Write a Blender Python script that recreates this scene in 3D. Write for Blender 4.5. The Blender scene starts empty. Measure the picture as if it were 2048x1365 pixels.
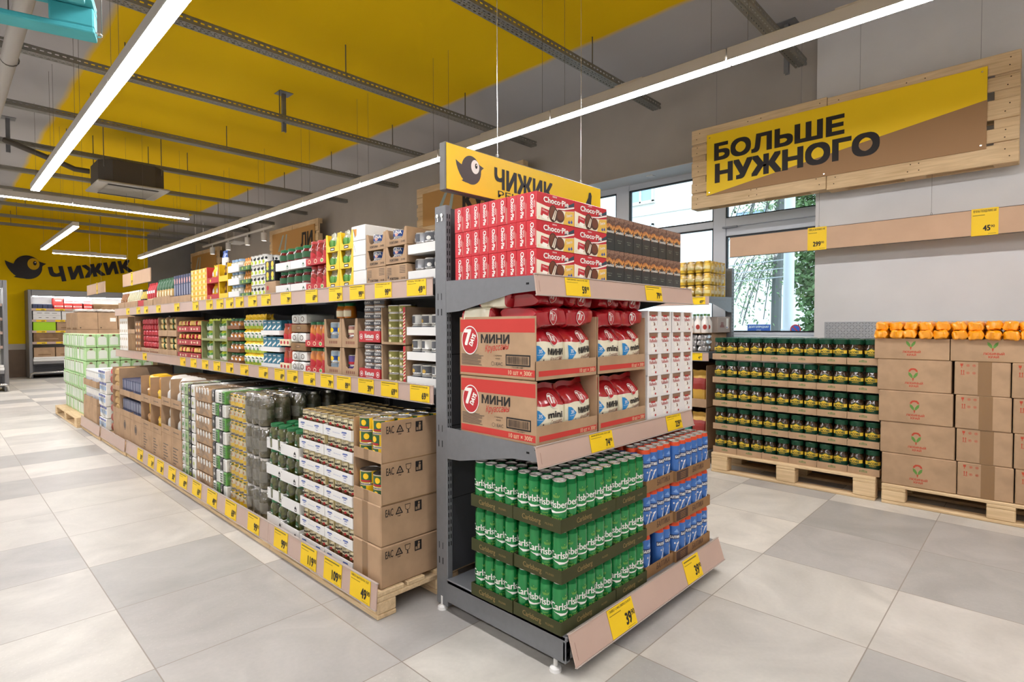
import bpy, math, random
from mathutils import Vector, Matrix
RND = random.Random(11)
SC = bpy.context.scene
COL = SC.collection
PI = math.pi

# ---------------------------------------------------------------- camera
def make_camera():
    yaw, pitch, roll = math.radians(43.708), math.radians(-1.512), math.radians(-0.129)
    c, s = math.cos(yaw), math.sin(yaw)
    f = Vector((c*math.cos(pitch), s*math.cos(pitch), math.sin(pitch)))
    r = Vector((s, -c, 0)); u = r.cross(f)
    r, u = r*math.cos(roll)+u*math.sin(roll), -r*math.sin(roll)+u*math.cos(roll)
    cam = bpy.data.cameras.new('camera'); cam.sensor_width = 36; cam.lens = 1110.4/2048*36
    cam.clip_start = 0.02; cam.clip_end = 200
    o = bpy.data.objects.new('camera', cam); COL.objects.link(o)
    m = Matrix.Identity(4)
    for i in range(3):
        m[i][0], m[i][1], m[i][2] = r[i], u[i], -f[i]
    m[2][3] = 1.3
    o.matrix_world = m
    SC.camera = o
make_camera()

# ---------------------------------------------------------------- world, lamps' strength, exposure
LAMP_STRENGTH = 59.0
SKY_STRENGTH = 3.8
SC.view_settings.view_transform = 'Standard'
SC.view_settings.look = 'None'
SC.view_settings.exposure = 0.0
SC.view_settings.gamma = 1.0
SC.view_settings.use_curve_mapping = False
w = bpy.data.worlds.new('daylight'); SC.world = w; w.use_nodes = True
bg = w.node_tree.nodes['Background']
bg.inputs[0].default_value = (0.80, 0.90, 1.0, 1); bg.inputs[1].default_value = SKY_STRENGTH
SC.cycles.max_bounces = 8; SC.cycles.diffuse_bounces = 4; SC.cycles.glossy_bounces = 3
SC.cycles.transparent_max_bounces = 16; SC.cycles.transmission_bounces = 4
SC.cycles.sample_clamp_indirect = 6.0
SC.cycles.caustics_reflective = False; SC.cycles.caustics_refractive = False

# ---------------------------------------------------------------- materials
def lin(c):
    c /= 255.0
    return c/12.92 if c <= 0.04045 else ((c+0.055)/1.055)**2.4
def rgb(h):
    if isinstance(h, str):
        h = h.lstrip('#'); h = tuple(int(h[i:i+2], 16) for i in (0, 2, 4))
    return tuple(lin(x) for x in h)+(1,)
MATS = {}
def M(name, col=None, rough=0.55, metal=0.0, spec=0.4, noise=0.0, scale=30.0, bump=0.0, coat=0.0):
    if name in MATS: return MATS[name]
    m = bpy.data.materials.new(name); m.use_nodes = True; MATS[name] = m
    nt = m.node_tree; b = nt.nodes['Principled BSDF']
    b.inputs['Base Color'].default_value = rgb(col)
    b.inputs['Roughness'].default_value = rough
    b.inputs['Metallic'].default_value = metal
    b.inputs['Specular IOR Level'].default_value = spec
    if coat: b.inputs['Coat Weight'].default_value = coat; b.inputs['Coat Roughness'].default_value = 0.12
    if noise or bump:
        tc = nt.nodes.new('ShaderNodeTexCoord'); nz = nt.nodes.new('ShaderNodeTexNoise')
        nz.inputs['Scale'].default_value = scale; nz.inputs['Detail'].default_value = 4
        nt.links.new(tc.outputs['Object'], nz.inputs['Vector'])
        if noise:
            mx = nt.nodes.new('ShaderNodeMix'); mx.data_type = 'RGBA'
            c = rgb(col)
            mx.inputs[6].default_value = tuple(x*(1-noise) for x in c[:3])+(1,)
            mx.inputs[7].default_value = tuple(min(1, x*(1+noise)) for x in c[:3])+(1,)
            mr = nt.nodes.new('ShaderNodeMapRange'); mr.inputs[1].default_value = .34; mr.inputs[2].default_value = .66
            nt.links.new(nz.outputs['Fac'], mr.inputs[0]); nt.links.new(mr.outputs[0], mx.inputs[0]); nt.links.new(mx.outputs[2], b.inputs['Base Color'])
        if bump:
            bp = nt.nodes.new('ShaderNodeBump'); bp.inputs['Strength'].default_value = bump; bp.inputs['Distance'].default_value = 0.01
            nt.links.new(nz.outputs['Fac'], bp.inputs['Height']); nt.links.new(bp.outputs[0], b.inputs['Normal'])
    return m
def emit(name, col, s):
    m = bpy.data.materials.new(name); m.use_nodes = True; MATS[name] = m
    b = m.node_tree.nodes['Principled BSDF']
    b.inputs['Base Color'].default_value = rgb(col)
    b.inputs['Emission Color'].default_value = rgb(col); b.inputs['Emission Strength'].default_value = s
    return m
def clear(name, col, gloss, rough=0.05):
    """thin clear sheet: mostly see-through with a gloss on it"""
    m = bpy.data.materials.new(name); m.use_nodes = True; MATS[name] = m
    nt = m.node_tree; nt.nodes.remove(nt.nodes['Principled BSDF']); out = nt.nodes['Material Output']
    t = nt.nodes.new('ShaderNodeBsdfTransparent'); t.inputs[0].default_value = rgb(col)
    g = nt.nodes.new('ShaderNodeBsdfGlossy'); g.inputs['Roughness'].default_value = rough
    mx = nt.nodes.new('ShaderNodeMixShader')
    lw = nt.nodes.new('ShaderNodeLayerWeight'); lw.inputs['Blend'].default_value = 0.25
    ma = nt.nodes.new('ShaderNodeMath'); ma.operation = 'MULTIPLY_ADD'; ma.inputs[1].default_value = 0.5; ma.inputs[2].default_value = gloss
    nt.links.new(lw.outputs['Fresnel'], ma.inputs[0]); nt.links.new(ma.outputs[0], mx.inputs[0])
    nt.links.new(t.outputs[0], mx.inputs[1]); nt.links.new(g.outputs[0], mx.inputs[2]); nt.links.new(mx.outputs[0], out.inputs[0])
    return m
def film(name, gloss):
    """crinkled shrink film"""
    m = clear(name, '#ffffff', gloss, 0.12); nt = m.node_tree
    g = [n for n in nt.nodes if n.type == 'BSDF_GLOSSY'][0]
    tc = nt.nodes.new('ShaderNodeTexCoord'); nz = nt.nodes.new('ShaderNodeTexNoise'); nz.inputs['Scale'].default_value = 14; nz.inputs['Detail'].default_value = 2
    bp = nt.nodes.new('ShaderNodeBump'); bp.inputs['Strength'].default_value = 0.9; bp.inputs['Distance'].default_value = 0.05
    nt.links.new(tc.outputs['Object'], nz.inputs['Vector']); nt.links.new(nz.outputs['Fac'], bp.inputs['Height']); nt.links.new(bp.outputs[0], g.inputs['Normal'])
    return m

WHITE = M('white_card', '#e4e2de', 0.6)
PAPER = M('paper_white', '#efece4', 0.5)
CARD = M('cardboard', '#ad8f71', 0.85, spec=0.15, noise=0.10, scale=9)
CARDD = M('cardboard_dark', '#8b6e50', 0.9, spec=0.1, noise=0.12, scale=9)
CARDI = M('cardboard_inside', '#8f7150', 0.9, spec=0.1)
TAPE = M('parcel_tape', '#8a6a48', 0.25, spec=0.5)
BLACK = M('print_black', '#1d1a19', 0.6)
DARK = M('print_grey', '#5b5048', 0.7)
RED = M('print_red', '#b32b25', 0.5)
YEL = M('tag_yellow', '#f0c813', 0.5)
GREYM = M('shelf_steel', '#77787b', 0.42, metal=0.25, spec=0.5, noise=0.03, scale=40)
GREYD = M('shelf_back_steel', '#55565a', 0.5, metal=0.25)
SLOT = M('slot_black', '#0d0d0d', 0.9)
SILV = M('tin_silver', '#d2d0cc', 0.25, metal=0.9)
def wood_material(name, col, k=.22, sx=2.2, sy=34.0):
    """planed softwood: grain drawn out along X"""
    m = bpy.data.materials.new(name); m.use_nodes = True; MATS[name] = m; nt = m.node_tree; b = nt.nodes['Principled BSDF']
    b.inputs['Roughness'].default_value = .8; b.inputs['Specular IOR Level'].default_value = .2
    tc = nt.nodes.new('ShaderNodeTexCoord'); mp = nt.nodes.new('ShaderNodeMapping'); mp.inputs['Scale'].default_value = (sx, sy, sy)
    n = nt.nodes.new('ShaderNodeTexNoise'); n.inputs['Scale'].default_value = 1.6; n.inputs['Detail'].default_value = 6; n.inputs['Distortion'].default_value = .8
    big = nt.nodes.new('ShaderNodeTexNoise'); big.inputs['Scale'].default_value = 3.1; big.inputs['Detail'].default_value = 1
    nt.links.new(tc.outputs['Object'], mp.inputs[0]); nt.links.new(mp.outputs[0], n.inputs['Vector']); nt.links.new(tc.outputs['Object'], big.inputs['Vector'])
    ad = nt.nodes.new('ShaderNodeMath'); ad.operation = 'MULTIPLY_ADD'; nt.links.new(big.outputs['Fac'], ad.inputs[0]); ad.inputs[1].default_value = .55; nt.links.new(n.outputs['Fac'], ad.inputs[2])
    sb = nt.nodes.new('ShaderNodeMapRange'); sb.inputs[1].default_value = .45; sb.inputs[2].default_value = 1.1; nt.links.new(ad.outputs[0], sb.inputs[0])
    mx = nt.nodes.new('ShaderNodeMix'); mx.data_type = 'RGBA'; c = rgb(col)
    mx.inputs[6].default_value = (c[0]*(1-k*1.2), c[1]*(1-k*1.6), c[2]*(1-k*2), 1); mx.inputs[7].default_value = tuple(min(1, x*(1+k)) for x in c[:3])+(1,)
    nt.links.new(sb.outputs[0], mx.inputs[0]); nt.links.new(mx.outputs[2], b.inputs['Base Color'])
    bp = nt.nodes.new('ShaderNodeBump'); bp.inputs['Strength'].default_value = .2; bp.inputs['Distance'].default_value = .004; nt.links.new(n.outputs['Fac'], bp.inputs['Height']); nt.links.new(bp.outputs[0], b.inputs['Normal'])
    return m
WOOD = wood_material('pallet_wood', '#d6bd97', .17)
WOODN = M('nail_holes', '#3a2a18', 0.9)
RAILP = M('rail_paper', '#bfa394', 0.35, spec=0.5, noise=0.03, scale=6)
RAILK = M('rail_kraft', '#c4a284', 0.55, noise=0.04, scale=5)
FILM = film('shrink_film', 0.10)
PLAST = M('clear_rail_edge', '#b9aaa0', 0.25)

# ---------------------------------------------------------------- mesh building
TXT, RAW = {}, {}
def raw_geo(s):
    if s not in RAW:
        c = bpy.data.curves.new('t', 'FONT'); c.body = s; c.size = 1; c.resolution_u = 2
        o = bpy.data.objects.new('t', c); COL.objects.link(o)
        dg = bpy.context.evaluated_depsgraph_get()
        m = bpy.data.meshes.new_from_object(o.evaluated_get(dg))
        RAW[s] = ([(v.co.x, v.co.y) for v in m.vertices], [tuple(p.vertices) for p in m.polygons])
        bpy.data.meshes.remove(m); bpy.data.objects.remove(o); bpy.data.curves.remove(c)
    return RAW[s]
def span(s): xs = [v[0] for v in raw_geo(s)[0]]; return max(xs)-min(xs)
CROSSED = 'ЬьЫыЧч'      # letters whose filled outline crosses itself: their bowl and stem are filled by hand
def glyph(ch):
    vs, fs = raw_geo(ch)
    if ch in 'Чч': fs = [tuple(range(22)), (22, 23, 24, 25)]
    elif ch in CROSSED:
        fs = []; g = 0
        if ch in 'Ыы': fs.append((0, 1, 2, 3)); g = 4
        e = len(vs)-1; A = list(range(g+1, g+14)); B = list(range(e-1, g+17, -1))
        fs += [(g+14, g+17, g+16, g+15), (g+14, g+13, g+18, g+17), (g, e, e-1, g+1)]
        a = b = 0
        while a < len(A)-1 or b < len(B)-1:
            if b == len(B)-1 or (a < len(A)-1 and (a+1)*(len(B)-1) <= (b+1)*(len(A)-1)): fs.append((A[a], A[a+1], B[b])); a += 1
            else: fs.append((A[a], B[b+1], B[b])); b += 1
    return vs, fs
def text_geo(s):
    if s not in TXT:
        if any(ch in CROSSED for ch in s):
            vs, fs, x = [], [], 0.0
            for ch in s:
                if ch != ' ':
                    gv, gf = glyph(ch); n = len(vs)
                    vs += [(px_+x, py_) for px_, py_ in gv]; fs += [tuple(i+n for i in f) for f in gf]
                x += span('I'+ch+'I')-span('II')
        else: vs, fs = raw_geo(s)
        x0 = min(v[0] for v in vs); x1 = max(v[0] for v in vs)
        TXT[s] = ([(x-x0, y) for x, y in vs], fs, x1-x0)
    return TXT[s]

class MB:
    def __init__(s): s.v = []; s.f = []; s.m = []; s.sm = []; s.mats = []; s.T = None; s.any = False
    def mi(s, m):
        if m not in s.mats: s.mats.append(m)
        return s.mats.index(m)
    def add(s, vs, fs, m, smooth=False):
        n = len(s.v)
        s.v += [tuple(s.T @ Vector(p)) for p in vs] if s.T else [tuple(p) for p in vs]
        s.f += [tuple(i+n for i in f) for f in fs]
        k = s.mi(m); s.m += [k]*len(fs); s.sm += [smooth]*len(fs); s.any |= smooth
        return s
    def box(s, x0, y0, z0, x1, y1, z1, m, c=0.0):
        if x0 > x1: x0, x1 = x1, x0
        if y0 > y1: y0, y1 = y1, y0
        if z0 > z1: z0, z1 = z1, z0
        if c <= 0:
            vs = [(x0,y0,z0),(x1,y0,z0),(x1,y1,z0),(x0,y1,z0),(x0,y0,z1),(x1,y0,z1),(x1,y1,z1),(x0,y1,z1)]
            fs = [(3,2,1,0),(4,5,6,7),(0,1,5,4),(1,2,6,5),(2,3,7,6),(3,0,4,7)]
            return s.add(vs, fs, m)
        c = min(c, (x1-x0)*.45, (y1-y0)*.45, (z1-z0)*.45)
        X, Y, Z = (x0, x1), (y0, y1), (z0, z1); vs = []; ix = {}
        for i in (0, 1):
            for j in (0, 1):
                for k in (0, 1):
                    sx, sy, sz = (1-2*i)*c, (1-2*j)*c, (1-2*k)*c
                    for a, p in enumerate(((X[i], Y[j]+sy, Z[k]+sz), (X[i]+sx, Y[j], Z[k]+sz), (X[i]+sx, Y[j]+sy, Z[k]))):
                        ix[i,j,k,a] = len(vs); vs.append(p)
        I = lambda *t: ix[t]
        fs = [(I(0,0,0,0),I(0,0,1,0),I(0,1,1,0),I(0,1,0,0)), (I(1,0,0,0),I(1,1,0,0),I(1,1,1,0),I(1,0,1,0)),
              (I(0,0,0,1),I(1,0,0,1),I(1,0,1,1),I(0,0,1,1)), (I(0,1,0,1),I(0,1,1,1),I(1,1,1,1),I(1,1,0,1)),
              (I(0,0,0,2),I(0,1,0,2),I(1,1,0,2),I(1,0,0,2)), (I(0,0,1,2),I(1,0,1,2),I(1,1,1,2),I(0,1,1,2))]
        for i in (0,1):
            for j in (0,1):
                fs.append((I(i,j,0,0),I(i,j,0,1),I(i,j,1,1),I(i,j,1,0)) if (i+j)%2==0 else (I(i,j,0,0),I(i,j,1,0),I(i,j,1,1),I(i,j,0,1)))
                fs.append((I(i,0,j,0),I(i,0,j,2),I(i,1,j,2),I(i,1,j,0)) if (i+j)%2 else (I(i,0,j,0),I(i,1,j,0),I(i,1,j,2),I(i,0,j,2)))
                fs.append((I(0,i,j,1),I(1,i,j,1),I(1,i,j,2),I(0,i,j,2)) if (i+j)%2 else (I(0,i,j,1),I(0,i,j,2),I(1,i,j,2),I(1,i,j,1)))
        for i in (0,1):
            for j in (0,1):
                for k in (0,1):
                    t = (I(i,j,k,0),I(i,j,k,1),I(i,j,k,2)); fs.append(t if (i+j+k)%2==0 else t[::-1])
        return s.add(vs, fs, m)
    def lathe(s, prof, m, n=16, cx=0.0, cy=0.0, ph=0.0):
        vs = []; rings = []
        for p in prof:
            r, z = p[0], p[1]
            if r < 1e-6: rings.append([len(vs)]); vs.append((cx, cy, z))
            else:
                rings.append(list(range(len(vs), len(vs)+n)))
                vs += [(cx+r*math.cos(ph+2*PI*i/n), cy+r*math.sin(ph+2*PI*i/n), z) for i in range(n)]
        base = len(s.v); s.add(vs, [], m)
        for a in range(len(rings)-1):
            A, B = rings[a], rings[a+1]; mm = prof[a+1][2] if len(prof[a+1]) > 2 else m
            k = s.mi(mm)
            for i in range(n):
                j = (i+1) % n
                if len(A) == 1 and len(B) == 1: continue
                if len(A) == 1: f = (A[0], B[j], B[i])
                elif len(B) == 1: f = (A[i], A[j], B[0])
                else: f = (A[i], A[j], B[j], B[i])
                s.f.append(tuple(q+base for q in f)); s.m.append(k); s.sm.append(True)
        s.any = True
        return s
    def tube(s, pts, r, m, n=8):
        pts = [Vector(p) for p in pts]; vs = []; fs = []
        for i, p in enumerate(pts):
            d = (pts[min(i+1, len(pts)-1)]-pts[max(i-1, 0)]).normalized()
            a = d.cross(Vector((0, 0, 1)) if abs(d.z) < .9 else Vector((1, 0, 0))).normalized(); b = d.cross(a)
            vs += [tuple(p+a*(r*math.cos(2*PI*k/n))+b*(r*math.sin(2*PI*k/n))) for k in range(n)]
        for i in range(len(pts)-1):
            for k in range(n):
                l = (k+1) % n; fs.append((i*n+k, i*n+l, (i+1)*n+l, (i+1)*n+k))
        e = len(pts)-1
        fs += [tuple(range(n))[::-1], tuple(e*n+k for k in range(n))]
        return s.add(vs, fs, m, True)
    def prism(s, pts, f0, f1, m):
        """extrude a closed outline; f0, f1 turn (u, v) into a point on either end"""
        n = len(pts); vs = [f0(*p) for p in pts]+[f1(*p) for p in pts]
        fs = [tuple(range(n))[::-1], tuple(range(n, 2*n))]+[(i, (i+1) % n, n+(i+1) % n, n+i) for i in range(n)]
        return s.add(vs, fs, m)
    def mesh(s, name, ang=40):
        me = bpy.data.meshes.new(name); me.from_pydata(s.v, [], s.f)
        for m in s.mats: me.materials.append(m)
        me.polygons.foreach_set('material_index', s.m); me.polygons.foreach_set('use_smooth', s.sm)
        if s.any: me.set_sharp_from_angle(angle=math.radians(ang))
        me.update(); return me

class Surf:
    """prints laid on a surface; f(u, v, lift) gives the point"""
    def __init__(s, mb, f, step=0.0004, cut=0, cutv=0): s.mb = mb; s.f = f; s.e = step; s.cut = cut; s.cutv = cutv
    def pts(s, uv, m, fs, l): s.mb.add([s.f(u, v, s.e*l) for u, v in uv], fs, m)
    def rect(s, u0, v0, u1, v1, m, l=1, nu=1, nv=1):
        if s.cut: nu = max(nu, int(abs(u1-u0)/s.cut)+1)
        if s.cutv: nv = max(nv, int(abs(v1-v0)/s.cutv)+1)
        uv = [(u0+(u1-u0)*i/nu, v0+(v1-v0)*j/nv) for j in range(nv+1) for i in range(nu+1)]
        s.pts(uv, m, [(j*(nu+1)+i, j*(nu+1)+i+1, (j+1)*(nu+1)+i+1, (j+1)*(nu+1)+i) for j in range(nv) for i in range(nu)], l)
    def poly(s, uv, m, l=1):
        u0, u1 = min(p[0] for p in uv), max(p[0] for p in uv)
        if not s.cut or (u1-u0 <= s.cut and not s.cutv): return s.pts(uv, m, [tuple(range(len(uv)))], l)
        n = int((u1-u0)/s.cut)+1
        def half(pts, x, keep, ax=0):
            out = []
            for i, p in enumerate(pts):
                q = pts[(i+1) % len(pts)]; a, b = (p[ax]-x)*keep, (q[ax]-x)*keep
                if a >= 0: out.append(p)
                if a*b < 0:
                    k = a/(a-b); out.append((p[0]+(q[0]-p[0])*k, p[1]+(q[1]-p[1])*k))
            return out
        for i in range(n):
            q = half(uv, u0+(u1-u0)*i/n, 1)
            if len(q) > 2: q = half(q, u0+(u1-u0)*(i+1)/n, -1)
            if len(q) < 3: continue
            if not s.cutv: s.pts(q, m, [tuple(range(len(q)))], l); continue
            v0, v1 = min(p[1] for p in q), max(p[1] for p in q); k = int((v1-v0)/s.cutv)+1
            for j in range(k):
                z = half(q, v0+(v1-v0)*j/k, 1, 1)
                if len(z) > 2: z = half(z, v0+(v1-v0)*(j+1)/k, -1, 1)
                if len(z) > 2: s.pts(z, m, [tuple(range(len(z)))], l)
    def disc(s, u, v, r, m, l=1, n=18, sx=1.0, ring=0.0):
        o = [(u+r*sx*math.cos(2*PI*i/n), v+r*math.sin(2*PI*i/n)) for i in range(n)]
        if ring:
            i_ = [(u+(r-ring)*sx*math.cos(2*PI*i/n), v+(r-ring)*math.sin(2*PI*i/n)) for i in range(n)]
            s.pts(o+i_, m, [(i, (i+1) % n, n+(i+1) % n, n+i) for i in range(n)], l)
        else: s.poly(o, m, l)
    def text(s, t, u, v, h, m, l=2, bold=0.0, al='C', sx=1.0, w=None, rot=0.0, sh=0.0):
        """h: height of a capital; w: squeeze or stretch to this width; rot in degrees about (u, v)"""
        vs, fs, tw = text_geo(t); k = h/0.70
        kx = k*sx if w is None else w/tw
        o = {'C': -tw*kx/2, 'L': 0.0, 'R': -tw*kx}[al]; ca, sa = math.cos(math.radians(rot)), math.sin(math.radians(rot))
        d = bold*k       # a bolder letter is the letter laid on again, shifted by its extra weight
        n = 1 if bold == 0 else (3 if bold < .025 else 9)
        for i in range(n):
            dx, dy = ((0, 0), (d, 0), (-d, 0), (0, d*.8), (0, -d*.8), (d, d*.8), (-d, d*.8), (d, -d*.8), (-d, -d*.8))[i]
            uv = []
            for x, y in vs:
                a = x*kx+o+sh*y*k+dx; b = y*k+dy; uv.append((u+a*ca-b*sa, v+a*sa+b*ca))
            s.pts(uv, m, fs, l+.1*i)
def plane(mb, o, U, V):
    o, U, V = Vector(o), Vector(U), Vector(V); N = U.cross(V)
    return Surf(mb, lambda u, v, e: tuple(o+U*u+V*v+N*e))
def front(mb, y=0.0): return plane(mb, (0, y, 0), (1, 0, 0), (0, 0, 1))
def lside(mb, x): return plane(mb, (x, 0, 0), (0, -1, 0), (0, 0, 1))
def rside(mb, x): return plane(mb, (x, 0, 0), (0, 1, 0), (0, 0, 1))
def top(mb, z): return plane(mb, (0, 0, z), (1, 0, 0), (0, 1, 0))
def round_(mb, r, cx=0.0, cy=0.0, ph=0.0):
    return Surf(mb, lambda u, v, e: (cx+(r+e)*math.sin(u/r+ph), cy-(r+e)*math.cos(u/r+ph), v), 0.0005, r*.3)

# ---------------------------------------------------------------- objects
ORD = 'first second third fourth fifth sixth seventh eighth ninth tenth eleventh twelfth thirteenth fourteenth fifteenth sixteenth seventeenth eighteenth nineteenth twentieth'.split()
def ob(name, me, parent=None, loc=(0, 0, 0), rot=(0, 0, 0), label=None):
    o = bpy.data.objects.new(name, me); COL.objects.link(o)
    o.location = loc; o.rotation_euler = rot
    if parent: o.parent = parent
    if label: o['label'] = label
    return o
def tag(o, label, cat, group=None, kind=None):
    o['label'] = label
    if cat: o['category'] = cat
    if group: o['group'] = group
    if kind: o['kind'] = kind
    return o
class Proto:
    """a kind of thing: its own mesh (or None for an Empty) and its parts [(name, mesh, [sub-parts], label)]"""
    def __init__(s, name, me, parts=(), w=0.1, d=0.1, h=0.1): s.name, s.me, s.parts, s.w, s.d, s.h = name, me, parts, w, d, h
def spawn(p, loc, rz, label, cat, group=None, tilt=(0, 0)):
    r = ob(p.name, p.me, None, loc, (tilt[0], tilt[1], rz)); tag(r, label, cat, group)
    for q in p.parts:
        c = ob(q[0], q[1], r, label=q[3] if len(q) > 3 else None)
        for k in (q[2] if len(q) > 2 else ()): ob(k[0], k[1], c)
    return r
def structure(name, mb, label, parent=None):
    o = ob(name, mb.mesh(name), parent)
    if not parent: tag(o, label, None, None, 'structure')
    return o
# frames: (across to the viewer's right, depth away, height) of a shelf face -> place
class Face:
    def __init__(s, o, rz): s.o, s.rz = o, rz; s.c, s.s = math.cos(rz), math.sin(rz)
    def at(s, u, d, z): return (s.o[0]+u*s.c-d*s.s, s.o[1]+u*s.s+d*s.c, z)
def aisle(x, y): return Face((x, y), -PI/2)         # looks towards -X; u runs towards the camera's end
def endface(x, y): return Face((x, y), 0.0)         # looks towards -Y
def tierw(t, n):
    if n == 1: return ''
    if t == n-1: return 'top tier'
    if t == 0: return 'bottom tier'
    return ORD[t]+' tier up'
def grid(F, p, u0, z0, w, dep, h, nc, nt, nr, desc, cat, group, end='from near end', rev=True, d0=0.0, jit=0.0, ry=0.0, tiers=None, rows_top=None, spin=0.0, tn=None):
    """rows of like things, each a thing of its own with its place in its label"""
    cw = w/nc; rw = dep/max(nr, rows_top or 0, 1); zs = [z0+h*t for t in range(nt)] if not isinstance(h, list) else h; nt = len(zs)
    for t in (range(nt) if tiers is None else tiers):
        for c in range(nc):
            for r in range(rows_top if (rows_top and t == nt-1) else nr):
                lab = [desc]; tw = tierw(t, nt) if tn is None else tn(t)
                if tw: lab.append(tw)
                if nc > 1: lab.append('%s %s' % (ORD[(nc-1-c) if rev else c], end))
                if r > 0: lab.append('%s row' % ORD[r])
                a = RND.uniform(-ry, ry)+(RND.uniform(-spin, spin) if spin else 0)
                loc = F.at(u0+cw*(c+.5)+RND.uniform(-jit, jit), d0+rw*(r+.5)+RND.uniform(-jit, jit), zs[t])
                spawn(p, loc, F.rz+a, ', '.join(lab), cat, group)

# ================================================================ the setting
def nd(nt, t, op=None, a=None, b=None, c=None):
    n = nt.nodes.new(t)
    if op: n.operation = op
    for i, x in enumerate((a, b, c)):
        if x is None: continue
        if isinstance(x, (int, float)): n.inputs[i].default_value = x
        else: nt.links.new(x, n.inputs[i])
    return n.outputs[0]
def mth(nt, op, a, b=None, c=None): return nd(nt, 'ShaderNodeMath', op, a, b, c)
def mixc(nt, f, a, b):
    n = nt.nodes.new('ShaderNodeMix'); n.data_type = 'RGBA'
    for i, x in ((0, f), (6, a), (7, b)):
        if isinstance(x, (int, float, tuple)): n.inputs[i].default_value = x
        else: nt.links.new(x, n.inputs[i])
    return n.outputs[2]
def base(name, rough=0.6, spec=0.35):
    m = bpy.data.materials.new(name); m.use_nodes = True; nt = m.node_tree; b = nt.nodes['Principled BSDF']
    b.inputs['Roughness'].default_value = rough; b.inputs['Specular IOR Level'].default_value = spec
    tc = nt.nodes.new('ShaderNodeTexCoord'); sp = nt.nodes.new('ShaderNodeSeparateXYZ'); nt.links.new(tc.outputs['Object'], sp.inputs[0])
    return m, nt, b, tc, sp.outputs
def noise(nt, tc, scale, det=4, dist=0.0, vec=None):
    n = nt.nodes.new('ShaderNodeTexNoise'); n.inputs['Scale'].default_value = scale; n.inputs['Detail'].default_value = det; n.inputs['Distortion'].default_value = dist
    nt.links.new(vec if vec else tc.outputs['Object'], n.inputs['Vector']); return n.outputs['Fac']

def floor_material():
    m, nt, b, tc, s = base('floor_tiles', 0.38, 0.4)
    u = mth(nt, 'DIVIDE', mth(nt, 'SUBTRACT', s[0], 0.563), 0.672); v = mth(nt, 'DIVIDE', mth(nt, 'SUBTRACT', s[1], 0.49), 0.643)
    fu, fv = mth(nt, 'FLOOR', u), mth(nt, 'FLOOR', v)
    cb = nt.nodes.new('ShaderNodeCombineXYZ'); nt.links.new(fu, cb.inputs[0]); nt.links.new(fv, cb.inputs[1])
    wn = nt.nodes.new('ShaderNodeTexWhiteNoise'); wn.noise_dimensions = '2D'; nt.links.new(cb.outputs[0], wn.inputs['Vector'])
    rnd = wn.outputs['Value']
    # every tile has its own place in the marbling
    ad = nt.nodes.new('ShaderNodeVectorMath'); ad.operation = 'MULTIPLY_ADD'
    nt.links.new(wn.outputs['Color'], ad.inputs[0]); ad.inputs[1].default_value = (9, 9, 9); nt.links.new(tc.outputs['Object'], ad.inputs[2])
    cr = nt.nodes.new('ShaderNodeValToRGB'); cr.color_ramp.interpolation = 'CONSTANT'
    el = cr.color_ramp.elements
    cols = [(0, '#bcb7af'), (.22, '#c9c4bb'), (.42, '#aaa6a1'), (.58, '#c1bcb3'), (.74, '#cfc9bf'), (.88, '#a4a19c')]
    el[0].color = rgb(cols[0][1]); el[1].position = cols[1][0]; el[1].color = rgb(cols[1][1])
    for p, c in cols[2:]:
        e = el.new(p); e.color = rgb(c)
    nt.links.new(rnd, cr.inputs[0])
    n1 = noise(nt, tc, 2.4, 7, 1.4, ad.outputs[0]); n2 = noise(nt, tc, 60, 3, 0, ad.outputs[0])
    k = mth(nt, 'ADD', mth(nt, 'MULTIPLY', n1, 0.66), mth(nt, 'MULTIPLY', n2, 0.12)); k = mth(nt, 'ADD', k, 0.61)
    # pale chips in some of the tiles
    vo = nt.nodes.new('ShaderNodeTexVoronoi'); vo.inputs['Scale'].default_value = 55; nt.links.new(ad.outputs[0], vo.inputs['Vector'])
    chip = mth(nt, 'MULTIPLY', mth(nt, 'LESS_THAN', vo.outputs['Distance'], 0.16), mth(nt, 'LESS_THAN', mth(nt, 'FRACT', mth(nt, 'MULTIPLY', rnd, 7.3)), 0.38))
    k = mth(nt, 'ADD', k, mth(nt, 'MULTIPLY', chip, 0.10))
    hs = nt.nodes.new('ShaderNodeVectorMath'); hs.operation = 'SCALE'; nt.links.new(cr.outputs[0], hs.inputs[0]); nt.links.new(k, hs.inputs['Scale'])
    eu = mth(nt, 'ABSOLUTE', mth(nt, 'SUBTRACT', mth(nt, 'FRACT', u), 0.5)); ev = mth(nt, 'ABSOLUTE', mth(nt, 'SUBTRACT', mth(nt, 'FRACT', v), 0.5))
    g = mth(nt, 'GREATER_THAN', mth(nt, 'MAXIMUM', eu, ev), 0.4965)
    c = mixc(nt, g, hs.outputs[0], rgb('#8d8378'))
    nt.links.new(c, b.inputs['Base Color'])
    r = mth(nt, 'ADD', mth(nt, 'MULTIPLY', n1, 0.2), 0.30); nt.links.new(r, b.inputs['Roughness'])
    return m
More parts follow.
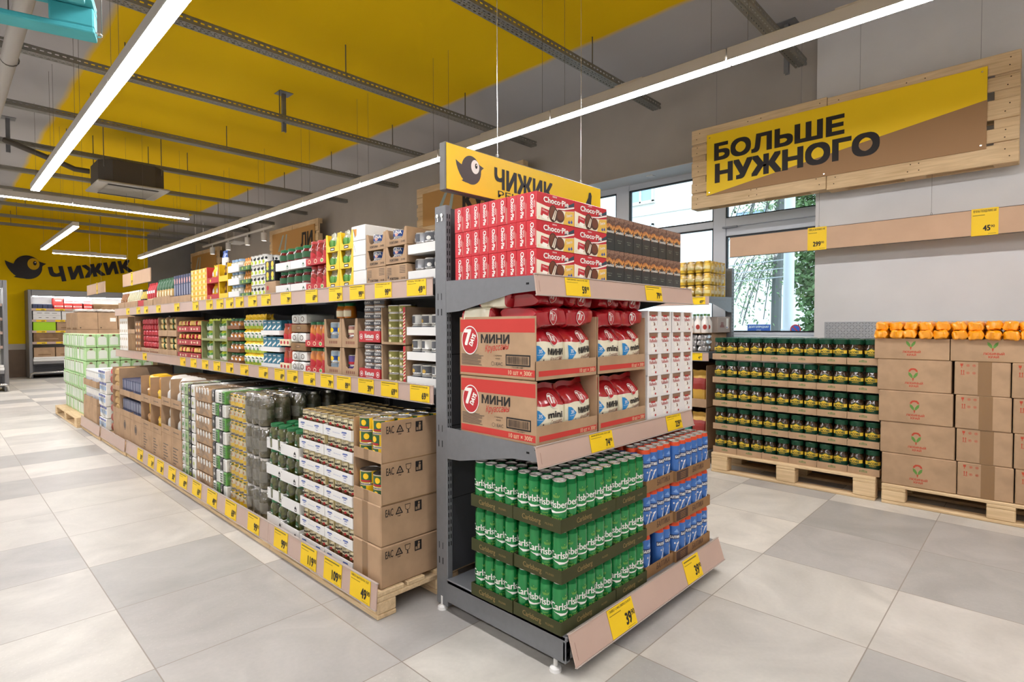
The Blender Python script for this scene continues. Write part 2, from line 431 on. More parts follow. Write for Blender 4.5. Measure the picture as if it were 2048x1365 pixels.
def ceiling_material():
    m, nt, b, tc, s = base('ceiling_paint', 0.85, 0.15)
    wob = mth(nt, 'MULTIPLY', mth(nt, 'SUBTRACT', noise(nt, tc, 1.5), 0.5), 0.06)
    x = mth(nt, 'ADD', s[0], wob)
    a = mth(nt, 'MINIMUM', mth(nt, 'MULTIPLY', mth(nt, 'SUBTRACT', x, 1.12), 14), 1)
    c = mth(nt, 'MINIMUM', mth(nt, 'MULTIPLY', mth(nt, 'SUBTRACT', 4.52, x), 14), 1)
    f = mth(nt, 'MAXIMUM', mth(nt, 'MINIMUM', a, c), 0)
    n = noise(nt, tc, 0.7, 3)
    y = mixc(nt, n, rgb('#e0b502'), rgb('#eac206')); g = mixc(nt, n, rgb('#a9a6a5'), rgb('#b7b5b6'))
    nt.links.new(mixc(nt, f, g, y), b.inputs['Base Color']); return m
def plaster(name, col, sc=2.0, k=0.04):
    return M(name, col, 0.85, spec=0.15, noise=k, scale=sc)
def diamond_plate():
    m, nt, b, tc, s = base('diamond_plate', 0.32)
    b.inputs['Base Color'].default_value = rgb('#b4b6b8'); b.inputs['Metallic'].default_value = 0.35
    u, v = mth(nt, 'MULTIPLY', s[1], 42), mth(nt, 'MULTIPLY', s[2], 42)
    par = mth(nt, 'MODULO', mth(nt, 'ADD', mth(nt, 'ADD', mth(nt, 'FLOOR', u), mth(nt, 'FLOOR', v)), 1000), 2)
    lu, lv = mth(nt, 'SUBTRACT', mth(nt, 'FRACT', u), .5), mth(nt, 'SUBTRACT', mth(nt, 'FRACT', v), .5)
    p, q = mth(nt, 'ABSOLUTE', mth(nt, 'ADD', lu, lv)), mth(nt, 'ABSOLUTE', mth(nt, 'SUBTRACT', lu, lv))
    big = mth(nt, 'ADD', mth(nt, 'MULTIPLY', p, par), mth(nt, 'MULTIPLY', q, mth(nt, 'SUBTRACT', 1, par)))
    sml = mth(nt, 'ADD', mth(nt, 'MULTIPLY', q, par), mth(nt, 'MULTIPLY', p, mth(nt, 'SUBTRACT', 1, par)))
    h = mth(nt, 'MAXIMUM', mth(nt, 'SUBTRACT', 1, mth(nt, 'ADD', mth(nt, 'MULTIPLY', big, 1.3), mth(nt, 'MULTIPLY', sml, 5))), 0)
    bp = nt.nodes.new('ShaderNodeBump'); bp.inputs['Strength'].default_value = 0.9; bp.inputs['Distance'].default_value = 0.006
    nt.links.new(h, bp.inputs['Height']); nt.links.new(bp.outputs[0], b.inputs['Normal']); return m

XR, YB, ZC = 5.78, 19.3, 4.05      # window wall, far wall, ceiling
XL, YN = -3.2, -3.6
def setting():
    F = MB(); F.box(XL-.2, YN-.2, -.12, XR+.8, YB+.2, 0, floor_material())
    structure('floor', F, 'floor of square grey and beige stone-look tiles')
    C = MB(); C.box(XL-.2, YN-.2, ZC, XR+.8, YB+.2, ZC+.15, ceiling_material())
    structure('ceiling', C, 'grey ceiling with a wide band painted yellow')
    WB = plaster('wall_beige', '#aaa39a'); WP = plaster('pier_grey', '#d6d4d2'); WY = plaster('wall_yellow', '#e4be06'); WG = plaster('wall_grey', '#8b8987')
    REV = plaster('reveal_white', '#dcdcdc')
    W = MB()
    W.box(XR, YB, 0, XR+.7, 5.2, ZC, WB); W.box(XR, 1.55, 3.09, XR+.7, 5.2, ZC, WB); W.box(XR, 1.55, 0, XR+.7, 5.2, 1.185, WB)
    W.box(XR+.003, 1.551, 3.084, XR+.7, 5.199, 3.092, REV); W.box(XR-.02, 1.55, 1.18, XR+.7, 5.2, 1.195, REV)
    W.box(5.72, YN, 0, XR+.7, 1.55, ZC, WP)
    structure('wall_right', W, 'long beige wall with a wide window opening beside a light grey pier')
    W = MB(); W.box(XL-.2, YB, 0.87, 4.5, YB+.2, ZC, WY); W.box(4.5, YB, 0.87, XR+.7, YB+.2, ZC, WG)
    W.box(XL-.2, YB, .72, XR+.7, YB+.2, .87, M('dado_grey', '#b3aa9c', .6)); W.box(XL-.2, YB, 0, XR+.7, YB+.2, .72, M('dado_brown', '#6d5947', .5, noise=.15, scale=3))
    structure('wall_back', W, 'far wall painted yellow with a brown dado below')
    W = MB(); W.box(XL-.2, YN, 0, XL, YB, ZC, WP); structure('wall_left', W, 'plain light grey side wall')
    W = MB(); W.box(XL-.2, YN-.2, 0, XR+.7, YN, ZC, WP); structure('wall_near', W, 'plain light grey wall at the near end')
    T = MB(); T.box(5.712, YN, 0, 5.72, 1.46, 1.335, diamond_plate()); structure('trim_1', T, 'diamond plate sheet low on the light grey pier')
    # window
    A = M('window_frame_grey', '#d3d6dc', 0.4, spec=.5); GK = M('gasket_black', '#1c1d20', .6)
    G = clear('window_glass', '#f2fbff', 0.02)
    x0, x1 = 6.16, 6.24
    fr = MB()
    def bar(ya, yb, za, zb, d=0.0): fr.box(x0-d, ya, za, x1, yb, zb, A, .006)
    bar(1.55, 5.2, 1.195, 1.235); bar(1.55, 5.2, 3.01, 3.09); bar(5.1, 5.2, 1.2, 3.09); bar(1.55, 1.62, 1.2, 3.09)
    bar(3.82, 4.01, 1.2, 3.09, .012); bar(2.575, 2.72, 1.2, 3.09, .012)
    bar(2.72, 3.82, 2.405, 2.487); bar(4.01, 5.1, 2.405, 2.487); bar(1.62, 2.575, 2.30, 2.40); bar(1.62, 2.575, 2.40, 2.50, .02)
    win = structure('window_1', fr, 'wide grey framed shop window looking out on a street')
    n = 0
    for ya, yb, za, zb in ((1.62, 2.575, 1.235, 2.30), (1.62, 2.575, 2.50, 3.01), (2.72, 3.82, 1.235, 2.405), (2.72, 3.82, 2.487, 3.01), (4.01, 5.1, 1.235, 2.405), (4.01, 5.1, 2.487, 3.01)):
        g = MB(); g.box(6.195, ya, za, 6.205, yb, zb, G); ob('pane', g.mesh('pane'), win)
        k = MB()
        for a, b_, c, d in ((ya, yb, za, za+.012), (ya, yb, zb-.012, zb), (ya, ya+.012, za, zb), (yb-.012, yb, za, zb)): k.box(x0-.004, a, c, x0+.04, b_, d, GK)
        ob('gasket', k.mesh('gasket'), win)
    h = MB(); h.box(x0-.05, 2.44, 2.385, x0-.015, 2.60, 2.402, M('handle_grey', '#8d9096', .35)); ob('handle', h.mesh('handle'), win)
setting()

# ---------------------------------------------------------------- the street beyond the window
def outside():
    g = MB(); g.box(6.5, -30, -.5, 60, 70, -.3, M('street_asphalt', '#9a9a98', .9))
    structure('street_ground', g, 'pale street surface outside the window')
    P = plaster('facade_plaster', '#e9e5dd'); b = MB(); b.box(22, -14, -.3, 26, 48, 15, P)
    band = M('facade_band', '#d8d3ca', .9)
    for z in (3.2, 6.2, 9.2): b.box(21.94, -14, z, 22.05, 48, z+.12, band)
    o = ob('apartment_building', b.mesh('apartment_building')); tag(o, 'pale plastered building across the street behind the window', 'building')
    GL = M('facade_glass', '#9fb6c9', .15, spec=.6); FR = M('facade_frame', '#f0f0ee', .5)
    for k in range(10):
        for z in (4.2, 6.75, 9.6):
            y = -7.0+k*4.85
            f = MB()
            for a, c, d, e in ((y, y+1.3, z, z+.08), (y, y+1.3, z+1.52, z+1.6), (y, y+.08, z, z+1.6), (y+1.22, y+1.3, z, z+1.6), (y+.61, y+.69, z, z+1.6)): f.box(21.9, a, d, 22.02, c, e, FR)
            f.box(21.86, y-.06, z-.06, 22.02, y+1.36, z, band)
            w_ = ob('window', f.mesh('window'), o)
            q = MB(); q.box(21.97, y, z, 21.99, y+1.3, z+1.6, GL); ob('pane', q.mesh('pane'), w_)
    # tree: trunk, branches and hanging leaves
    r = random.Random(5); tr = MB(); TB = M('bark', '#6a6a66', .9)
    tr.tube([(12, 3.98, -.3), (12, 3.96, 2), (12.1, 3.9, 4.2), (12.0, 3.8, 6.5)], .10, TB)
    br = []
    for k in range(30):
        z = r.uniform(2.5, 4.8); a = r.uniform(.5, 2.7); L = r.uniform(.4, 1.35)
        p = Vector((12.05, 3.9, z)); pts = [p]
        for q in range(1, 6):
            t = q/5; pts.append(p+Vector((math.cos(a)*L*t, math.sin(a)*L*t, .7*t-1.9*t*t)))
        br.append(pts); tr.tube(pts, .009, TB, 5)
    root = ob('street_tree', tr.mesh('street_tree')); tag(root, 'leafy tree with drooping branches outside the window', 'tree')
    for nm, col, sel in (('foliage', '#8fa878', 0), ('foliage', '#6d8a5c', 1)):
        L = MB(); mt = M('leaf%d' % sel, col, .6)
        def leaf(p, s_):
            a, e = r.uniform(0, 6.28), r.uniform(-1.3, .2)
            d = Vector((math.cos(a)*math.cos(e), math.sin(a)*math.cos(e), math.sin(e))); n = d.cross(Vector((r.random()-.5, r.random()-.5, r.random()))).normalized()
            L.add([tuple(p), tuple(p+d*s_*.5+n*s_*.2), tuple(p+d*s_), tuple(p+d*s_*.5-n*s_*.2)], [(0, 1, 2, 3)], mt)
        for pts in br[sel::2]:
            for k in range(85):
                q = r.uniform(0.8, 4.999); i = int(q); p = pts[i].lerp(pts[i+1], q-i)
                leaf(p+Vector((r.gauss(0, .10), r.gauss(0, .09), r.gauss(-.08, .10))), r.uniform(.05, .11))
        ob(nm, L.mesh(nm), root)
    H = MB(); mt = M('leaf_hedge', '#64804f', .65); L = H
    for k in range(21000):
        y = r.uniform(2.9, 4.85); z = r.uniform(-.3, 5.4); x = r.gauss(15.6, .45)
        if y > 4.6+.2*math.sin(3*z): continue
        a, e = r.uniform(0, 6.28), r.uniform(-1.2, .6); s_ = r.uniform(.08, .19); p = Vector((x, y, z))
        d = Vector((math.cos(a)*math.cos(e), math.sin(a)*math.cos(e), math.sin(e))); n = d.cross(Vector((r.random()-.5, r.random()-.5, r.random()))).normalized()
        L.add([tuple(p), tuple(p+d*s_*.5+n*s_*.25), tuple(p+d*s_), tuple(p+d*s_*.5-n*s_*.25)], [(0, 1, 2, 3)], mt)
    st = MB(); st.tube([(15.6, 3.0, -.3), (15.6, 3.0, 4.5)], .1, TB)
    hr = ob('dense_tree', st.mesh('dense_tree')); tag(hr, 'dense dark green tree outside behind the street pole', 'tree'); ob('foliage', H.mesh('foliage'), hr)
    p = MB(); p.tube([(9, 2.8, -.3), (9, 2.8, 1.25)], .10, M('pole_paint', '#dfe3e6', .5), 14); p.tube([(9, 2.8, 1.25), (9, 2.78, 5.5)], .075, MATS['pole_paint'], 14)
    po = ob('street_pole', p.mesh('street_pole')); tag(po, 'white street pole outside the window', 'pole')
    for k in range(4):
        q = MB(); z = 2.05+.13*k; q.tube([(9, 2.84, z), (9.1, 5, z-.08), (9.3, 9, z+.05)], .008, M('cable_grey', '#c9ccce', .6), 5); ob('cable', q.mesh('cable'), po)
    s = MB(); s.box(8.88, 3.02, 1.212, 8.90, 3.36, 1.32, M('sign_blue', '#3b5aa0', .4)); f = plane(s, (8.879, 3.19, 0), (0, -1, 0), (0, 0, 1))
    f.text('ДОЛГОПРУДНАЯ', 0, 1.268, .03, PAPER, 2, .02, w=.30); f.text('улица', 0, 1.228, .017, PAPER)
    s.tube([(8.91, 3.19, -.3), (8.91, 3.19, 1.3)], .015, GREYM)
    o = ob('street_sign', s.mesh('street_sign')); tag(o, 'blue street name sign outside the window', 'sign')
    s = MB(); s.tube([(8.91, 2.66, -.3), (8.91, 2.66, 1.3)], .015, GREYM); f = plane(s, (8.89, 2.66, 1.245), (0, -1, 0), (0, 0, 1))
    f.disc(0, 0, .075, M('sign_red', '#c03a35', .4), 1, 24); f.disc(0, 0, .058, MATS['sign_blue'], 2, 24); f.poly([(-.05, .038), (-.038, .05), (.05, -.038), (.038, -.05)], MATS['sign_red'], 3)
    s.box(8.892, 2.62, 1.2, 8.9, 2.70, 1.29, GREYM)
    o = ob('parking_sign', s.mesh('parking_sign')); tag(o, 'round blue and red traffic sign outside the window', 'sign')
outside()

# ================================================================ pallets
def pallet_proto(L=1.2, W=0.8, H=0.144, m=WOOD, nails=True):
    """origin: middle of the foot; boards run along X; each board and block a part"""
    t = 0.022; bh = H-3*t; parts = []
    ys = [-W/2+.0725, -W/4+.012, 0, W/4-.012, W/2-.0725]; ws = [.145, .10, .145, .10, .145]
    r = random.Random(int(L*1000+H*1e4))
    for y, w_ in zip(ys, ws):
        b = MB(); b.box(-L/2, y-w_/2, H-t, L/2, y+w_/2, H, m, .004)
        if nails:
            f = top(b, H)
            for x in (-L/2+.07, -.04, .05, L/2-.07):
                for q in (-.025, .03): f.disc(x+r.uniform(-.02, .02), y+q, .005, WOODN, 1, 6)
        parts.append(('deck_board', b.mesh('deck_board')))
    for x in (-L/2+.0725, 0, L/2-.0725):
        b = MB(); b.box(x-.0725, -W/2, H-2*t, x+.0725, W/2, H-t, m, .003); parts.append(('stringer_board', b.mesh('stringer_board')))
        for y, w_ in ((-W/2+.05, .1), (0, .145), (W/2-.05, .1)):
            b = MB(); b.box(x-.0725, y-w_/2, t, x+.0725, y+w_/2, H-2*t, m, .006); parts.append(('block', b.mesh('block')))
    for y, w_ in ((-W/2+.05, .1), (0, .145), (W/2-.05, .1)):
        b = MB(); b.box(-L/2, y-w_/2, 0, L/2, y+w_/2, t, m, .004); parts.append(('bottom_board', b.mesh('bottom_board')))
    return Proto('wooden_pallet', None, parts, L, W, H)

# ================================================================ price rails and tags
def digits(f, u, v, h, price, m, l=2):
    """large figures ending at u, with the small raised 90 after them"""
    g = text_geo(price)[2]*h/.7*.74
    f.text(price, u-g/2, v, h, m, l, .028, w=g)
    f.text('90', u+h*.36, v+h*.5, h*.5, m, l, .02, w=h*.56)
def tag_mesh(price, w=.15, h=.08, title=None, big=False):
    b = MB(); b.box(-w/2, -.0015, 0, w/2, 0, h, YEL); f = front(b, -.0015)
    if title: f.text(title, 0, h*.86, h*.085, BLACK, 1, .01, w=w*.86)
    else: f.rect(-w*.45, h*.87, w*.36, h*.93, M('tiny_print', '#7c6a1a', .6), 1)
    f.rect(-w*.45, h*.74, w*.0, h*.765, M('tiny_print', '#7c6a1a', .6), 1)
    f.rect(w*.12, h*.05, w*.42, h*.065, MATS['tiny_print'], 1)
    digits(f, w*.33 if not big else w*.2, h*.17, h*.40 if not big else h*.2, price, BLACK)
    return b.mesh('price_tag')
def price_rail(parent, name, loc, rz, L, h, tags, mat, tilt=0.0, lab=None):
    """strip of card behind clear plastic, hung on a shelf edge; origin at its lower left seen from the front"""
    b = MB(); b.box(0, -.003, 0, L, .002, h, mat, .001)
    b.box(0, -.007, -.004, L, .004, .0, PLAST); b.box(0, -.006, h, L, .006, h+.004, PLAST)
    f = front(b, -.003); f.rect(.02, h*.15, .022, h*.7, M('rail_scratch', '#8a6d5c', .5), 1)
    o = ob(name, b.mesh(name), parent, loc, (tilt, 0, rz), lab)
    for u, w_, price, ttl in tags:
        ob('price_tag', tag_mesh(price, w_, h-.004, ttl), o, (u, -.004, .002))
    return o

# ================================================================ overhead
def strut_material():
    m, nt, b, tc, s = base('perforated_steel', 0.45)
    b.inputs['Base Color'].default_value = rgb('#85837c'); b.inputs['Metallic'].default_value = .35
    fx = mth(nt, 'ABSOLUTE', mth(nt, 'SUBTRACT', mth(nt, 'FRACT', mth(nt, 'DIVIDE', s[0], .052)), .5))
    ay = mth(nt, 'ABSOLUTE', s[1])
    isb = mth(nt, 'LESS_THAN', s[2], -.0562)
    slotx = mth(nt, 'LESS_THAN', fx, .27)
    r1 = mth(nt, 'LESS_THAN', mth(nt, 'ABSOLUTE', mth(nt, 'SUBTRACT', ay, .026)), .0055)
    fx2 = mth(nt, 'ABSOLUTE', mth(nt, 'SUBTRACT', mth(nt, 'FRACT', mth(nt, 'ADD', mth(nt, 'DIVIDE', s[0], .026), .5)), .5))
    dot = mth(nt, 'MULTIPLY', mth(nt, 'LESS_THAN', fx2, .2), mth(nt, 'LESS_THAN', ay, .0055))
    hb = mth(nt, 'MAXIMUM', mth(nt, 'MULTIPLY', slotx, r1), dot)
    hs = mth(nt, 'MULTIPLY', slotx, mth(nt, 'LESS_THAN', mth(nt, 'ABSOLUTE', mth(nt, 'ADD', s[2], .028)), .0065))
    h = mth(nt, 'ADD', mth(nt, 'MULTIPLY', isb, hb), mth(nt, 'MULTIPLY', mth(nt, 'SUBTRACT', 1, isb), hs))
    nt.links.new(mth(nt, 'SUBTRACT', 1, h), b.inputs['Alpha'])
    return m
STRUT = strut_material()
RODM = M('threaded_rod', '#6e6a62', .5, metal=.4)
def strut(y, k, x0=-3.15, x1=5.62, z=3.76, rods=(-1.6, .2, 1.35, 2.85, 4.4), brackets=()):
    b = MB(); L = x1-x0
    b.box(0, -.05, -.06, L, .05, -.0575, STRUT); b.box(0, -.05, -.0575, L, -.0475, 0, STRUT); b.box(0, .0475, -.0575, L, .05, 0, STRUT)
    b.box(0, -.05, -.0025, L, -.036, 0, STRUT); b.box(0, .036, -.0025, L, .05, 0, STRUT)
    o = ob('ceiling_strut', b.mesh('ceiling_strut'), None, (x0, y, z))
    tag(o, 'perforated grey ceiling channel, %s in line from the near end wall' % ORD[k], 'ceiling channel', 'steel channels across the ceiling')
    for x in rods:
        r = MB(); r.tube([(x-x0, 0, -.05), (x-x0, 0, ZC-z)], .006, RODM, 6); ob('hanger_rod', r.mesh('hanger_rod'), o)
    for x in brackets:
        q = MB(); x -= x0
        q.box(x-.022, .052, -.16, x+.022, .056, ZC-z, GREYM); q.box(x-.022, .056, -.16, x-.019, .09, ZC-z, GREYM); q.box(x+.019, .056, -.16, x+.022, .09, ZC-z, GREYM)
        q.box(x-.08, -.02, ZC-z-.006, x+.08, .14, ZC-z, GREYM)
        f = plane(q, (x, .0525, 0), (1, 0, 0), (0, 0, 1))
        for j in range(7): f.rect(-.006, -.14+.05*j, .006, -.115+.05*j, SLOT, 1)
        ob('bracket', q.mesh('bracket'), o)
for k, (y, br) in enumerate(((-1.7, ()), (-.05, ()), (1.66, (5.45,)), (3.14, ()), (4.96, ()), (6.45, (2.93,)), (8.12, ()), (9.8, (.75,)), (11.45, ()), (13.1, ()), (14.7, ()), (16.3, ()), (17.6, ()))):
    strut(y, k, brackets=br)

LAMP = emit('lamp_diffuser', '#f9f8fb', LAMP_STRENGTH)
LHOUS = M('lamp_housing', '#b9b3aa', .45, metal=.1)
def lamp_row(x0, y0, dx, dy, n, L, where, z=3.0, grp='linear lamps'):
    """modules of LED strip lamp hung end to end on thin wires"""
    a = math.atan2(dy, dx)
    h = MB(); h.box(.004, -.045, .012, L-.004, .045, .085, LHOUS, .004); h.box(L*.42, -.03, .085, L*.58, .03, .10, LHOUS)
    for a_, b_ in ((-.045, -.041), (.041, .045)): h.box(.004, a_, .0055, L-.004, b_, .014, LHOUS)
    d = MB(); d.box(.006, -.0405, 0, L-.006, .0405, .0119, LAMP)
    wi = []
    for u in (.12, L-.12):
        q = MB(); q.tube([(u, 0, .085), (u, 0, ZC-z)], .0014, RODM, 5); wi.append(q.mesh('wire'))
    hm, dm = h.mesh('linear_lamp'), d.mesh('diffuser')
    for k in range(n):
        o = ob('linear_lamp', hm, None, (x0+dx*L*k, y0+dy*L*k, z), (0, 0, a))
        tag(o, 'white LED strip lamp, %s %s' % (ORD[k], where), 'lamp', grp)
        ob('diffuser', dm, o)
        for q in wi: ob('wire', q, o)
lamp_row(3.61, 16.2, 0, -1, 13, 1.47, 'from the far wall in the window-side row', grp='lamps by the window wall')
lamp_row(0.93, 9.1, 0, -1, 8, 1.455, 'from the cross row, over the open aisle', grp='lamps over the aisle')
lamp_row(-1.7, 16.2, 0, -1, 13, 1.47, 'from the far wall in the added unseen side row', grp='added lamps along the side wall')  # unseen row added for brightness, continuing the spacing of the other rows
lamp_row(2.85, 9.78, -1, 0, 3, 1.46, 'from the shelf side in the cross row', grp='lamps of the cross row')
lamp_row(1.73, 15.85, 0, -1, 3, 1.33, 'from the yellow wall in the short row', grp='lamps before the yellow wall')
lamp_row(1.96, 16.45, 1, 0, 1, 1.42, 'alone above the yellow wall lettering', grp='lamp across the lettering')

def overhead_things():
    # air conditioner
    AC = M('cooler_dark', '#474037', .6); ACW = M('cooler_white', '#a39e94', .5)
    b = MB(); c = .14; s_ = .39
    oc = [(-s_+c, -s_), (s_-c, -s_), (s_, -s_+c), (s_, s_-c), (s_-c, s_), (-s_+c, s_), (-s_, s_-c), (-s_, -s_+c)]
    b.prism(oc, lambda u, v: (u, v, 0), lambda u, v: (u, v, .30), AC)
    o = ob('ceiling_cooler', b.mesh('ceiling_cooler'), None, (2.0, 9.55, 3.28)); tag(o, 'dark boxy cooling unit with a white lower panel hung from the ceiling', 'air conditioner')
    b = MB(); b.box(-.43, -.43, -.03, .43, .43, 0, ACW, .012); f = plane(b, (0, 0, -.035), (1, 0, 0), (0, -1, 0))
    f.rect(-.3, -.3, .3, .3, M('grille_grey', '#8f8a80', .6), 1)
    for y in (-.43, .36): f.rect(-.3, y*.86, .3, y*.86+.05, SLOT, 1)
    ob('panel', b.mesh('panel'), o)
    b = MB(); b.tube([(-.46, -.1, .15), (-.62, -.1, .15), (-.72, -.05, .2), (-1.3, .2, .45)], .035, AC); ob('pipe', b.mesh('pipe'), o)
    for x in (-.34, .34):
        for y in (-.34, .34):
            b = MB(); b.tube([(x, y, .2), (x, y, .77)], .006, RODM, 6); ob('hanger_rod', b.mesh('hanger_rod'), o)
    # pipe
    b = MB(); b.tube([(.44, -2.5, 3.5), (.5, 8.9, 3.5)], .055, M('pipe_grey', '#a7a29b', .5), 18)
    o = ob('drain_pipe', b.mesh('drain_pipe')); tag(o, 'thick grey pipe running under the ceiling past the teal pallet', 'pipe')
    for y in (1.2, 6.15, 8.5):
        b = MB(); b.tube([(.49+.059*math.cos(a*PI/8), y, 3.5+.059*math.sin(a*PI/8)) for a in range(17)], .005, RODM, 6); b.tube([(.49, y, 3.55), (.49, y, ZC)], .005, RODM, 6); ob('pipe_clamp', b.mesh('pipe_clamp'), o)
    # cameras
    for k, (x, y) in enumerate(((4.9, 16.3), (5.0, 16.0))):
        b = MB(); b.lathe([(0, 0), (.05, .0), (.062, .03), (.062, .06), (0, .06)], WHITE, 16)
        o = ob('dome_camera', b.mesh('dome_camera'), None, (x, y, 3.70-.07)); 
        tag(o, 'small white dome camera on the ceiling channel, ' + ('farther of the two' if k == 0 else 'nearer of the two'), 'camera', 'dome cameras')
        b = MB(); b.lathe([(0, -.03), (.025, -.022), (.04, 0), (0, .001)], BLACK, 14); ob('lens_dome', b.mesh('lens_dome'), o)
        b = MB(); b.tube([(0, 0, .06), (0, 0, ZC-3.63)], .012, WHITE); ob('stem', b.mesh('stem'), o)
    # spotlights on a track along the window wall
    b = MB(); b.box(5.28, 12.4, 3.52, 5.32, 17.0, 3.56, M('track_white', '#d8d5d0', .5)); 
    o = ob('lamp_track', b.mesh('lamp_track')); tag(o, 'thin white track carrying spotlights along the window wall', 'track')
    for y in (13, 16.4):
        b = MB(); b.tube([(5.3, y, 3.56), (5.3, y, ZC)], .004, RODM, 6); ob('wire', b.mesh('wire'), o)
    SP = emit('spot_lens', '#fff4e6', 9)
    for k, y in enumerate((12.9, 13.85, 15.1, 16.25)):
        b = MB(); b.lathe([(0, .18), (.058, .18), (.062, .17), (.062, 0), (.05, 0), (.048, .02)], M('spot_white', '#e3e1de', .4), 16); b.box(-.012, -.012, .18, .012, .012, .25, MATS['track_white'])
        o = ob('spotlight', b.mesh('spotlight'), None, (5.3, y, 3.27)); tag(o, 'white cylinder spotlight on the wall track, %s from the near end' % ORD[k], 'spotlight', 'spotlights on the track')
        b = MB(); b.lathe([(0, .015), (.05, .015), (.05, .018), (0, .018)], SP, 14); ob('lens', b.mesh('lens'), o)
    # heater box
    b = MB(); b.box(5.38, 14.9, 3.5, 5.74, 15.5, 3.86, M('heater_grey', '#a9a49c', .5), .01); f = lside(b, 5.38)
    for j in range(8): f.rect(-15.4, 3.56+.032*j, -15.0, 3.575+.032*j, DARK, 1)
    o = ob('fan_heater', b.mesh('fan_heater')); tag(o, 'grey louvred fan heater hung high by the window wall', 'heater')
    b = MB(); b.box(5.40, 14.95, 3.47, 5.72, 15.45, 3.499, WHITE); ob('outlet_panel', b.mesh('outlet_panel'), o)
    for y in (15.0, 15.4):
        b = MB(); b.tube([(5.56, y, 3.85), (5.4, y, ZC)], .006, RODM, 6); ob('hanger_rod', b.mesh('hanger_rod'), o)
    b = MB(); b.box(5.9, 3.35, 3.072, 5.98, 3.43, 3.083, WHITE); o = ob('smoke_detector', b.mesh('smoke_detector')); tag(o, 'small white detector under the window soffit', 'detector')
overhead_things()

# teal pallet in the corner above
def teal_pallet():
    T = M('teal_paint', '#4fb5bd', .7, noise=.10, scale=6, bump=.1)
    p = pallet_proto(1.2, .8, .144, T, False); a = math.radians(-16)
    d = Vector((math.cos(a), math.sin(a), 0)); n = Vector((math.sin(a), -math.cos(a), 0))
    c = Vector((.512, 2.913, 2.5))-d*.6+n*.4
    b = MB(); b.box(.585, -.4, .06, .602, -.02, .5, M('pale_board', '#e3cdbd', .6), .002)
    p.parts.append(('sign_panel', b.mesh('sign_panel')))
    for x, y in ((.62, .36), (-.5, .36), (-.5, -.36), (.62, -.36)):
        w_ = MB(); w_.tube([(x, y, .02), (x, y, ZC-2.5)], .002, RODM, 5); p.parts.append(('wire', w_.mesh('wire')))
        h = MB(); h.tube([(x-.02+.02*math.cos(t*PI/6), y+.02*math.sin(t*PI/6), .02) for t in range(13)], .003, SILV, 6); h.tube([(x-.04, y, .02), (x-.07, y, .03)], .003, SILV, 6); p.parts.append(('eye_hook', h.mesh('eye_hook')))
    p.name = 'painted_pallet'
    spawn(p, tuple(c), a, 'teal painted pallet hung overhead on wires in the corner', 'pallet')
teal_pallet()

# ---------------------------------------------------------------- bird mark
def bird(f, u, v, s, body, eye, l=1):
    """round bird with a tail on the left and a beak on the right; s: its height"""
    pts = [(-.91, .24), (-.80, .20), (-.66, .15), (-.555, .12)]
    pts += [(.04+.60*math.cos(math.radians(a)), .0+.5*math.sin(math.radians(a))) for a in range(164, 24, -10)]
    pts += [(.64, .245), (.86, .19), (.70, .09)]
    pts += [(.04+.64*math.cos(math.radians(a)), .0+.5*math.sin(math.radians(a))) for a in range(4, -112, -10)]
    pts += [(-.28, -.47), (-.44, -.455), (-.56, -.43), (-.46, -.385), (-.55, -.33), (-.67, -.22), (-.79, -.07), (-.87, .08)]
    k = .75
    f.poly([(u+x*s*k, v+y*s) for x, y in pts], body, l)
    f.disc(u+.30*s*k, v+.15*s, .245*s, eye, l+1, 28, .80)
    f.disc(u+.36*s*k, v+.19*s, .095*s, BLACK, l+2, 18, .62); f.disc(u+.375*s*k, v+.22*s, .025*s, PAPER, l+3, 10)
INK = M('sign_ink', '#221e20', .55)
def wall_logo():
    b = MB(); f = plane(b, (0, YB-.012, 0), (1, 0, 0), (0, 0, 1)); f.e = .003
    y = M('logo_eye', '#d9ae0a', .7)
    k = YB/18.8
    bird(f, 1.765, 2.88, .62, INK, y)
    b2 = MB()
    o = ob('wall_lettering', b.mesh('wall_lettering')); tag(o, 'black bird mark and shop name lettering on the yellow wall', 'sign')
    f = plane(b2, (0, YB-.012, 0), (1, 0, 0), (0, 0, 1)); f.e = .003
    a = math.radians(11)
    f.text('Ч', 2.42, 2.555, .36, INK, 1, .05, rot=10, w=.27)
    f.text('ижик', 2.70, 2.625, .415, INK, 1, .035, 'L', w=1.43, rot=12.5)
    ob('letters', b2.mesh('letters'), o)
wall_logo()

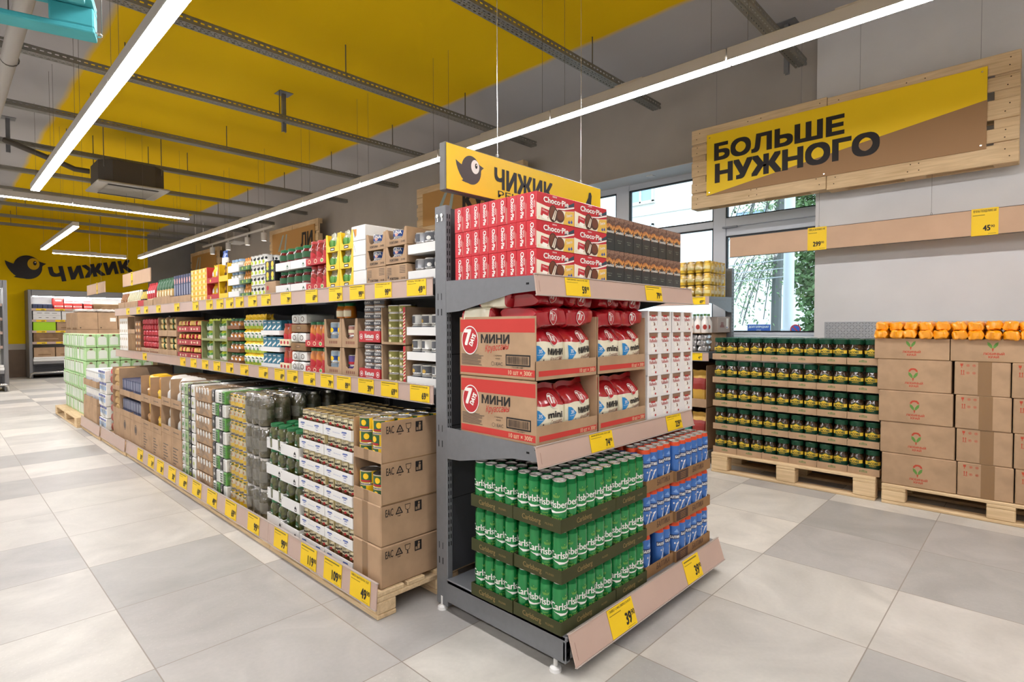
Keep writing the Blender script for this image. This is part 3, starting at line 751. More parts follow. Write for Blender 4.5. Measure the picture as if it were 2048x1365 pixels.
# ---------------------------------------------------------------- hanging lightbox over the shelf end
def shelf_end_sign():
    SY = M('lightbox_yellow', '#f2c60d', .4); FRM = M('lightbox_frame', '#6d6a66', .4, metal=.4)
    b = MB(); b.box(-.585, -.02, 0, .585, .02, .21, FRM, .004)
    o = ob('hanging_sign', b.mesh('hanging_sign'), None, (2.135, 1.9, 1.893)); tag(o, 'yellow hanging sign with a bird mark over the shelf end', 'sign')
    b = MB(); b.box(-.578, -.023, .006, .578, -.0205, .204, SY); f = front(b, -.023)
    bird(f, -.44, .112, .128, M('bird_grey', '#4a4140', .5), PAPER)
    f.text('ЧИЖИК', -.285, .062, .088, INK, 2, .035, 'L', w=.42)
    f.text('РЕКОМЕНДУЕТ!', .335, .020, .030, INK, 2, .02, 'R', w=.6)
    f.poly([(.36, .02), (.36, .075), (.42, .08), (.455, .135), (.462, .165), (.482, .168), (.49, .15), (.484, .10), (.53, .10), (.54, .09), (.535, .02)], INK, 2)
    ob('face_panel', b.mesh('face_panel'), o)
    b = MB(); b.box(-.578, .0205, .006, .578, .023, .204, SY); ob('face_panel', b.mesh('face_panel'), o)
    for u in (-.245, .42):
        w_ = MB(); w_.tube([(u, 0, .215), (u, 0, ZC-1.893)], .0018, SILV, 6); ob('wire', w_.mesh('wire'), o)
        w_ = MB(); w_.tube([(u+.008*math.cos(t*PI/5), 0, .222+.010*math.sin(t*PI/5)) for t in range(11)], .002, SILV, 6); ob('hook', w_.mesh('hook'), o)
shelf_end_sign()

# ---------------------------------------------------------------- pallet board over the window wall
ROTW = Matrix(((0, 0, -1), (-1, 0, 0), (0, 1, 0))).to_euler()
def pallet_sign():
    p = pallet_proto(1.262, .81, .144)
    for k, y in enumerate((2.043, .776)):
        r = ob('wooden_pallet', None, None, (5.654, y, 2.906+(.012 if k == 0 else 0)), tuple(ROTW))
        tag(r, 'upright pallet behind the yellow and brown wall sign, ' + ('half over the window' if k == 0 else 'half over the pier'), 'pallet', 'pallets behind the wall sign')
        for q in p.parts: ob(q[0], q[1], r)
        for u in (-.4, .4):
            w_ = MB(); w_.tube([(u, .40, .07), (u, ZC-2.906-.013, .07)], .0012, GREYM, 5); ob('wire', w_.mesh('wire'), r)
    b = MB(); SY = M('board_yellow', '#f7cf14', .5); SB = M('board_brown', '#a27d57', .6)
    b.box(5.500, .329, 2.626, 5.5085, 2.506, 3.240, SB, .001)
    f = plane(b, (5.500, 2.506, 2.626), (0, -1, 0), (0, 0, 1)); f.e = .0008
    f.poly([(.001, .001), (2.176, .364), (2.176, .613), (.001, .613)], SY, 1)
    f.text('БОЛЬШЕ', .09, .347, .150, INK, 2, .055, 'L', w=1.135)
    f.text('НУЖНОГО', .10, .124, .165, INK, 2, .055, 'L', w=1.385)
    for u, v in ((.03, .03), (2.145, .03), (2.145, .58), (.03, .58), (1.08, .02)): f.disc(u, v, .0075, SILV, 3, 10)
    o = ob('wall_sign', b.mesh('wall_sign')); tag(o, 'yellow and brown board with two words in black, fixed on pallets', 'sign')
pallet_sign()
# boards on pallets further along the window wall
def far_wall_signs():
    p = pallet_proto(1.17, .75, .10, nails=False); SB = M('kraft_board', '#b98b4f', .6)
    data = ((5.62, 'КУПИ', 'beside the window'), (11.3, 'ЛИ', 'farther along, over the sauce jars'), (17.0, '', 'by the far corner'))
    for y, t, wh in data:
        for s_ in (.59, -.59):
            r = ob('wooden_pallet', None, None, (5.6, y+.6*0+s_+.6, 3.15), tuple(ROTW))
            tag(r, 'upright pallet behind the kraft sign %s, %s half' % (wh, 'farther' if s_ > 0 else 'nearer'), 'pallet', 'pallets behind the kraft signs')
            for q in p.parts: ob(q[0], q[1], r)
        b = MB(); b.box(5.488, y-.45, 2.9, 5.496, y+1.6, 3.42, SB, .001); f = plane(b, (5.488, y+1.6, 2.9), (0, -1, 0), (0, 0, 1)); f.e = .001
        if t: f.text(t, 1.95, .12, .26, INK, 2, .045, 'R')
        f.poly([(.3, .1), (.55, .45), (.62, .45), (.4, .1)], M('kraft_print', '#9fb0ae', .6), 2); f.poly([(.62, .1), (.72, .45), (.78, .45), (.70, .1)], MATS['kraft_print'], 2)
        o = ob('wall_sign', b.mesh('wall_sign')); tag(o, 'brown kraft board on pallets %s' % wh, 'sign')
far_wall_signs()
# long price rail hung in front of the window
def hung_rail(x, y0, y1, z, h, tags, label, wires):
    r = ob('hanging_price_rail', None, None, (x, y1, z)); tag(r, label, 'price rail')
    b = MB(); b.box(0, -.006, 0, y1-y0, .006, h, RAILK, .001); b.box(0, -.007, -.004, y1-y0, .007, 0, DARK); b.box(0, -.007, h, y1-y0, .007, h+.004, DARK)
    o = ob('card_strip', b.mesh('card_strip'), r, rot=(0, 0, -PI/2))
    for u, w_, price, ttl in tags: ob('price_tag', tag_mesh(price, w_, h+.012, ttl, True), o, (u, -.0065, -.004))
    for u in wires:
        b = MB(); b.tube([(u+.006*math.cos(t*PI/5), 0, h+.012+.008*math.sin(t*PI/5)) for t in range(11)], .0016, RODM, 6); b.tube([(u, 0, h+.02), (u, 0, (ZC-z) if x < 4 else 2.50-z)], .0011, RODM, 5); ob('wire', b.mesh('wire'), o)
hung_rail(5.52, -.95, 2.266, 1.984, .192, ((.787, .154, '299', 'КОФЕ JACOBS MONARCH 190Г'), (1.936, .157, '45', 'ПЕЧЕНЬЕ ПОСИДЕЛКИНО 320Г')), 'long kraft price rail on wires before the window and pier', (.80, 1.61, 2.16))
hung_rail(2.0, 8.45, 9.95, 1.90, .18, ((.55, .1, '59', None),), 'kraft price rail hung past the end of the long shelves', (.3, 1.2))
hung_rail(2.0, 11.2, 12.7, 1.88, .18, ((.9, .1, '64', None),), 'farther kraft price rail hung above the stacked brown boxes', (.3, 1.2))

# ================================================================ shelving
TB_ = dict
TAGS_TOP = [(2.15, '49', 'ПЕЧЕНЬ ТРЕСКИ 115Г'), (2.43, '99', 'ТУНЕЦ FORTUNA 185Г'), (2.68, '99', None), (2.91, '29', None), (3.2, '69', None), (3.55, '79', None), (3.86, '63', None), (4.09, '79', None), (4.33, '69', None), (4.53, '64', None), (4.74, '77', None), (4.98, '59', None), (5.33, '74', None), (5.86, '59', None), (6.47, '59', None), (6.94, '49', None), (7.26, '49', None), (7.73, '99', None)]
TAGS_MID = [(2.13, '69', 'ОЛИВКИ БЕЗ КОСТОЧКИ 300Г'), (2.38, '69', None), (2.6, '39', 'КИЛЬКА В ТОМАТЕ 240Г'), (2.83, '89', None), (3.02, '79', None), (3.24, '64', None), (3.47, '69', None), (3.66, '69', None), (3.92, '69', None), (4.26, '64', None), (4.55, '89', None), (4.83, '21', None), (5.11, '19', None), (5.41, '9', None), (5.71, '9', None), (7.03, '49', None)]
TAGS_BOT = [(2.23, '49', 'МЯСО ЦЫПЛЕНКА 325Г'), (2.48, '109', None), (2.73, '119', None), (3.06, '99', None), (3.44, '99', None), (3.81, '69', None), (4.16, '49', None), (4.48, '69', None), (4.8, '69', None), (5.09, '30', None), (5.42, '30', None), (5.71, '34', None), (6.08, '30', None)]

def slots(f, u, v0, v1, step=.033, w=.005, h=.018):
    v = v0
    while v < v1:
        f.rect(u-w/2, v, u+w/2, v+h, SLOT, 1); v += step
YS, YE = 2.03, 8.40     # the long unit runs along Y from here to there
def long_unit():
    root = ob('double_sided_shelving', None, None, (2.23, YS, 0)); tag(root, 'long grey double-sided shop shelving down the middle of the hall', 'shelving')
    n = 5; L = (YE-YS)/n
    for k in range(n+1):
        y = min(max(L*k, .03), YE-YS-.03); b = MB(); b.box(-.04, y-.03, 0, .04, y+.03, 1.80, GREYM, .003)
        for sx in (-1, 1):
            if sx > 0: b.box(0, y-.02, .03, sx*.60, y+.02, .10, GREYM, .003)
            f = lside(b, -.04) if sx < 0 else rside(b, .04)
            slots(f, -y-.012 if sx < 0 else y-.012, .2, 1.76); slots(f, -y+.012 if sx < 0 else y+.012, .2, 1.76)
        ob('upright', b.mesh('upright'), root)
    for k in range(n):
        b = MB(); b.box(-.012, L*k+.031, .15, .012, L*(k+1)-.031, 1.78, GREYD); ob('back_panel', b.mesh('back_panel'), root)
        for sx in (-1, 1):
            for z, nm in ((1.525, 'upper'), (1.012, 'lower')):
                b = MB(); x0, x1 = sorted((sx*.045, sx*.625))
                b.box(x0, L*k+.002, z-.03, x1, L*(k+1)-.002, z, GREYM, .003)
                for y in (L*k+.012, L*(k+1)-.012):
                    b.prism([(sx*.045, z-.03), (sx*.045, z-.13), (sx*.2, z-.13), (sx*.6, z-.05), (sx*.6, z-.03)], lambda u, v, y=y: (u, y-.0015, v), lambda u, v, y=y: (u, y+.0015, v), GREYM)
                ob('shelf', b.mesh('shelf'), root)
    for z, h, tags in ((1.445, .08, TAGS_TOP), (.955-.012, .08, TAGS_MID)):
        price_rail(root, 'price_rail', (-.632, YE-YS, z), -PI/2, YE-YS, h, [(YE-y, .15, p, t) for y, p, t in tags], RAILP, .0)
long_unit()

def end_unit():
    root = ob('end_shelf_unit', None, None, (2.235, 1.95, 0)); tag(root, 'grey end-of-aisle shelf unit with three levels facing the camera side', 'shelving')
    X0, X1 = -.635, .635
    for sx, xa, xb in ((-1, X0, X0+.032), (1, X1-.032, X1)):
        b = MB(); b.box(xa, -.012, .02, xb, .067, 1.845, GREYM, .003)
        f = front(b, -.012); slots(f, xa+.009, .3, 1.80, .033, .005, .02); slots(f, xa+.022, .3, 1.80, .033, .005, .02)
        f = lside(b, xa) if sx < 0 else rside(b, xb)
        for v in (.28, .82, 1.42):
            for u in ((-.045, -.02) if sx < 0 else (.02, .045)): f.rect(u-.002, v, u+.002, v+.03, SLOT, 1); f.rect(u-.003, v-.07, u+.003, v-.04, SLOT, 1)
        up = ob('upright', b.mesh('upright'), root)
        q = MB()
        for yy in (.012, .042):
            x = xa if sx < 0 else xb; q.tube([(x+sx*.006, yy, 1.80), (x, yy, 1.80)], .009, SILV, 10); q.box(x, yy-.004, 1.775, x+sx*.003, yy+.004, 1.80, SILV)
        ob('bolt', q.mesh('bolt'), up)
    b = MB(); b.box(X0+.033, .02, .16, X1-.033, .032, 1.84, GREYD); f = front(b, .02)
    for z in (.5, .84, 1.17, 1.5): f.rect(X0+.033, z, X1-.033, z+.003, SLOT, 1)
    ob('back_panel', b.mesh('back_panel'), root)
    # base deck
    b = MB(); b.box(X0-.01, -.70, .05, X0+.02, -.015, .155, GREYM, .004); b.box(X1-.02, -.70, .05, X1+.01, -.015, .155, GREYM, .004)
    b.box(X0-.01, -.705, .135, X1+.01, -.02, .156, GREYM, .004); b.box(X0-.01, -.70, .06, X1+.01, -.685, .135, GREYM, .003)
    f = front(b, -.70); slots(f, X0+.003, .06, .12, .03); slots(f, X0+.014, .06, .12, .03)
    ob('base_deck', b.mesh('base_deck'), root)
    for x in (X0+.005, X1-.005):
        for y in (-.64, .03):
            b = MB(); b.lathe([(0, 0), (.024, 0), (.022, .012), (.008, .018), (.008, .06), (0, .06)], WHITE, 14, x, y); ob('foot', b.mesh('foot'), root)
    # shelves
    for z, y0, nm, bh in ((1.492, -.555, 'upper', .11), (.832, -.555, 'lower', .11)):
        b = MB(); b.box(X0+.004, y0, z-.028, X1-.004, -.014, z, GREYM, .003); sh = ob('shelf', b.mesh('shelf'), root)
        for sx, x in ((-1, X0), (1, X1-.004)):
            q = MB(); q.prism([(-.013, z+.012), (-.013, z-.13), (-.10, z-.125), (-.42, z-.062), (y0, z-.055), (y0, z+.004), (-.06, z+.012)], lambda u, v: (x, u, v), lambda u, v: (x+.004, u, v), GREYM)
            f = lside(q, x) if sx < 0 else rside(q, x+.004)
            s_ = -1 if sx < 0 else 1
            f.rect(s_*(y0+.05)-.008, z-.03, s_*(y0+.05)+.008, z-.022, SLOT, 1); f.disc(s_*(y0+.012), z-.01, .003, SLOT, 1, 8)
            ob('bracket', q.mesh('bracket'), sh)
    W = X1-X0+.03
    price_rail(root, 'price_rail', (X0-.015, -.562, 1.421), 0, W, .078, [(1.848-1.585, .165, '59', 'ПИРОЖНОЕ CHOCO PIE 360Г'), (2.467-1.585, .156, '79', None)], RAILP, math.radians(-8))
    price_rail(root, 'price_rail', (X0-.015, -.572, .758), 0, W, .08, [(2.012-1.585, .17, '74', 'МИНИ КРУАССАНЫ 7DAYS 300Г'), (2.67-1.585, .16, '229', 'КОНФЕТЫ RAFFAELLO 150Г')], RAILP, math.radians(-12))
    price_rail(root, 'price_rail', (X0-.005, -.742, .057), 0, W, .112, [(1.925-1.595, .18, '39', 'ПИВО CARLSBERG 0,45Л'), (2.557-1.595, .16, '39', None)], RAILP, math.radians(-18))
end_unit()

# ---------------------------------------------------------------- pallets under the long shelves, each with its strip of prices
PAL = pallet_proto(1.13, .8, .122)
PLABEL = 'wooden pallet with a price strip, %s along the shelves from the open end'
for k in range(6):
    y0 = 2.10+1.135*k; xo = 1.335-.012*max(0, k-3)
    r = spawn(PAL, (xo+.4, y0+.565, 0), -PI/2, PLABEL % ORD[k], 'pallet', 'pallets under the long shelves')
    tags = [(y0+1.13-y, .17 if y < 3.5 else .19, p, t) for y, p, t in TAGS_BOT if y0 <= y < y0+1.135]
    price_rail(r, 'price_rail', (-.565, -.408, .052), 0, 1.133, .112, tags, RAILP, math.radians(-4))

# ================================================================ goods: builders
def tray(name, w, d, h, mat, fr=None, le=None, t=.003, fh=None, inner=None, back=None):
    """open tray; origin middle of the foot; fh: lower front lip"""
    b = MB(); fh = fh or h; back = back or h; inner = inner or mat
    b.box(-w/2, -d/2, 0, w/2, d/2, t, inner)
    b.box(-w/2, -d/2, t, w/2, -d/2+t, fh, mat); b.box(-w/2, d/2-t, t, w/2, d/2, back, mat)
    for x in (-w/2, w/2-t): b.box(x, -d/2+t, t, x+t, d/2-t, h, mat)
    if fr: fr(front(b, -d/2))
    if le: le(lside(b, -w/2))
    return Proto(name, b.mesh(name), (), w, d, h)
def notched(name, w, d, h, fh, mat, fr=None, le=None, t=.004, side=.03, inner=None, slope=True, top_=False):
    """shelf-ready carton: full sides, front cut low in the middle"""
    b = MB(); inner = inner or mat
    b.box(-w/2, -d/2, 0, w/2, d/2, t, inner); b.box(-w/2, d/2-t, t, w/2, d/2, h, inner)
    for x in (-w/2, w/2-t): b.box(x, -d/2, t, x+t, d/2-t, h, mat)
    pts = [(-w/2, 0), (w/2, 0), (w/2, h), (w/2-side*.7, h), (w/2-side*1.4, fh+.01), (w/2-side*1.9, fh), (-w/2+side*1.9, fh), (-w/2+side*1.4, fh+.01), (-w/2+side*.7, h), (-w/2, h)] if slope else [(-w/2, 0), (w/2, 0), (w/2, fh), (-w/2, fh)]
    b.prism(pts, lambda u, v: (u, -d/2-.0005, v), lambda u, v: (u, -d/2+t, v), mat)
    if top_: b.box(-w/2, -d/2+.02, h-t, w/2, d/2, h, mat)
    if fr: fr(front(b, -d/2-.0005))
    if le: le(lside(b, -w/2))
    return Proto(name, b.mesh(name), (), w, d, h)
def carton(name, w, d, h, mat, fr=None, le=None, c=.004, tape=False, tp=None):
    b = MB(); b.box(-w/2, -d/2, 0, w/2, d/2, h, mat, c); f = front(b, -d/2)
    if tape:
        f.rect(-.022, .0, .022, h, TAPE, 1); top(b, h).rect(-.022, -d/2, .022, d/2, TAPE, 1)
    if fr: fr(f)
    if le: le(lside(b, -w/2))
    if tp: tp(top(b, h))
    return Proto(name, b.mesh(name), (), w, d, h)
def beer(name, r, h, body, rim, decor, n=22):
    b = MB(); b.lathe([(0, .004), (r*.78, 0), (r*.86, .004), (r, .016), (r, h-.022), (r*.985, h-.018, rim), (r*.86, h-.004, rim)], body, n)
    decor(round_(b, r))
    l = MB(); l.lathe([(r*.86, h-.004), (r*.90, h-.002), (r*.90, h), (r*.83, h), (r*.80, h-.006), (0, h-.006)], SILV, n)
    l.box(-r*.22, -r*.42, h-.006, r*.22, r*.12, h-.0035, SILV, .0015); f = top(l, h-.0059); f.disc(0, -r*.45, r*.24, M('can_mouth', '#8f8d8a', .4, metal=.6), 1, 12)
    return Proto(name, b.mesh(name), [('lid', l.mesh('lid'))], 2*r, 2*r, h)
def tin(name, r, h, body, decor=None, lid=SILV, n=18, part=True, rim=SILV):
    b = MB(); b.lathe([(0, 0), (r, 0, rim), (r*1.02, .0015, rim), (r*1.02, .004, rim), (r, .005, rim), (r, h-.005), (r*1.02, h-.004, rim), (r*1.02, h-.0005, rim), (r*.97, h, rim)], body, n)
    if decor: decor(round_(b, r))
    l = MB(); l.lathe([(r*.97, h), (r*.95, h-.003), (r*.75, h-.003), (r*.73, h-.0022), (r*.45, h-.0022), (r*.43, h-.003), (0, h-.003)], lid, n)
    return Proto(name, b.mesh(name), [('lid', l.mesh('lid'))], 2*r, 2*r, h)
def jar(name, r, h, glass, lidm, decor=None, neck=.82, lidh=.018, n=18, sh=.035, lr=None):
    lr = lr or r*neck*1.04
    b = MB(); b.lathe([(0, 0), (r*.9, 0), (r, .008), (r, h-lidh-sh), (r*.96, h-lidh-sh*.6), (r*neck, h-lidh-sh*.15), (r*neck, h-lidh)], glass, n)
    if decor: decor(round_(b, r))
    l = MB(); l.lathe([(r*neck, h-lidh), (lr, h-lidh), (lr*1.01, h-.003), (lr*.94, h), (lr*.8, h-.001), (0, h-.001)], lidm, n)
    return Proto(name, b.mesh(name), [('lid', l.mesh('lid'))], 2*r, 2*r, h)
def bottle(name, r, h, glass, capm, decor=None, n=14):
    b = MB(); b.lathe([(0, 0), (r*.92, 0), (r, .006), (r, h*.52), (r*.9, h*.6), (r*.42, h*.78), (r*.36, h*.93)], glass, n)
    if decor: decor(round_(b, r))
    l = MB(); l.lathe([(r*.36, h*.9), (r*.42, h*.9), (r*.42, h), (0, h)], capm, n)
    return Proto(name, b.mesh(name), [('cap', l.mesh('cap'))], 2*r, 2*r, h)
def bag(name, w, h, t, bands, decor=None, seed=1, nu=18, nv=18, crease=.004, flat=.35, seal=.06):
    """stuffed pouch with welded ends; bands: [(height fraction, material)] from below; decor(Surf) prints on the front"""
    r = random.Random(seed)
    ph = [r.uniform(0, 6.28) for _ in range(8)]
    def thick(u, v):           # u in -1..1, v in 0..1
        a = max(0.0, 1-abs(u)**6)**.6; lo = min(1.0, v/flat) if v < flat else 1.0
        return t*.5*a*min(1.0, (1-v)/.30)**.8*(.7+.3*lo)
    fold = lambda x: 2*abs(((x/6.2832) % 1)-.5)-.5
    def crs(u, v): return crease*(fold(5*u+ph[0]+4*v)+.8*fold(8*v+ph[1]-4*u)+.7*fold(9*u+ph[2]+7*v))*(.25+.9*abs(v-.3)+.5*abs(u))*(1-abs(u)**8)
    def pt(x, z, e=0.0):
        u = max(-1, min(1, 2*x/w)); v = max(0, min(1, z/h))
        return (x*(1-.05*math.sin(PI*v)*abs(u)), -thick(u, v)-crs(u, v)-e, z+.004*math.sin(5*u+ph[3])*v)
    b = MB(); zs = [h*(j/nv) for j in range(nv+1)]; xs = [w*(i/nu-.5) for i in range(nu+1)]
    def mat(v):
        for q, m in bands:
            if v <= q: return m
        return bands[-1][1]
    for s_ in (0, 1):
        vs = []
        for z in zs:
            for x in xs:
                p = pt(x, z); vs.append(p if s_ == 0 else (p[0], thick(2*x/w, z/h)+.6*crs(-2*x/w, z/h), p[2]))
        for j in range(nv):
            row = vs[j*(nu+1):(j+2)*(nu+1)]
            b.add(row, [(i, i+1, nu+2+i, nu+1+i) for i in range(nu)], mat((j+.5)/nv), True)
    b.add([pt(x, 0) for x in xs]+[(x, thick(2*x/w, 0), 0) for x in xs], [(i, i+1, nu+2+i, nu+1+i) for i in range(nu)], bands[0][1], True)
    top_ = [pt(x, h) for x in xs]; b.add(top_+[(p[0]*1.01, p[1]+.004*math.sin(9*p[0]/w+ph[4]), p[2]+seal*.35) for p in top_], [(i, i+1, nu+2+i, nu+1+i) for i in range(nu)], bands[-1][1], True)
    if decor: decor(Surf(b, lambda u, v, e: pt(u, v, e+.0018), .0005, .012, .014))
    return Proto(name, b.mesh(name, 24), (), w, t, h)
def lying(name, w, d, h, m, decor=None, seed=1, crease=.005, ends=.16, m2=None, band=.74):
    """soft pack lying flat, its welded ends to either side across; the face towards -Y carries the print"""
    r = random.Random(seed); ph = [r.uniform(0, 6.28) for _ in range(6)]; nu, nv = 16, 20; b = MB(); vs = []
    fold = lambda x: 2*abs(((x/6.2832) % 1)-.5)-.5
    sg = lambda x: math.copysign(abs(x)**.42, x)
    def pt(u, a, e=0.0):      # u -1..1 across, a angle round the pack
        s = 1-max(0, (abs(u)-(1-ends))/ends)**1.5*.88
        c, q = math.cos(a), math.sin(a)
        k = crease*(fold(4*u+2*a+ph[0])+.8*fold(7*u-3*a+ph[1])+.7*fold(4*a+ph[2]-3*u)+.5*fold(11*u+ph[3]))
        return (u*w/2+.004*math.sin(3*a+ph[4]), (d/2*(.8+.2*s))*sg(c)+(k+e)*c, h/2+h/2*s*sg(q)+(k*.7+e)*q)
    for i in range(nu+1):
        for j in range(nv): vs.append(pt(2*i/nu-1, 2*PI*j/nv))
    for i in range(nu):
        b.add([vs[i*nv+j] for j in range(nv)]+[vs[(i+1)*nv+j] for j in range(nv)], [(j, (j+1) % nv, nv+(j+1) % nv, nv+j) for j in range(nv)], m2 if m2 and abs(2*(i+.5)/nu-1) > band else m, True)
    b.add([vs[j] for j in range(nv)], [tuple(range(nv))], m2 or m); b.add([vs[nu*nv+j] for j in range(nv)], [tuple(range(nv))], m2 or m)
    if decor: decor(Surf(b, lambda u, v, e: pt(2*u/w, PI-math.asin(max(-.98, min(.98, math.copysign(min(1, abs((v-h/2)/(h/2)))**2.2, v-h/2)))), e+.002), .0006, .014, .012))
    return Proto(name, b.mesh(name, 24), (), w, d, h)
def soft(name, w, d, h, m, seed=1, k=.004, decor=None, c=.012, bands=None):
    """plump block: a box with rounded edges and uneven faces"""
    r = random.Random(seed); b = MB(); n = 5; ph = [r.uniform(0, 6.28) for _ in range(6)]
    vs, fs, ix = [], [], {}
    def P_(i, j, l):
        key = (i, j, l)
        if key not in ix:
            x, y, z = (i/n-.5)*2, (j/n-.5)*2, (l/n-.5)*2
            q = (abs(x)**6+abs(y)**6+abs(z)**6)**(1/6); L = max(abs(x), abs(y), abs(z)) or 1
            s_ = L/q if q else 1
            dx = k*(math.sin(4*y+5*z+ph[0])+math.sin(7*z+ph[1])); dy = k*(math.sin(5*x+6*z+ph[2])+math.sin(6*x+ph[3])); dz = k*math.sin(5*x+4*y+ph[4])*(l > 0)
            ix[key] = len(vs); vs.append((x*s_*w/2+dx, y*s_*d/2+dy, h/2+z*s_*h/2+dz))
        return ix[key]
    for a in range(n):
        for c_ in range(n):
            for e in (0, n):
                q = [(e, a, c_), (e, a+1, c_), (e, a+1, c_+1), (e, a, c_+1)]; fs.append(tuple(P_(*t) for t in (q if e else q[::-1])))
                q = [(a, e, c_), (a, e, c_+1), (a+1, e, c_+1), (a+1, e, c_)]; fs.append(tuple(P_(*t) for t in (q if e else q[::-1])))
                q = [(a, c_, e), (a+1, c_, e), (a+1, c_+1, e), (a, c_+1, e)]; fs.append(tuple(P_(*t) for t in (q if e else q[::-1])))
    b.add(vs, fs, m, True)
    if decor: decor(front(b, -d/2-k*1.5-.001))
    return Proto(name, b.mesh(name, 50), (), w, d, h)
def wrap_part(w, d, h, g=.004, seed=1):
    """crinkled clear film round a pack"""
    p = soft('film_wrap', w+g, d+g, h+g*.6, FILM, seed, .0035); return ('film_wrap', p.me)
def at(me_proto, x, y, z):
    """a copy of a kind's meshes moved inside a pack, so the pack keeps them as parts"""
    k = (me_proto.name, me_proto.me.name, round(x, 4), round(y, 4), round(z, 4)); return k

# ================================================================ goods on the shelf end
def shelf_end_goods():
    E = endface(1.6, 1.40)
    # ---- red cake boxes
    CR = M('choco_red', '#c11f2b', .35, coat=.3); CC = M('choco_cream', '#efe6cf', .4, coat=.3); CY = M('choco_gold', '#e2b44a', .4, coat=.3); CB = M('choco_brown', '#4a2517', .4, coat=.3); CB2 = M('choco_brown_light', '#6d3a22', .45); NV = M('choco_navy', '#29404c', .4)
    def fr(f):
        f.poly([(-.117, .001), (.117, .001), (.117, .062), (.06, .055), (0, .053), (-.06, .058), (-.117, .066)], CC, 1)
        f.poly([(.045, .001), (.117, .001), (.117, .060), (.075, .056), (.06, .054)], CY, 2)
        f.poly([(.05, .066), (.117, .082), (.117, .098), (.06, .074)], NV, 2); f.poly([(.0, .055), (.05, .058), (.117, .074), (.117, .080), (.05, .064), (0, .058)], PAPER, 3)
        f.poly([(-.095, .02), (-.05, .012), (-.044, .044), (-.09, .05)], MATS['choco_red'], 3); f.text('Choco', -.07, .036, .007, PAPER, 4, .01, w=.032, rot=-8)
        f.poly([(-.09, .01), (-.06, .004), (-.05, .02), (-.08, .026)], M('choco_white', '#f7f1e4', .5), 4)
        f.disc(.024, .030, .0255, CB, 3, 22, 1.12); f.disc(.026, .033, .020, CB2, 4, 20, 1.1)
        f.disc(-.020, .034, .033, CB, 5, 26, .78); f.disc(-.023, .036, .027, CB2, 6, 22, .7); f.poly([(-.034, .008), (-.010, .004), (.006, .014), (.004, .050), (-.004, .058), (-.014, .050)], CB, 7); f.poly([(-.029, .012), (-.012, .007), (.001, .046), (-.009, .050)], CC, 8); f.poly([(-.022, .010), (-.019, .009), (-.003, .047), (-.006, .049)], CB2, 9)
        f.text('Лимон', .085, .035, .012, PAPER, 3, .01, w=.04, rot=14); f.poly([(.075, .012), (.083, .022), (.091, .012), (.083, .006)], M('choco_blue', '#2f4f9a', .5), 3); f.poly([(.092, .015), (.100, .025), (.106, .014), (.098, .008)], MATS['choco_blue'], 3)
        f.text('Choco·Pie', .0, .073, .021, PAPER, 4, .03, w=.155); f.text('ORION', -.01, .0975, .006, PAPER, 3, .02)
        f.text('25', -.105, .006, .008, CY, 2)
    def le(f):
        f.text('Choco·Pie', -.003, .098, .017, PAPER, 2, .03, 'L', w=.085, rot=-90); f.text('ORION', .0125, .075, .006, PAPER, 2, .02, 'L', rot=-90); f.disc(-.002, .1035, .0012, PAPER, 2, 8)
        f.rect(.0235, .01, .0245, .07, CC, 1)
    box = carton('cake_box', .236, .0525, .1085, CR, fr, le, .0015)
    for t in range(3):
        for c in range(2):
            for r in range(9 if c == 0 else 2):
                lab = 'red and cream cake box, %s, %s' % (tierw(t, 3), 'front corner' if (c, r) == (0, 0) else 'front, beside the tea' if (c, r) == (1, 0) else ('second row, beside the tea' if c == 1 else '%s along the side from the front corner' % ORD[r]))
                spawn(box, E.at(.126+.2365*c+RND.uniform(-.001, .001), .033+.0532*r, 1.4925+.109*t), E.rz+RND.uniform(-.006, .006), lab, 'cake box', 'red cake boxes on the shelf end')
    # ---- tea
    m, nt, b_, tc, s = base('tea_print', .3, .4); b_.inputs['Coat Weight'].default_value = .25
    n1 = noise(nt, tc, 30, 5, 1.2); zz = mth(nt, 'ADD', mth(nt, 'ADD', s[2], mth(nt, 'MULTIPLY', mth(nt, 'ABSOLUTE', s[0]), .35)), mth(nt, 'MULTIPLY', mth(nt, 'SUBTRACT', n1, .53), .10))
    cr = nt.nodes.new('ShaderNodeValToRGB'); nt.links.new(mth(nt, 'DIVIDE', zz, .152), cr.inputs[0]); e = cr.color_ramp.elements
    e[0].color = rgb('#1d2827'); e[0].position = 0; e[1].color = rgb('#2c2724'); e[1].position = .58
    for p_, c_ in ((.64, '#5f3418'), (.70, '#e0a050'), (.75, '#b8703a'), (.83, '#452a22'), (.93, '#94705c'), (1, '#6b4c3f')):
        q = e.new(p_); q.color = rgb(c_)
    nt.links.new(cr.outputs[0], b_.inputs['Base Color'])
    def fr(f): f.text('Greenfield', 0, .077, .0135, PAPER, 2, .02, w=.064); f.text('ЧЁРНЫЙ ЧАЙ', 0, .045, .004, M('tea_gold', '#8e9a86', .5), 2); f.rect(-.012, .036, .012, .038, MATS['tea_gold'], 2)
    tea = carton('tea_box', .078, .075, .152, m, fr, None, .001)
    for t in range(2):
        for c in range(9):
            for r in range(1 if t == 0 else 2):
                spawn(tea, E.at(.482+.0395+.0797*c, .055+.077*r, 1.4925+.1525*t), E.rz+RND.uniform(-.02, .02), 'dark cloudy tea box, %s, %s from the cake boxes%s' % (tierw(t, 2), ORD[c], ', second row' if r else ''), 'tea box', 'tea boxes on the shelf end')
    # ---- croissant cartons and bags
    PALE = M('carton_pale', '#d8b894', .7); CRD = M('carton_red', '#c23a32', .75)
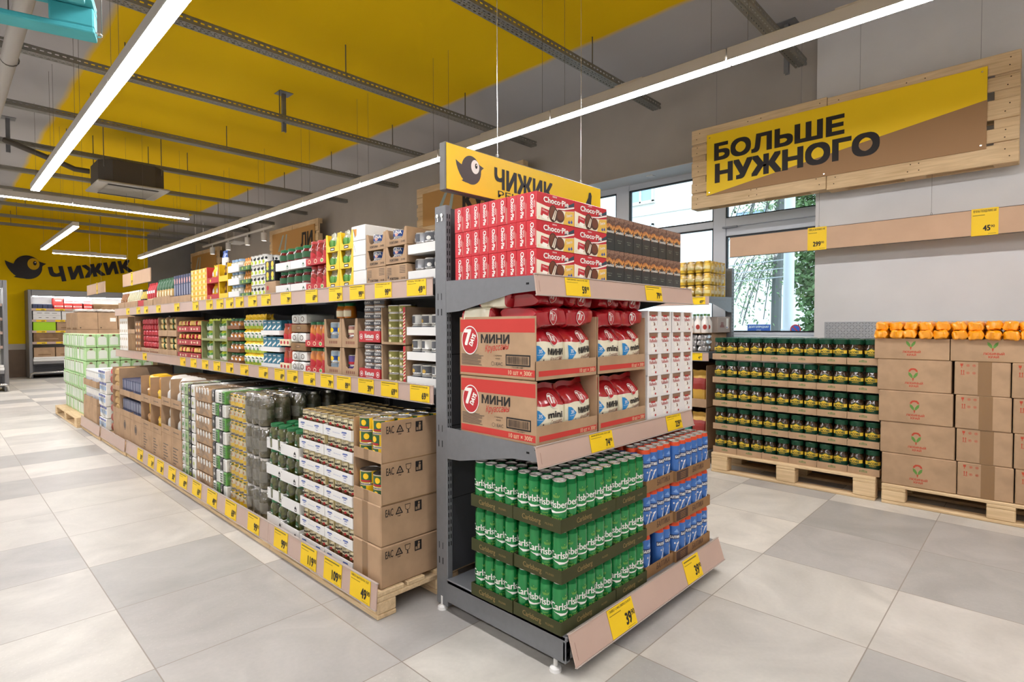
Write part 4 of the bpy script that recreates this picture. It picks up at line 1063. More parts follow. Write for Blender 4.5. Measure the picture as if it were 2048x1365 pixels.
    def logo7(f, u, v, r, days=True, l=3, sx=1.0):
        f.disc(u, v, r, M('logo_red', '#b5242b', .45), l, 28, .85*sx); f.disc(u, v, r*1.0, PAPER, l+1, 28, .85*sx, r*.07)
        f.text('7', u-.22*r*sx, v-.30*r, 1.05*r, PAPER, l+1, .04, w=.62*r*sx)
        f.text('DAYS', u+.42*r*sx, v-.05*r, .36*r, PAPER, l+1, .04, w=.85*r, rot=62)
    def le(f):
        f.rect(-.218, .187, .218, .242, CRD, 1); f.rect(-.218, .012, .218, .04, CRD, 1)
        f.text('10 шт × 300г', .205, .017, .018, PALE, 2, .02, 'R', w=.13)
        logo7(f, -.155, .152, .062)
        f.text('МИНИ', -.085, .142, .034, BLACK, 2, .035, 'L', w=.165); f.text('Круассаны', -.06, .105, .027, CRD, 2, .006, 'L', w=.135, sh=.25, rot=6)
        f.text('с кремом', .015, .088, .007, BLACK, 2, 0); f.text('какао', .015, .076, .007, BLACK, 2, 0)
        f.rect(.06, .052, .195, .098, BLACK, 1); f.rect(.066, .058, .189, .092, MATS['cardboard'], 2)
        r = random.Random(3); x = .070
        while x < .183:
            w_ = r.choice((.001, .0018, .0028)); f.rect(x, .06, x+w_, .090, BLACK, 3); x += w_+r.choice((.0012, .002))
        f.text('7 53 01080 04884 1', .128, .044, .006, BLACK, 2)
        for k in range(9): f.rect(-.21, .047+.0055*k, -.21+r.uniform(.10, .14), .0495+.0055*k, DARK, 2)
        f.text('EAC', .025, .05, .014, DARK, 2, .01); f.disc(-.015, .057, .009, DARK, 2, 14, 1, .0015); f.disc(.002, .057, .008, DARK, 2, 3, 1, .0015)
    def frw(f):
        f.rect(-.185, .014, .195, .036, CRD, 1); f.text('10 шт × 300г', .19, .016, .017, PALE, 2, .02, 'R', w=.11)
    cart = notched('croissant_carton', .402, .445, .252, .075, CARD, frw, le, .004, slope=False, inner=CARDI)
    BR = M('bag_red', '#a5151f', .25, spec=.6, coat=.5); BC = M('bag_cream', '#e9e2c8', .3, spec=.6, coat=.5); BLUE = M('bag_blue', '#2f86c4', .4); BRN = M('bag_script', '#7a3b22', .5); TAN = M('croissant_tan', '#cf9a5e', .5); DCH = M('choc_dark', '#3b1f1a', .4)
    def bagprint(word, sub):
        def dec(f):
            f.poly([(-.085, .12), (-.085, .055), (-.072, .058), (-.038, .088), (-.072, .116)], BLUE, 1); f.text('35', -.066, .088, .014, PAPER, 2, .02); f.text('процентов', -.066, .079, .004, PAPER, 2)
            f.text(word, .022, .083, .024 if word == 'МИНИ' else .026, BLACK, 2, .04, w=.086); f.text(sub, .028, .058, .020, BRN, 2, .004, w=.072, sh=.25, rot=8); f.text('с какао-кремом', .025, .047, .004, BRN, 2)
            f.disc(-.048, .040, .016, DCH, 2, 14, 1.15); f.poly([(-.058, .048), (-.040, .05), (-.048, .066)], DCH, 2); f.disc(-.048, .032, .016, PAPER, 1, 14, 1.4)
            for k in range(5): f.disc(-.02+.022*k, .020+.008*(k % 2)+.003*k, .015, TAN, 2+k % 2, 12, .75)
            logo7(f, .012, .150, .028)
        return dec
    bags = [bag('croissant_bag', .208, .200, .125, [(.66, BC), (1, BR)], bagprint(w_, s_), sd) for w_, s_, sd in (('mini', 'Croissants', 2), ('МИНИ', 'Круассаны', 3), ('МИНИ', 'Круассаны', 5), ('mini', 'Croissants', 8), ('МИНИ', 'Круассаны', 11))]
    def redlogo(f): logo7(f, .0, .04, .026, l=2, sx=1.15)
    reds = [lying('croissant_bag', .188, .22, .080, BR, redlogo, sd, .007) for sd in (1, 4, 6, 9)]
    cream = lying('croissant_bag', .20, .12, .085, BC, None, 12, .005, m2=BR, band=.78)
    wh = (('lower carton', 'beside the aisle'), ('lower carton', 'towards the white sweets'), ('upper carton', 'beside the aisle'), ('upper carton', 'towards the white sweets'))
    for t in range(2):
        for c in range(2):
            z = .8335+.255*t
            spawn(cart, E.at(.213+.411*c, .01+.2225+.004*t, z), E.rz+(.006 if c else -.003)*(1-t), 'open brown carton of croissant bags, %s level, %s' % ('upper' if t else 'lower', 'at the aisle corner' if c == 0 else 'beside the white sweets'), 'carton', 'croissant cartons')
            for k in range(2):
                p = bags[((0, 1, 2, 3) if t == 0 else (1, 2, 0, 3))[2*c+k]]
                spawn(p, E.at(.115+.197*k+.411*c, .078, z+.012), E.rz+(-.05, .06)[k], 'cream and red bag standing in the %s, %s' % (('upper' if t else 'lower')+' carton '+('at the corner' if c == 0 else 'by the sweets'), 'corner side' if k == 0 else 'sweets side'), 'croissant bag', 'bags standing in the cartons', tilt=(-.05, (.03, -.04)[k]))
    i = 0
    for c in range(2):
        for k in range(2):
            for l in range(2):
                p = reds[i % 4]; i += 1
                spawn(p, E.at(.124+.186*k+.411*c+(.008 if l else 0), .128+.015*l, 1.300+.074*l), E.rz+(.07, -.06, .05, -.08)[i % 4], 'red croissant bag lying on the upper carton %s, %s layer, %s' % ('at the corner' if c == 0 else 'by the sweets', 'upper' if l else 'lower', 'corner side' if k == 0 else 'sweets side'), 'croissant bag', 'red bags lying on the cartons', tilt=((0, .05, -.06, .03)[i % 4], (.1, -.08, .05, -.06)[i % 4]))
    for u, d, z, a, nm in ((.078, .36, 1.30, -PI/2+.05, 'farther back'), (.080, .255, 1.375, -PI/2-.05, 'upper one near the red bags')):
        spawn(cream, E.at(u, d, z), E.rz+a, 'cream backed bag lying in the upper corner carton, %s' % nm, 'croissant bag', 'cream backed bags')
    # ---- white sweets
    WS = M('sweet_white', '#e9e6e3', .4, coat=.2); SB = M('sweet_brown', '#8b6a55', .5); SR = M('sweet_red', '#b23a34', .5)
    def mk_sweet():
        w, d, h = .238, .2, .108; b = MB()
        b.box(-w/2, -d/2+.002, 0, w/2, d/2, .003, WS); b.box(-w/2, d/2-.003, 0, w/2, d/2, h, WS)
        for x in (-w/2, w/2-.003): b.box(x, -d/2+.002, 0, x+.003, d/2, h, WS)
        hw = w/2
        b.prism([(-hw, 0), (hw, 0), (hw, h), (hw-.012, h), (hw-.022, .035), (.026, .035), (.014, h), (-.014, h), (-.026, .035), (-hw+.022, .035), (-hw+.012, h), (-hw, h)], lambda u, v: (u, -d/2, v), lambda u, v: (u, -d/2+.003, v), WS)
        f = front(b, -d/2)
        for u in (-.06, .06): f.disc(u+.02, .016, .006, SR, 1, 10, 1.3); f.disc(u-.01, .022, .009, PAPER, 1, 12, 1.4)
        return Proto('sweet_carton', b.mesh('sweet_carton'), (), w, d, h)
    def frs(f):
        f.rect(-.042, .08, .042, .103, SB, 1); f.poly([(-.02, .076), (.02, .076), (.022, .086), (-.022, .086)], SR, 2); f.text('Raffaello', 0, .056, .017, SR, 2, .008, w=.072)
        f.disc(.0, .036, .014, SB, 2, 14, 1.2); f.disc(-.012, .04, .012, PAPER, 3, 12, 1.3)
    sc = mk_sweet(); sw = carton('sweet_box', .092, .18, .104, WS, frs, None, .002)
    for t in range(5):
        for c in range(2):
            u = .845+.12+.245*c; z = .8335+.1085*t
            spawn(sc, E.at(u, .11, z), E.rz+RND.uniform(-.012, .012), 'white sweet carton with two cut windows, %s, %s' % (tierw(t, 5), 'beside the croissants' if c == 0 else 'at the outer end'), 'carton', 'white sweet cartons')
            for k in (0, 1):
                spawn(sw, E.at(u-.059+.118*k, .103, z+.003), E.rz, 'white sweet box in the carton, %s, %s from the croissants' % (tierw(t, 5), ORD[2*c+k]), 'sweet box', 'white sweet boxes')
    # ---- beer
    G1 = M('beer_green', '#0d8440', .22, metal=.35, spec=.7, coat=.3); G2 = M('beer_rim', '#0e6b35', .25, metal=.6); LG = M('beer_lime', '#78a845', .45); CW = M('can_white', '#ece9e4', .35)
    def dec(f):
        f.text('Carlsberg', -.002, .087, .027, CW, 2, .018, w=.118); f.poly([(-.048, .080), (-.03, .077), (.0, .074), (.03, .077), (.055, .083), (.035, .073), (.0, .068), (-.02, .066), (-.026, .071)], CW, 2)
        f.text('PILSNER', .0, .042, .0095, LG, 2, .02, w=.046); f.text('DANISH', 0, .056, .004, LG, 2, .02); f.rect(-.012, .035, .012, .036, LG, 2)
        for k in range(5):
            u = -.010+.005*k; f.poly([(u-.002, .128), (u+.002, .128), (u*1.25, .137)], LG, 2)
        f.rect(-.010, .125, .010, .1268, LG, 2); f.disc(0, .140, .002, LG, 2, 8)
        f.rect(-.088, .02, -.083, .155, CW, 1); f.text('0,45', .075, .05, .008, LG, 2)
    can = beer('beer_can', .0292, .186, G1, G2, dec)
    TG = M('tray_green', '#3b3c1d', .75, noise=.08, scale=10); TT = M('tray_tan', '#8a7445', .7)
    def tr(nu, f_w):
        def fr(f): f.text('Carlsberg', -f_w*.1, .016, .02, TT, 1, .012, w=.095); f.text('PILSNER', f_w*.27, .02, .008, TT, 1)
        return fr
    tA = tray('beer_tray', .362, .241, .05, TG, tr(6, .362), tr(4, .241)); tB = tray('beer_tray', .245, .362, .05, TG, tr(4, .245), tr(6, .362))
    B = endface(1.578, 1.262)
    PIT = .191
    def place_tray(p, u, d, nx, ny, wh, keep):
        for t in range(3):
            z = .1565+PIT*t; ux = RND.uniform(-.004, .004)
            spawn(p, B.at(u+p.w/2+ux, d+p.d/2, z), B.rz+RND.uniform(-.008, .008), 'dark green beer tray, %s, %s' % (tierw(t, 3), wh), 'beer tray', 'trays of green beer')
            for c in range(nx):
                for r in range(ny):
                    if not keep(c, r, t): continue
                    cx = u+.003+(p.w-.006)/nx*(c+.5)+ux; cy = d+.003+(p.d-.006)/ny*(r+.5)
                    spawn(can, B.at(cx, cy, z+.0035), B.rz-math.radians(38)+RND.uniform(-.75, .75), 'green beer can, %s, tray %s, %s across, %s back' % (tierw(t, 3), wh, ORD[c], ORD[r]), 'beer can', 'green beer cans')
    place_tray(tA, 0, 0, 6, 4, 'at the front corner', lambda c, r, t: t == 2 or c < 2 or r < 2)
    place_tray(tA, -.004, .246, 6, 4, 'behind the corner one', lambda c, r, t: t == 2 or c < 2)
    place_tray(tB, .366, 0, 4, 6, 'beside the blue cans', lambda c, r, t: t == 2 or r < 2)
    BB = M('baltika_blue', '#3f72bd', .28, metal=.3, spec=.6); BO = M('baltika_orange', '#d8502c', .35, metal=.3); BN = M('baltika_navy', '#1d3566', .4)
    def dec(f):
        for k in (0, 1):
            o = k*.099
            f.rect(-.03+o, .105, .03+o, .128, BN, 1, 4); f.text('БАЛТИКА', 0+o, .110, .012, CW, 2, .03, w=.054)
            f.text('7', .0+o, .034, .058, CW, 2, .024, w=.026, sh=.12)
            f.poly([(-.01+o, .14), (.02+o, .135), (.006+o, .155)], M('baltika_pale', '#7fa3d8', .4), 1)
    blue = beer('beer_can', .0308, .191, BB, BO, dec)
    TK = M('tray_kraft', '#8e6a45', .8, noise=.08, scale=10); TD = M('tray_dark', '#4b342a', .8)
    def frb(w, dk):
        def fr(f):
            f.text('БАЛТИКА', w*.12, .016, .026, TD, 1, .02, w=.12, rot=0, sh=.12)
            if dk:
                f.rect(-w/2+.005, .004, -w*.17, .049, TD, 1)
                for k in range(4): f.rect(-w*.38, .012+.008*k, -w*.24, .015+.008*k, TK, 2)
        return fr
    b1 = tray('beer_tray', .252, .378, .052, TK, frb(.252, False)); b2 = tray('beer_tray', .378, .252, .052, TK, frb(.378, True))
    for p, u, d, nx, ny, wh in ((b1, .625, .012, 4, 6, 'beside the green cans'), (b2, .882, 0, 6, 4, 'at the outer end')):
        for t in range(3):
            z = .1565+.1955*t
            spawn(p, B.at(u+p.w/2, d+p.d/2, z), B.rz+RND.uniform(-.006, .006), 'brown card tray of blue beer, %s, %s' % (tierw(t, 3), wh), 'beer tray', 'trays of blue beer')
            for c in range(nx):
                for r in range(ny):
                    if t < 2 and r > 1 and not (c == nx-1 and nx == 6): continue
                    if t == 0 and nx == 4 and r == 0 and c == 1: continue
                    cx = u+.003+(p.w-.006)/nx*(c+.5); cy = d+.003+(p.d-.006)/ny*(r+.5)
                    spawn(blue, B.at(cx, cy, z+.0035), B.rz-math.radians(18)+RND.uniform(-.5, .5), 'blue beer can, %s, tray %s, %s across, %s back' % (tierw(t, 3), wh, ORD[c], ORD[r]), 'beer can', 'blue beer cans')
shelf_end_goods()

# ================================================================ goods on the long shelves
def long_goods():
    S = aisle(1.632, 0.0); P = aisle(1.362, 0.0)
    m_ = lambda *a, **k: M(*a, **k)
    def blk(p, y0, y1, z0, h, nc, nt, nr, dep, desc, cat, grp, F=S, **k):
        grid(F, p, -y1, z0, y1-y0, dep, h, nc, nt, nr, desc, cat, grp, **k)
    def one(p, y, d, z, label, cat, grp=None, F=S, a=0.0): spawn(p, F.at(-y, d+p.d/2, z), F.rz+a, label, cat, grp)
    def lab(bg, txt, tm, h=.012, v0=.15, v1=.85, H=.06, R=.037, mark=None, va=.5, wf=1.3):
        def dec(f):
            if bg: f.rect(-1.15*R, v0*H, 1.15*R, v1*H, bg, 1, 6)
            if mark: f.disc(0, H*.34, H*.2, mark, 2, 12, 1.3)
            if txt: f.text(txt, 0, va*H, h, tm, 3, .025, w=wf*R)
        return dec
    RT = m_('tray_red', '#b82a30', .55); GR = m_('olive_grey', '#b4b5b8', .35, metal=.2); DKC = m_('tin_charcoal', '#5a5b60', .35); AMB = m_('jar_amber', '#c9741c', .15, spec=.6, coat=.6)
    KET = m_('jar_ketchup', '#8e2417', .15, spec=.6, coat=.6); DRED = m_('jar_dark_red', '#5e140f', .12, spec=.6, coat=.7, noise=.2, scale=30); GLID = m_('lid_green', '#1f6b3c', .4); RLID = m_('lid_red', '#a8322c', .4); WLID = m_('lid_cream', '#d9d2c2', .4); CREAM = m_('label_cream', '#e6d9b4', .5); LIME = m_('pack_lime', '#b9c930', .4); LGRN = m_('pack_green', '#5f9a4a', .4); DGRN = m_('pack_dark_green', '#2d5a37', .45)
    TEAL = m_('pack_teal', '#2e6f86', .45); BLU = m_('tin_blue', '#2c4f93', .35, metal=.2); PUR = m_('tin_purple', '#5b4a86', .4); GOLD = m_('tin_gold', '#a9924c', .3, metal=.6); BRNT = m_('tin_brown', '#7b6048', .35, metal=.3); OLV = m_('tin_olive', '#7d7a3c', .35, metal=.3); ORG = m_('pack_orange', '#d98b2b', .45); YB = m_('pack_yellow', '#f0c419', .4); NAVY = m_('pack_navy', '#232f57', .4); PINK = m_('pack_pink', '#d9a59a', .4); BRS = m_('pack_stick_brown', '#5a3a1e', .4); KR = m_('pack_white', '#e9e7e0', .5); BK = m_('pack_black', '#1c1d1e', .4); GLASSY = m_('jar_pale', '#b9b7a0', .12, spec=.6, coat=.6)
    # ------------------------------------------------ upper shelf, from the open end
    Z = 1.5265
    wt = tray('white_tray', .235, .26, .045, WHITE); tn1 = tin('fish_tin', .0375, .05, GR, lab(DKC, None, None, H=.05, mark=KR), n=14)
    for t in range(2): one(wt, 2.15, 0, Z+.128*t, 'white tray of grey tins by the post, upper shelf, '+tierw(t, 2), 'tray', 'white trays of grey tins')
    blk(tn1, 2.035, 2.265, 0, [Z+.004, Z+.055, Z+.132, Z+.183], 3, 4, 2, .2, 'grey tin by the post, upper shelf', 'tin', 'grey tins on the upper shelf', d0=.01, spin=1)
    def frt(t_):
        def fr(f):
            f.text('FORTUNA', -.015, .011, .013, BLACK, 2, .02, w=.075); f.text('12×185', .062, .012, .010, BLACK, 2, .01, w=.032)
            if t_ == 0:
                for k in range(5): f.rect(-.08, .07-.008*k, -.04, .073-.008*k, DARK, 1); f.rect(.03, .075-.008*k, .08, .078-.008*k, DARK, 1)
                f.rect(-.075, .02, -.063, .034, DARK, 1)
        return fr
    fc = carton('tuna_carton', .182, .3, .088, CARD, frt(0), None, .003); fo = notched('tuna_carton', .182, .3, .088, .034, CARD, frt(1), None, .004, .022, CARDI)
    tuna = tin('tuna_tin', .043, .04, BLU, lab(None, 'TUNA', KR, .016, H=.04, R=.043, mark=PINK, va=.45), n=16)
    for c, y in enumerate((2.37, 2.555)):
        nm = 'nearer the end post' if c == 0 else 'beside the white boxes'
        for t in range(3): one((fc, fo, fo)[t], y, .0, Z+.0895*t+(.004 if c == 0 and t else 0), 'brown tuna carton, %s, %s' % (tierw(t, 3), nm), 'carton', 'tuna cartons')
        for t in (1, 2):
            for k in range(2):
                for l in range(2): spawn(tuna, S.at(-y-.028+.072*k, .055+.03*k, Z+.0895*t+.005+(.004 if c == 0 else 0)+.0405*l), S.rz+.3, 'blue tuna tin in carton, %s, %s, %s, %s' % (tierw(t, 3), nm, ORD[k]+' across', 'upper' if l else 'lower'), 'tin', 'blue tuna tins')
    def fw(win):
        def fr(f):
            if win: f.poly([(-.045, .065), (-.015, .065), (-.018, .03), (-.03, .022)], ORG, 1); f.poly([(-.05, .066), (-.044, .066), (-.03, .02), (-.034, .018)], DARK, 2)
            else: f.poly([(-.05, .066), (-.048, .066), (-.032, .022), (-.034, .022)], DARK, 1)
        return fr
    w0, w1 = carton('white_carton', .142, .42, .081, WHITE, fw(False), None, .002), carton('white_carton', .142, .42, .081, WHITE, fw(True), None, .002); w2 = carton('white_carton', .142, .42, .081, WHITE, None, None, .002)
    for t in range(4): one((w2, w2, w0, w1)[t], 2.725+RND.uniform(-.004, .004), .0, Z+.0825*t, 'white lidded box, %s of the stack of four' % tierw(t, 4), 'box', 'stack of white boxes')
    def fy(f): f.rect(-.025, .006, .025, .024, BLACK, 1); f.rect(-.018, .011, .018, .018, KR, 2)
    yc = notched('yellow_carton', .152, .3, .104, .03, YB, fy, None, .004, .022, YB)
    gp = bag('grain_pack', .062, .088, .04, [(.3, CREAM), (.75, LGRN), (1, GLASSY)], None, 4, 8, 8, .003)
    for c, y in enumerate((2.855, 3.01)):
        nm = 'beside the white boxes' if c == 0 else 'beside the ketchup'
        for t in range(3):
            one(yc, y, 0, Z+.1055*t, 'yellow display carton, %s, %s' % (tierw(t, 3), nm), 'carton', 'yellow display cartons')
            for k in range(2): spawn(gp, S.at(-y-.034+.068*k, .03, Z+.1055*t+.006), S.rz, 'green grain pack in yellow carton, %s, %s, %s' % (tierw(t, 3), nm, ORD[k]+' across'), 'pack', 'green grain packs')
    def frd(w):
        def fr(f):
            for k in range(3): f.disc(-w*.32+w*.32*k, .02, .013, CREAM, 1, 14, 1.5); f.disc(-w*.32+w*.32*k, .02, .009, RT if k != 2 else LGRN, 2, 12, 1.5)
        return fr
    rt = tray('red_tray', .25, .19, .04, RT, frd(.25)); kj = jar('sauce_jar', .039, .145, KET, RLID, lab(CREAM, None, None, H=.145, R=.039, v0=.05, v1=.36, mark=RT))
    for t in range(2): one(rt, 3.22, 0, Z+.155*t, 'red tray of ketchup jars, '+tierw(t, 2), 'tray', 'red trays of ketchup')
    blk(kj, 3.1, 3.34, 0, [Z+.004, Z+.159], 3, 2, 2, .16, 'red ketchup jar', 'jar', 'ketchup jars', d0=.012)
    def frb(f): f.poly([(.06, .006), (.085, .006), (.085, .022), (.072, .034), (.06, .022)], DGRN, 1); f.rect(.066, .008, .079, .018, KR, 2)
    wj = tray('white_tray', .218, .2, .052, WHITE, frb); dj = jar('tomato_jar', .048, .138, DRED, GLID, lab(DGRN, None, None, H=.138, R=.048, v0=.45, v1=.72), sh=.03)
    for c, y in enumerate((3.455, 3.68)):
        for t in range(2): one(wj, y, 0, Z+.15*t, 'white tray of dark red jars, %s, %s' % (tierw(t, 2), 'beside the ketchup' if c == 0 else 'beside the olives'), 'tray', 'white trays of dark red jars')
    blk(dj, 3.35, 3.79, 0, [Z+.004, Z+.154], 4, 2, 2, .19, 'dark red tomato jar with green lid', 'jar', 'dark red jars', d0=.01)
    oc = carton('olive_carton', .17, .25, .09, CARD, lambda f: f.disc(-.04, .045, .016, RT, 1, 16, 1.2), None); op = carton('olive_pack', .075, .1, .07, BK, lambda f: (f.disc(0, .045, .02, YB, 1, 14), f.disc(0, .018, .012, LIME, 1, 12, 1.6)), None, .002)
    one(oc, 3.88, 0, Z, 'brown carton under the black olive packs', 'carton')
    blk(op, 3.8, 3.96, 0, [Z+.091, Z+.1625], 2, 2, 2, .2, 'black and yellow olive pack', 'pack', 'olive packs')
    wtn = tin('olive_tin', .0335, .072, KR, lambda f: (f.disc(0, .045, .012, BK, 1, 12), f.disc(0, .02, .014, LIME, 1, 12, 1.3), f.disc(.03, .045, .009, BK, 1, 10), f.disc(-.03, .02, .012, OLV, 1, 10)), n=14)
    blk(wtn, 3.965, 4.235, Z, .0728, 4, 4, 1, .07, 'white olive tin with dark print', 'tin', 'white olive tins')
    blk(wtn, 3.965, 4.235, Z, .0728, 4, 4, 1, .07, 'white olive tin, back row', 'tin', 'white olive tins', d0=.072, tiers=(3,))
    big = tin('large_tin', .05, .1, m_('tin_pale', '#cfd2cf', .35), None); 
    for k, y in enumerate((3.85, 3.95)): one(big, y, .25, Z+.19, 'large pale tin on top behind the olives, ' + ('nearer the red jars' if k == 0 else 'farther from the red jars'), 'tin', 'large pale tins')
    gt = tray('green_tray', .19, .2, .03, m_('tray_dark_green', '#3f6a35', .5), lambda f: (f.disc(-.04, .015, .010, LIME, 1, 12), f.disc(.04, .015, .010, LIME, 1, 12)), None)
    tp = bag('seed_pack', .046, .066, .03, [(.4, DGRN), (1, ORG)], lambda f: f.disc(0, .03, .01, CREAM, 1, 10), 6, 6, 6, .002)
    for t in range(3): one(gt, 4.33, 0, Z+.1*t, 'dark green tray of orange packs, '+tierw(t, 3), 'tray', 'green trays')
    blk(tp, 4.24, 4.42, 0, [Z+.008, Z+.108, Z+.208], 4, 3, 2, .12, 'orange and green seed pack', 'pack', 'seed packs', d0=.01)
    wt2 = tray('white_tray', .22, .2, .05, WHITE); pj = jar('pale_jar', .035, .095, GLASSY, m_('lid_blue', '#7f9cb8', .4), lab(KR, None, None, H=.095, R=.035, v0=.3, v1=.7, mark=LIME), n=14, sh=.02)
    for t in range(3): one(wt2, 4.555, 0, Z+.1*t, 'white tray of pale jars, '+tierw(t, 3), 'tray', 'white trays of pale jars')
    blk(pj, 4.45, 4.66, 0, [Z+.004, Z+.104, Z+.204], 3, 3, 2, .16, 'pale jar with blue lid', 'jar', 'pale jars', d0=.01)
    # pouches and sticks in red and yellow displays
    rd = notched('red_display', .28, .25, .14, .045, RT, lambda f: f.disc(-.05, .02, .012, YB, 1, 12, 1.3), None, .004, .012, RT); yd = notched('yellow_display', .2, .25, .14, .045, YB, None, None, .004, .012, YB)
    ypk = bag('cocoa_pouch', .085, .13, .05, [(.35, RT), (1, YB)], lambda f: f.disc(0, .075, .022, KR, 1, 12), 7, 8, 8, .004); st = bag('chocolate_stick_pack', .055, .135, .03, [(.5, BRS), (.8, m_('stick_tan', '#a8752f', .4)), (1, BRS)], lambda f: f.disc(0, .08, .014, YB, 1, 12), 9, 6, 8, .003)
    for t in range(2):
        one(rd, 5.015, 0, Z+.142*t, 'red display carton of cocoa pouches, '+tierw(t, 2), 'carton', 'red display cartons'); one(yd, 4.77, 0, Z+.142*t, 'yellow display carton of stick packs, '+tierw(t, 2), 'carton', 'yellow stick displays')
    blk(ypk, 4.885, 5.145, 0, [Z+.006, Z+.148], 3, 2, 1, .1, 'yellow and red cocoa pouch', 'pouch', 'cocoa pouches', d0=.01)
    blk(st, 4.68, 4.86, 0, [Z+.006, Z+.148], 3, 2, 1, .08, 'brown and yellow stick pack', 'pack', 'stick packs', d0=.01)
    lo = bag('white_pouch', .10, .16, .03, [(.7, KR), (1, BLU)], None, 3, 6, 8, .006); one(lo, 4.9, .05, Z+.225, 'white and blue pouch sticking up behind the stick packs', 'pouch')
    yb = carton('bouillon_box', .10, .08, .046, m_('pack_pale_yellow', '#ecc64a', .45), lambda f: (f.disc(-.02, .024, .015, CREAM, 1, 12, 1.2), f.rect(.012, .012, .042, .036, ORG, 1)), None, .002)
    blk(yb, 5.16, 5.58, Z, .0468, 4, 6, 1, .085, 'small yellow bouillon box', 'box', 'bouillon boxes', jit=.001)
    ct = tray('open_carton', .63, .22, .07, CARD, None, None, .004); bp = carton('wafer_box', .066, .03, .21, NAVY, lambda f: (f.rect(-.018, .02, .018, .12, m_('pack_grey_blue', '#8f93a5', .5), 1), f.disc(0, .155, .022, PINK, 1, 14, .8), f.rect(-.012, .13, .012, .18, PINK, 2)), None, .002)
    one(ct, 5.90, 0, Z, 'brown open carton of tall navy packs', 'carton'); blk(bp, 5.6, 6.2, 0, [Z+.062], 8, 1, 1, .05, 'tall navy and pink pack', 'pack', 'tall navy packs', d0=.02)
    bx = carton('brown_box', .2, .2, .1, CARD, None, None); one(bx, 5.72, .28, Z+.19, 'brown box set behind the tall navy packs', 'box'); one(bx, 3.75, .28, Z+.26, 'brown box high behind the dark red jars', 'box')
    one(carton('box_riser', .3, .18, .26, CARDD), 3.75, .29, Z, 'brown riser box behind the dark red jars', 'box'); one(carton('box_riser', .26, .18, .19, CARDD), 5.72, .29, Z, 'brown riser box behind the navy packs', 'box'); one(carton('box_riser', .26, .18, .19, CARDD), 3.9, .24, Z, 'brown riser box behind the olives', 'box')
    ps = bag('pasta_bag', .095, .23, .05, [(.62, m_('pasta', '#c9a25c', .35, coat=.4)), (1, DGRN)], lambda f: f.rect(-.03, .06, .03, .12, CREAM, 1), 5, 8, 10, .006); ct2 = tray('open_carton', .6, .2, .085, CARD, lambda f: [f.rect(-.29+.1*k, .0, -.286+.1*k, .085, CARDD, 1) for k in range(6)], None, .004)
    one(ct2, 6.52, 0, Z, 'brown open carton of pasta bags', 'carton'); blk(ps, 6.24, 6.82, 0, [Z+.02], 6, 1, 1, .08, 'green topped pasta bag', 'bag', 'pasta bags', d0=.015)
    rp = bag('red_pouch', .085, .21, .05, [(.25, CREAM), (1, RT)], lambda f: f.rect(-.025, .12, .025, .15, KR, 1), 8, 8, 10, .006); ct3 = tray('open_carton', .36, .2, .07, CARD, None, None, .004)
    one(ct3, 7.02, 0, Z, 'brown open carton of tall red pouches', 'carton'); blk(rp, 6.85, 7.18, 0, [Z+.02], 4, 1, 1, .08, 'tall red pouch', 'pouch', 'tall red pouches', d0=.015)
    bl1 = bottle('sauce_bottle', .034, .19, m_('glass_yellow', '#c9b24a', .15, coat=.5), BK, lab(BK, None, None, H=.19, R=.034, v0=.28, v1=.45)); bl2 = bottle('oil_bottle', .034, .2, m_('glass_pale', '#c6bf9a', .12, coat=.6), KR, lab(CREAM, None, None, H=.2, R=.034, v0=.1, v1=.4)); bl3 = bottle('syrup_bottle', .034, .2, m_('glass_amber', '#8a5522', .12, coat=.6), KR, lab(CREAM, None, None, H=.2, R=.034, v0=.12, v1=.36))
    for nm, y0, y1, b_, n, mt, ds in (('sauce', 7.2, 7.44, bl1, 3, RT, 'black capped sauce bottle'), ('oil', 7.46, 8.06, bl2, 7, CARD, 'pale oil bottle with white cap'), ('syrup', 8.08, 8.40, bl3, 4, CARD, 'amber bottle with white cap')):
        one(tray(nm+'_carton', y1-y0-.006, .2, .075, mt, None, None, .004), (y0+y1)/2, 0, Z, 'open carton holding the %ss' % ds.replace(' with white cap', ' row'), 'carton'); blk(b_, y0+.01, y1-.01, 0, [Z+.005], n, 1, 2, .17, ds, 'bottle', nm+' bottles on the upper shelf', d0=.01)
    # ------------------------------------------------ lower shelf
    Z = 1.0135
    wt = tray('white_tray', .235, .28, .04, WHITE); tn = tin('olive_can', .0375, .048, KR, lab(DKC, None, None, H=.048, mark=m_('mark_gold', '#c9a24a', .4)), n=14)
    for t in range(3): one(wt, 2.165, 0, Z+.122*t, 'white tray of pale tins by the post, lower shelf, '+tierw(t, 3), 'tray', 'white trays on the lower shelf')
    blk(tn, 2.05, 2.28, 0, [Z+.004, Z+.053, Z+.126, Z+.175, Z+.248, Z+.297], 3, 6, 1, .08, 'pale tin by the post, lower shelf', 'tin', 'pale tins on the lower shelf', d0=.01, spin=1)
    gc = notched('tin_carton', .215, .25, .19, .012, CARD, lambda f: (f.rect(.088, .01, .1065, .188, RT, 2), [f.poly([(.088, .02+.016*k), (.1065, .03+.016*k), (.1065, .036+.016*k), (.088, .026+.016*k)], CREAM, 3) for k in range(9)]), None, .004, .010, CARDI)
    gtin = tin('sprat_tin', .047, .039, GOLD, lab(OLV, None, None, H=.039, R=.047, mark=m_('mark_pale', '#d9cfa0', .4)), n=16)
    for t in range(2): one(gc, 2.4, 0, Z+.195*t, 'brown display of gold tins with a red striped side, '+tierw(t, 2), 'carton', 'displays of gold tins')
    blk(gtin, 2.302, 2.492, 0, [Z+.005+.0395*k for k in range(4)]+[Z+.2+.0395*k for k in range(5)], 2, 9, 1, .095, 'flat gold fish tin', 'tin', 'gold fish tins', d0=.01)
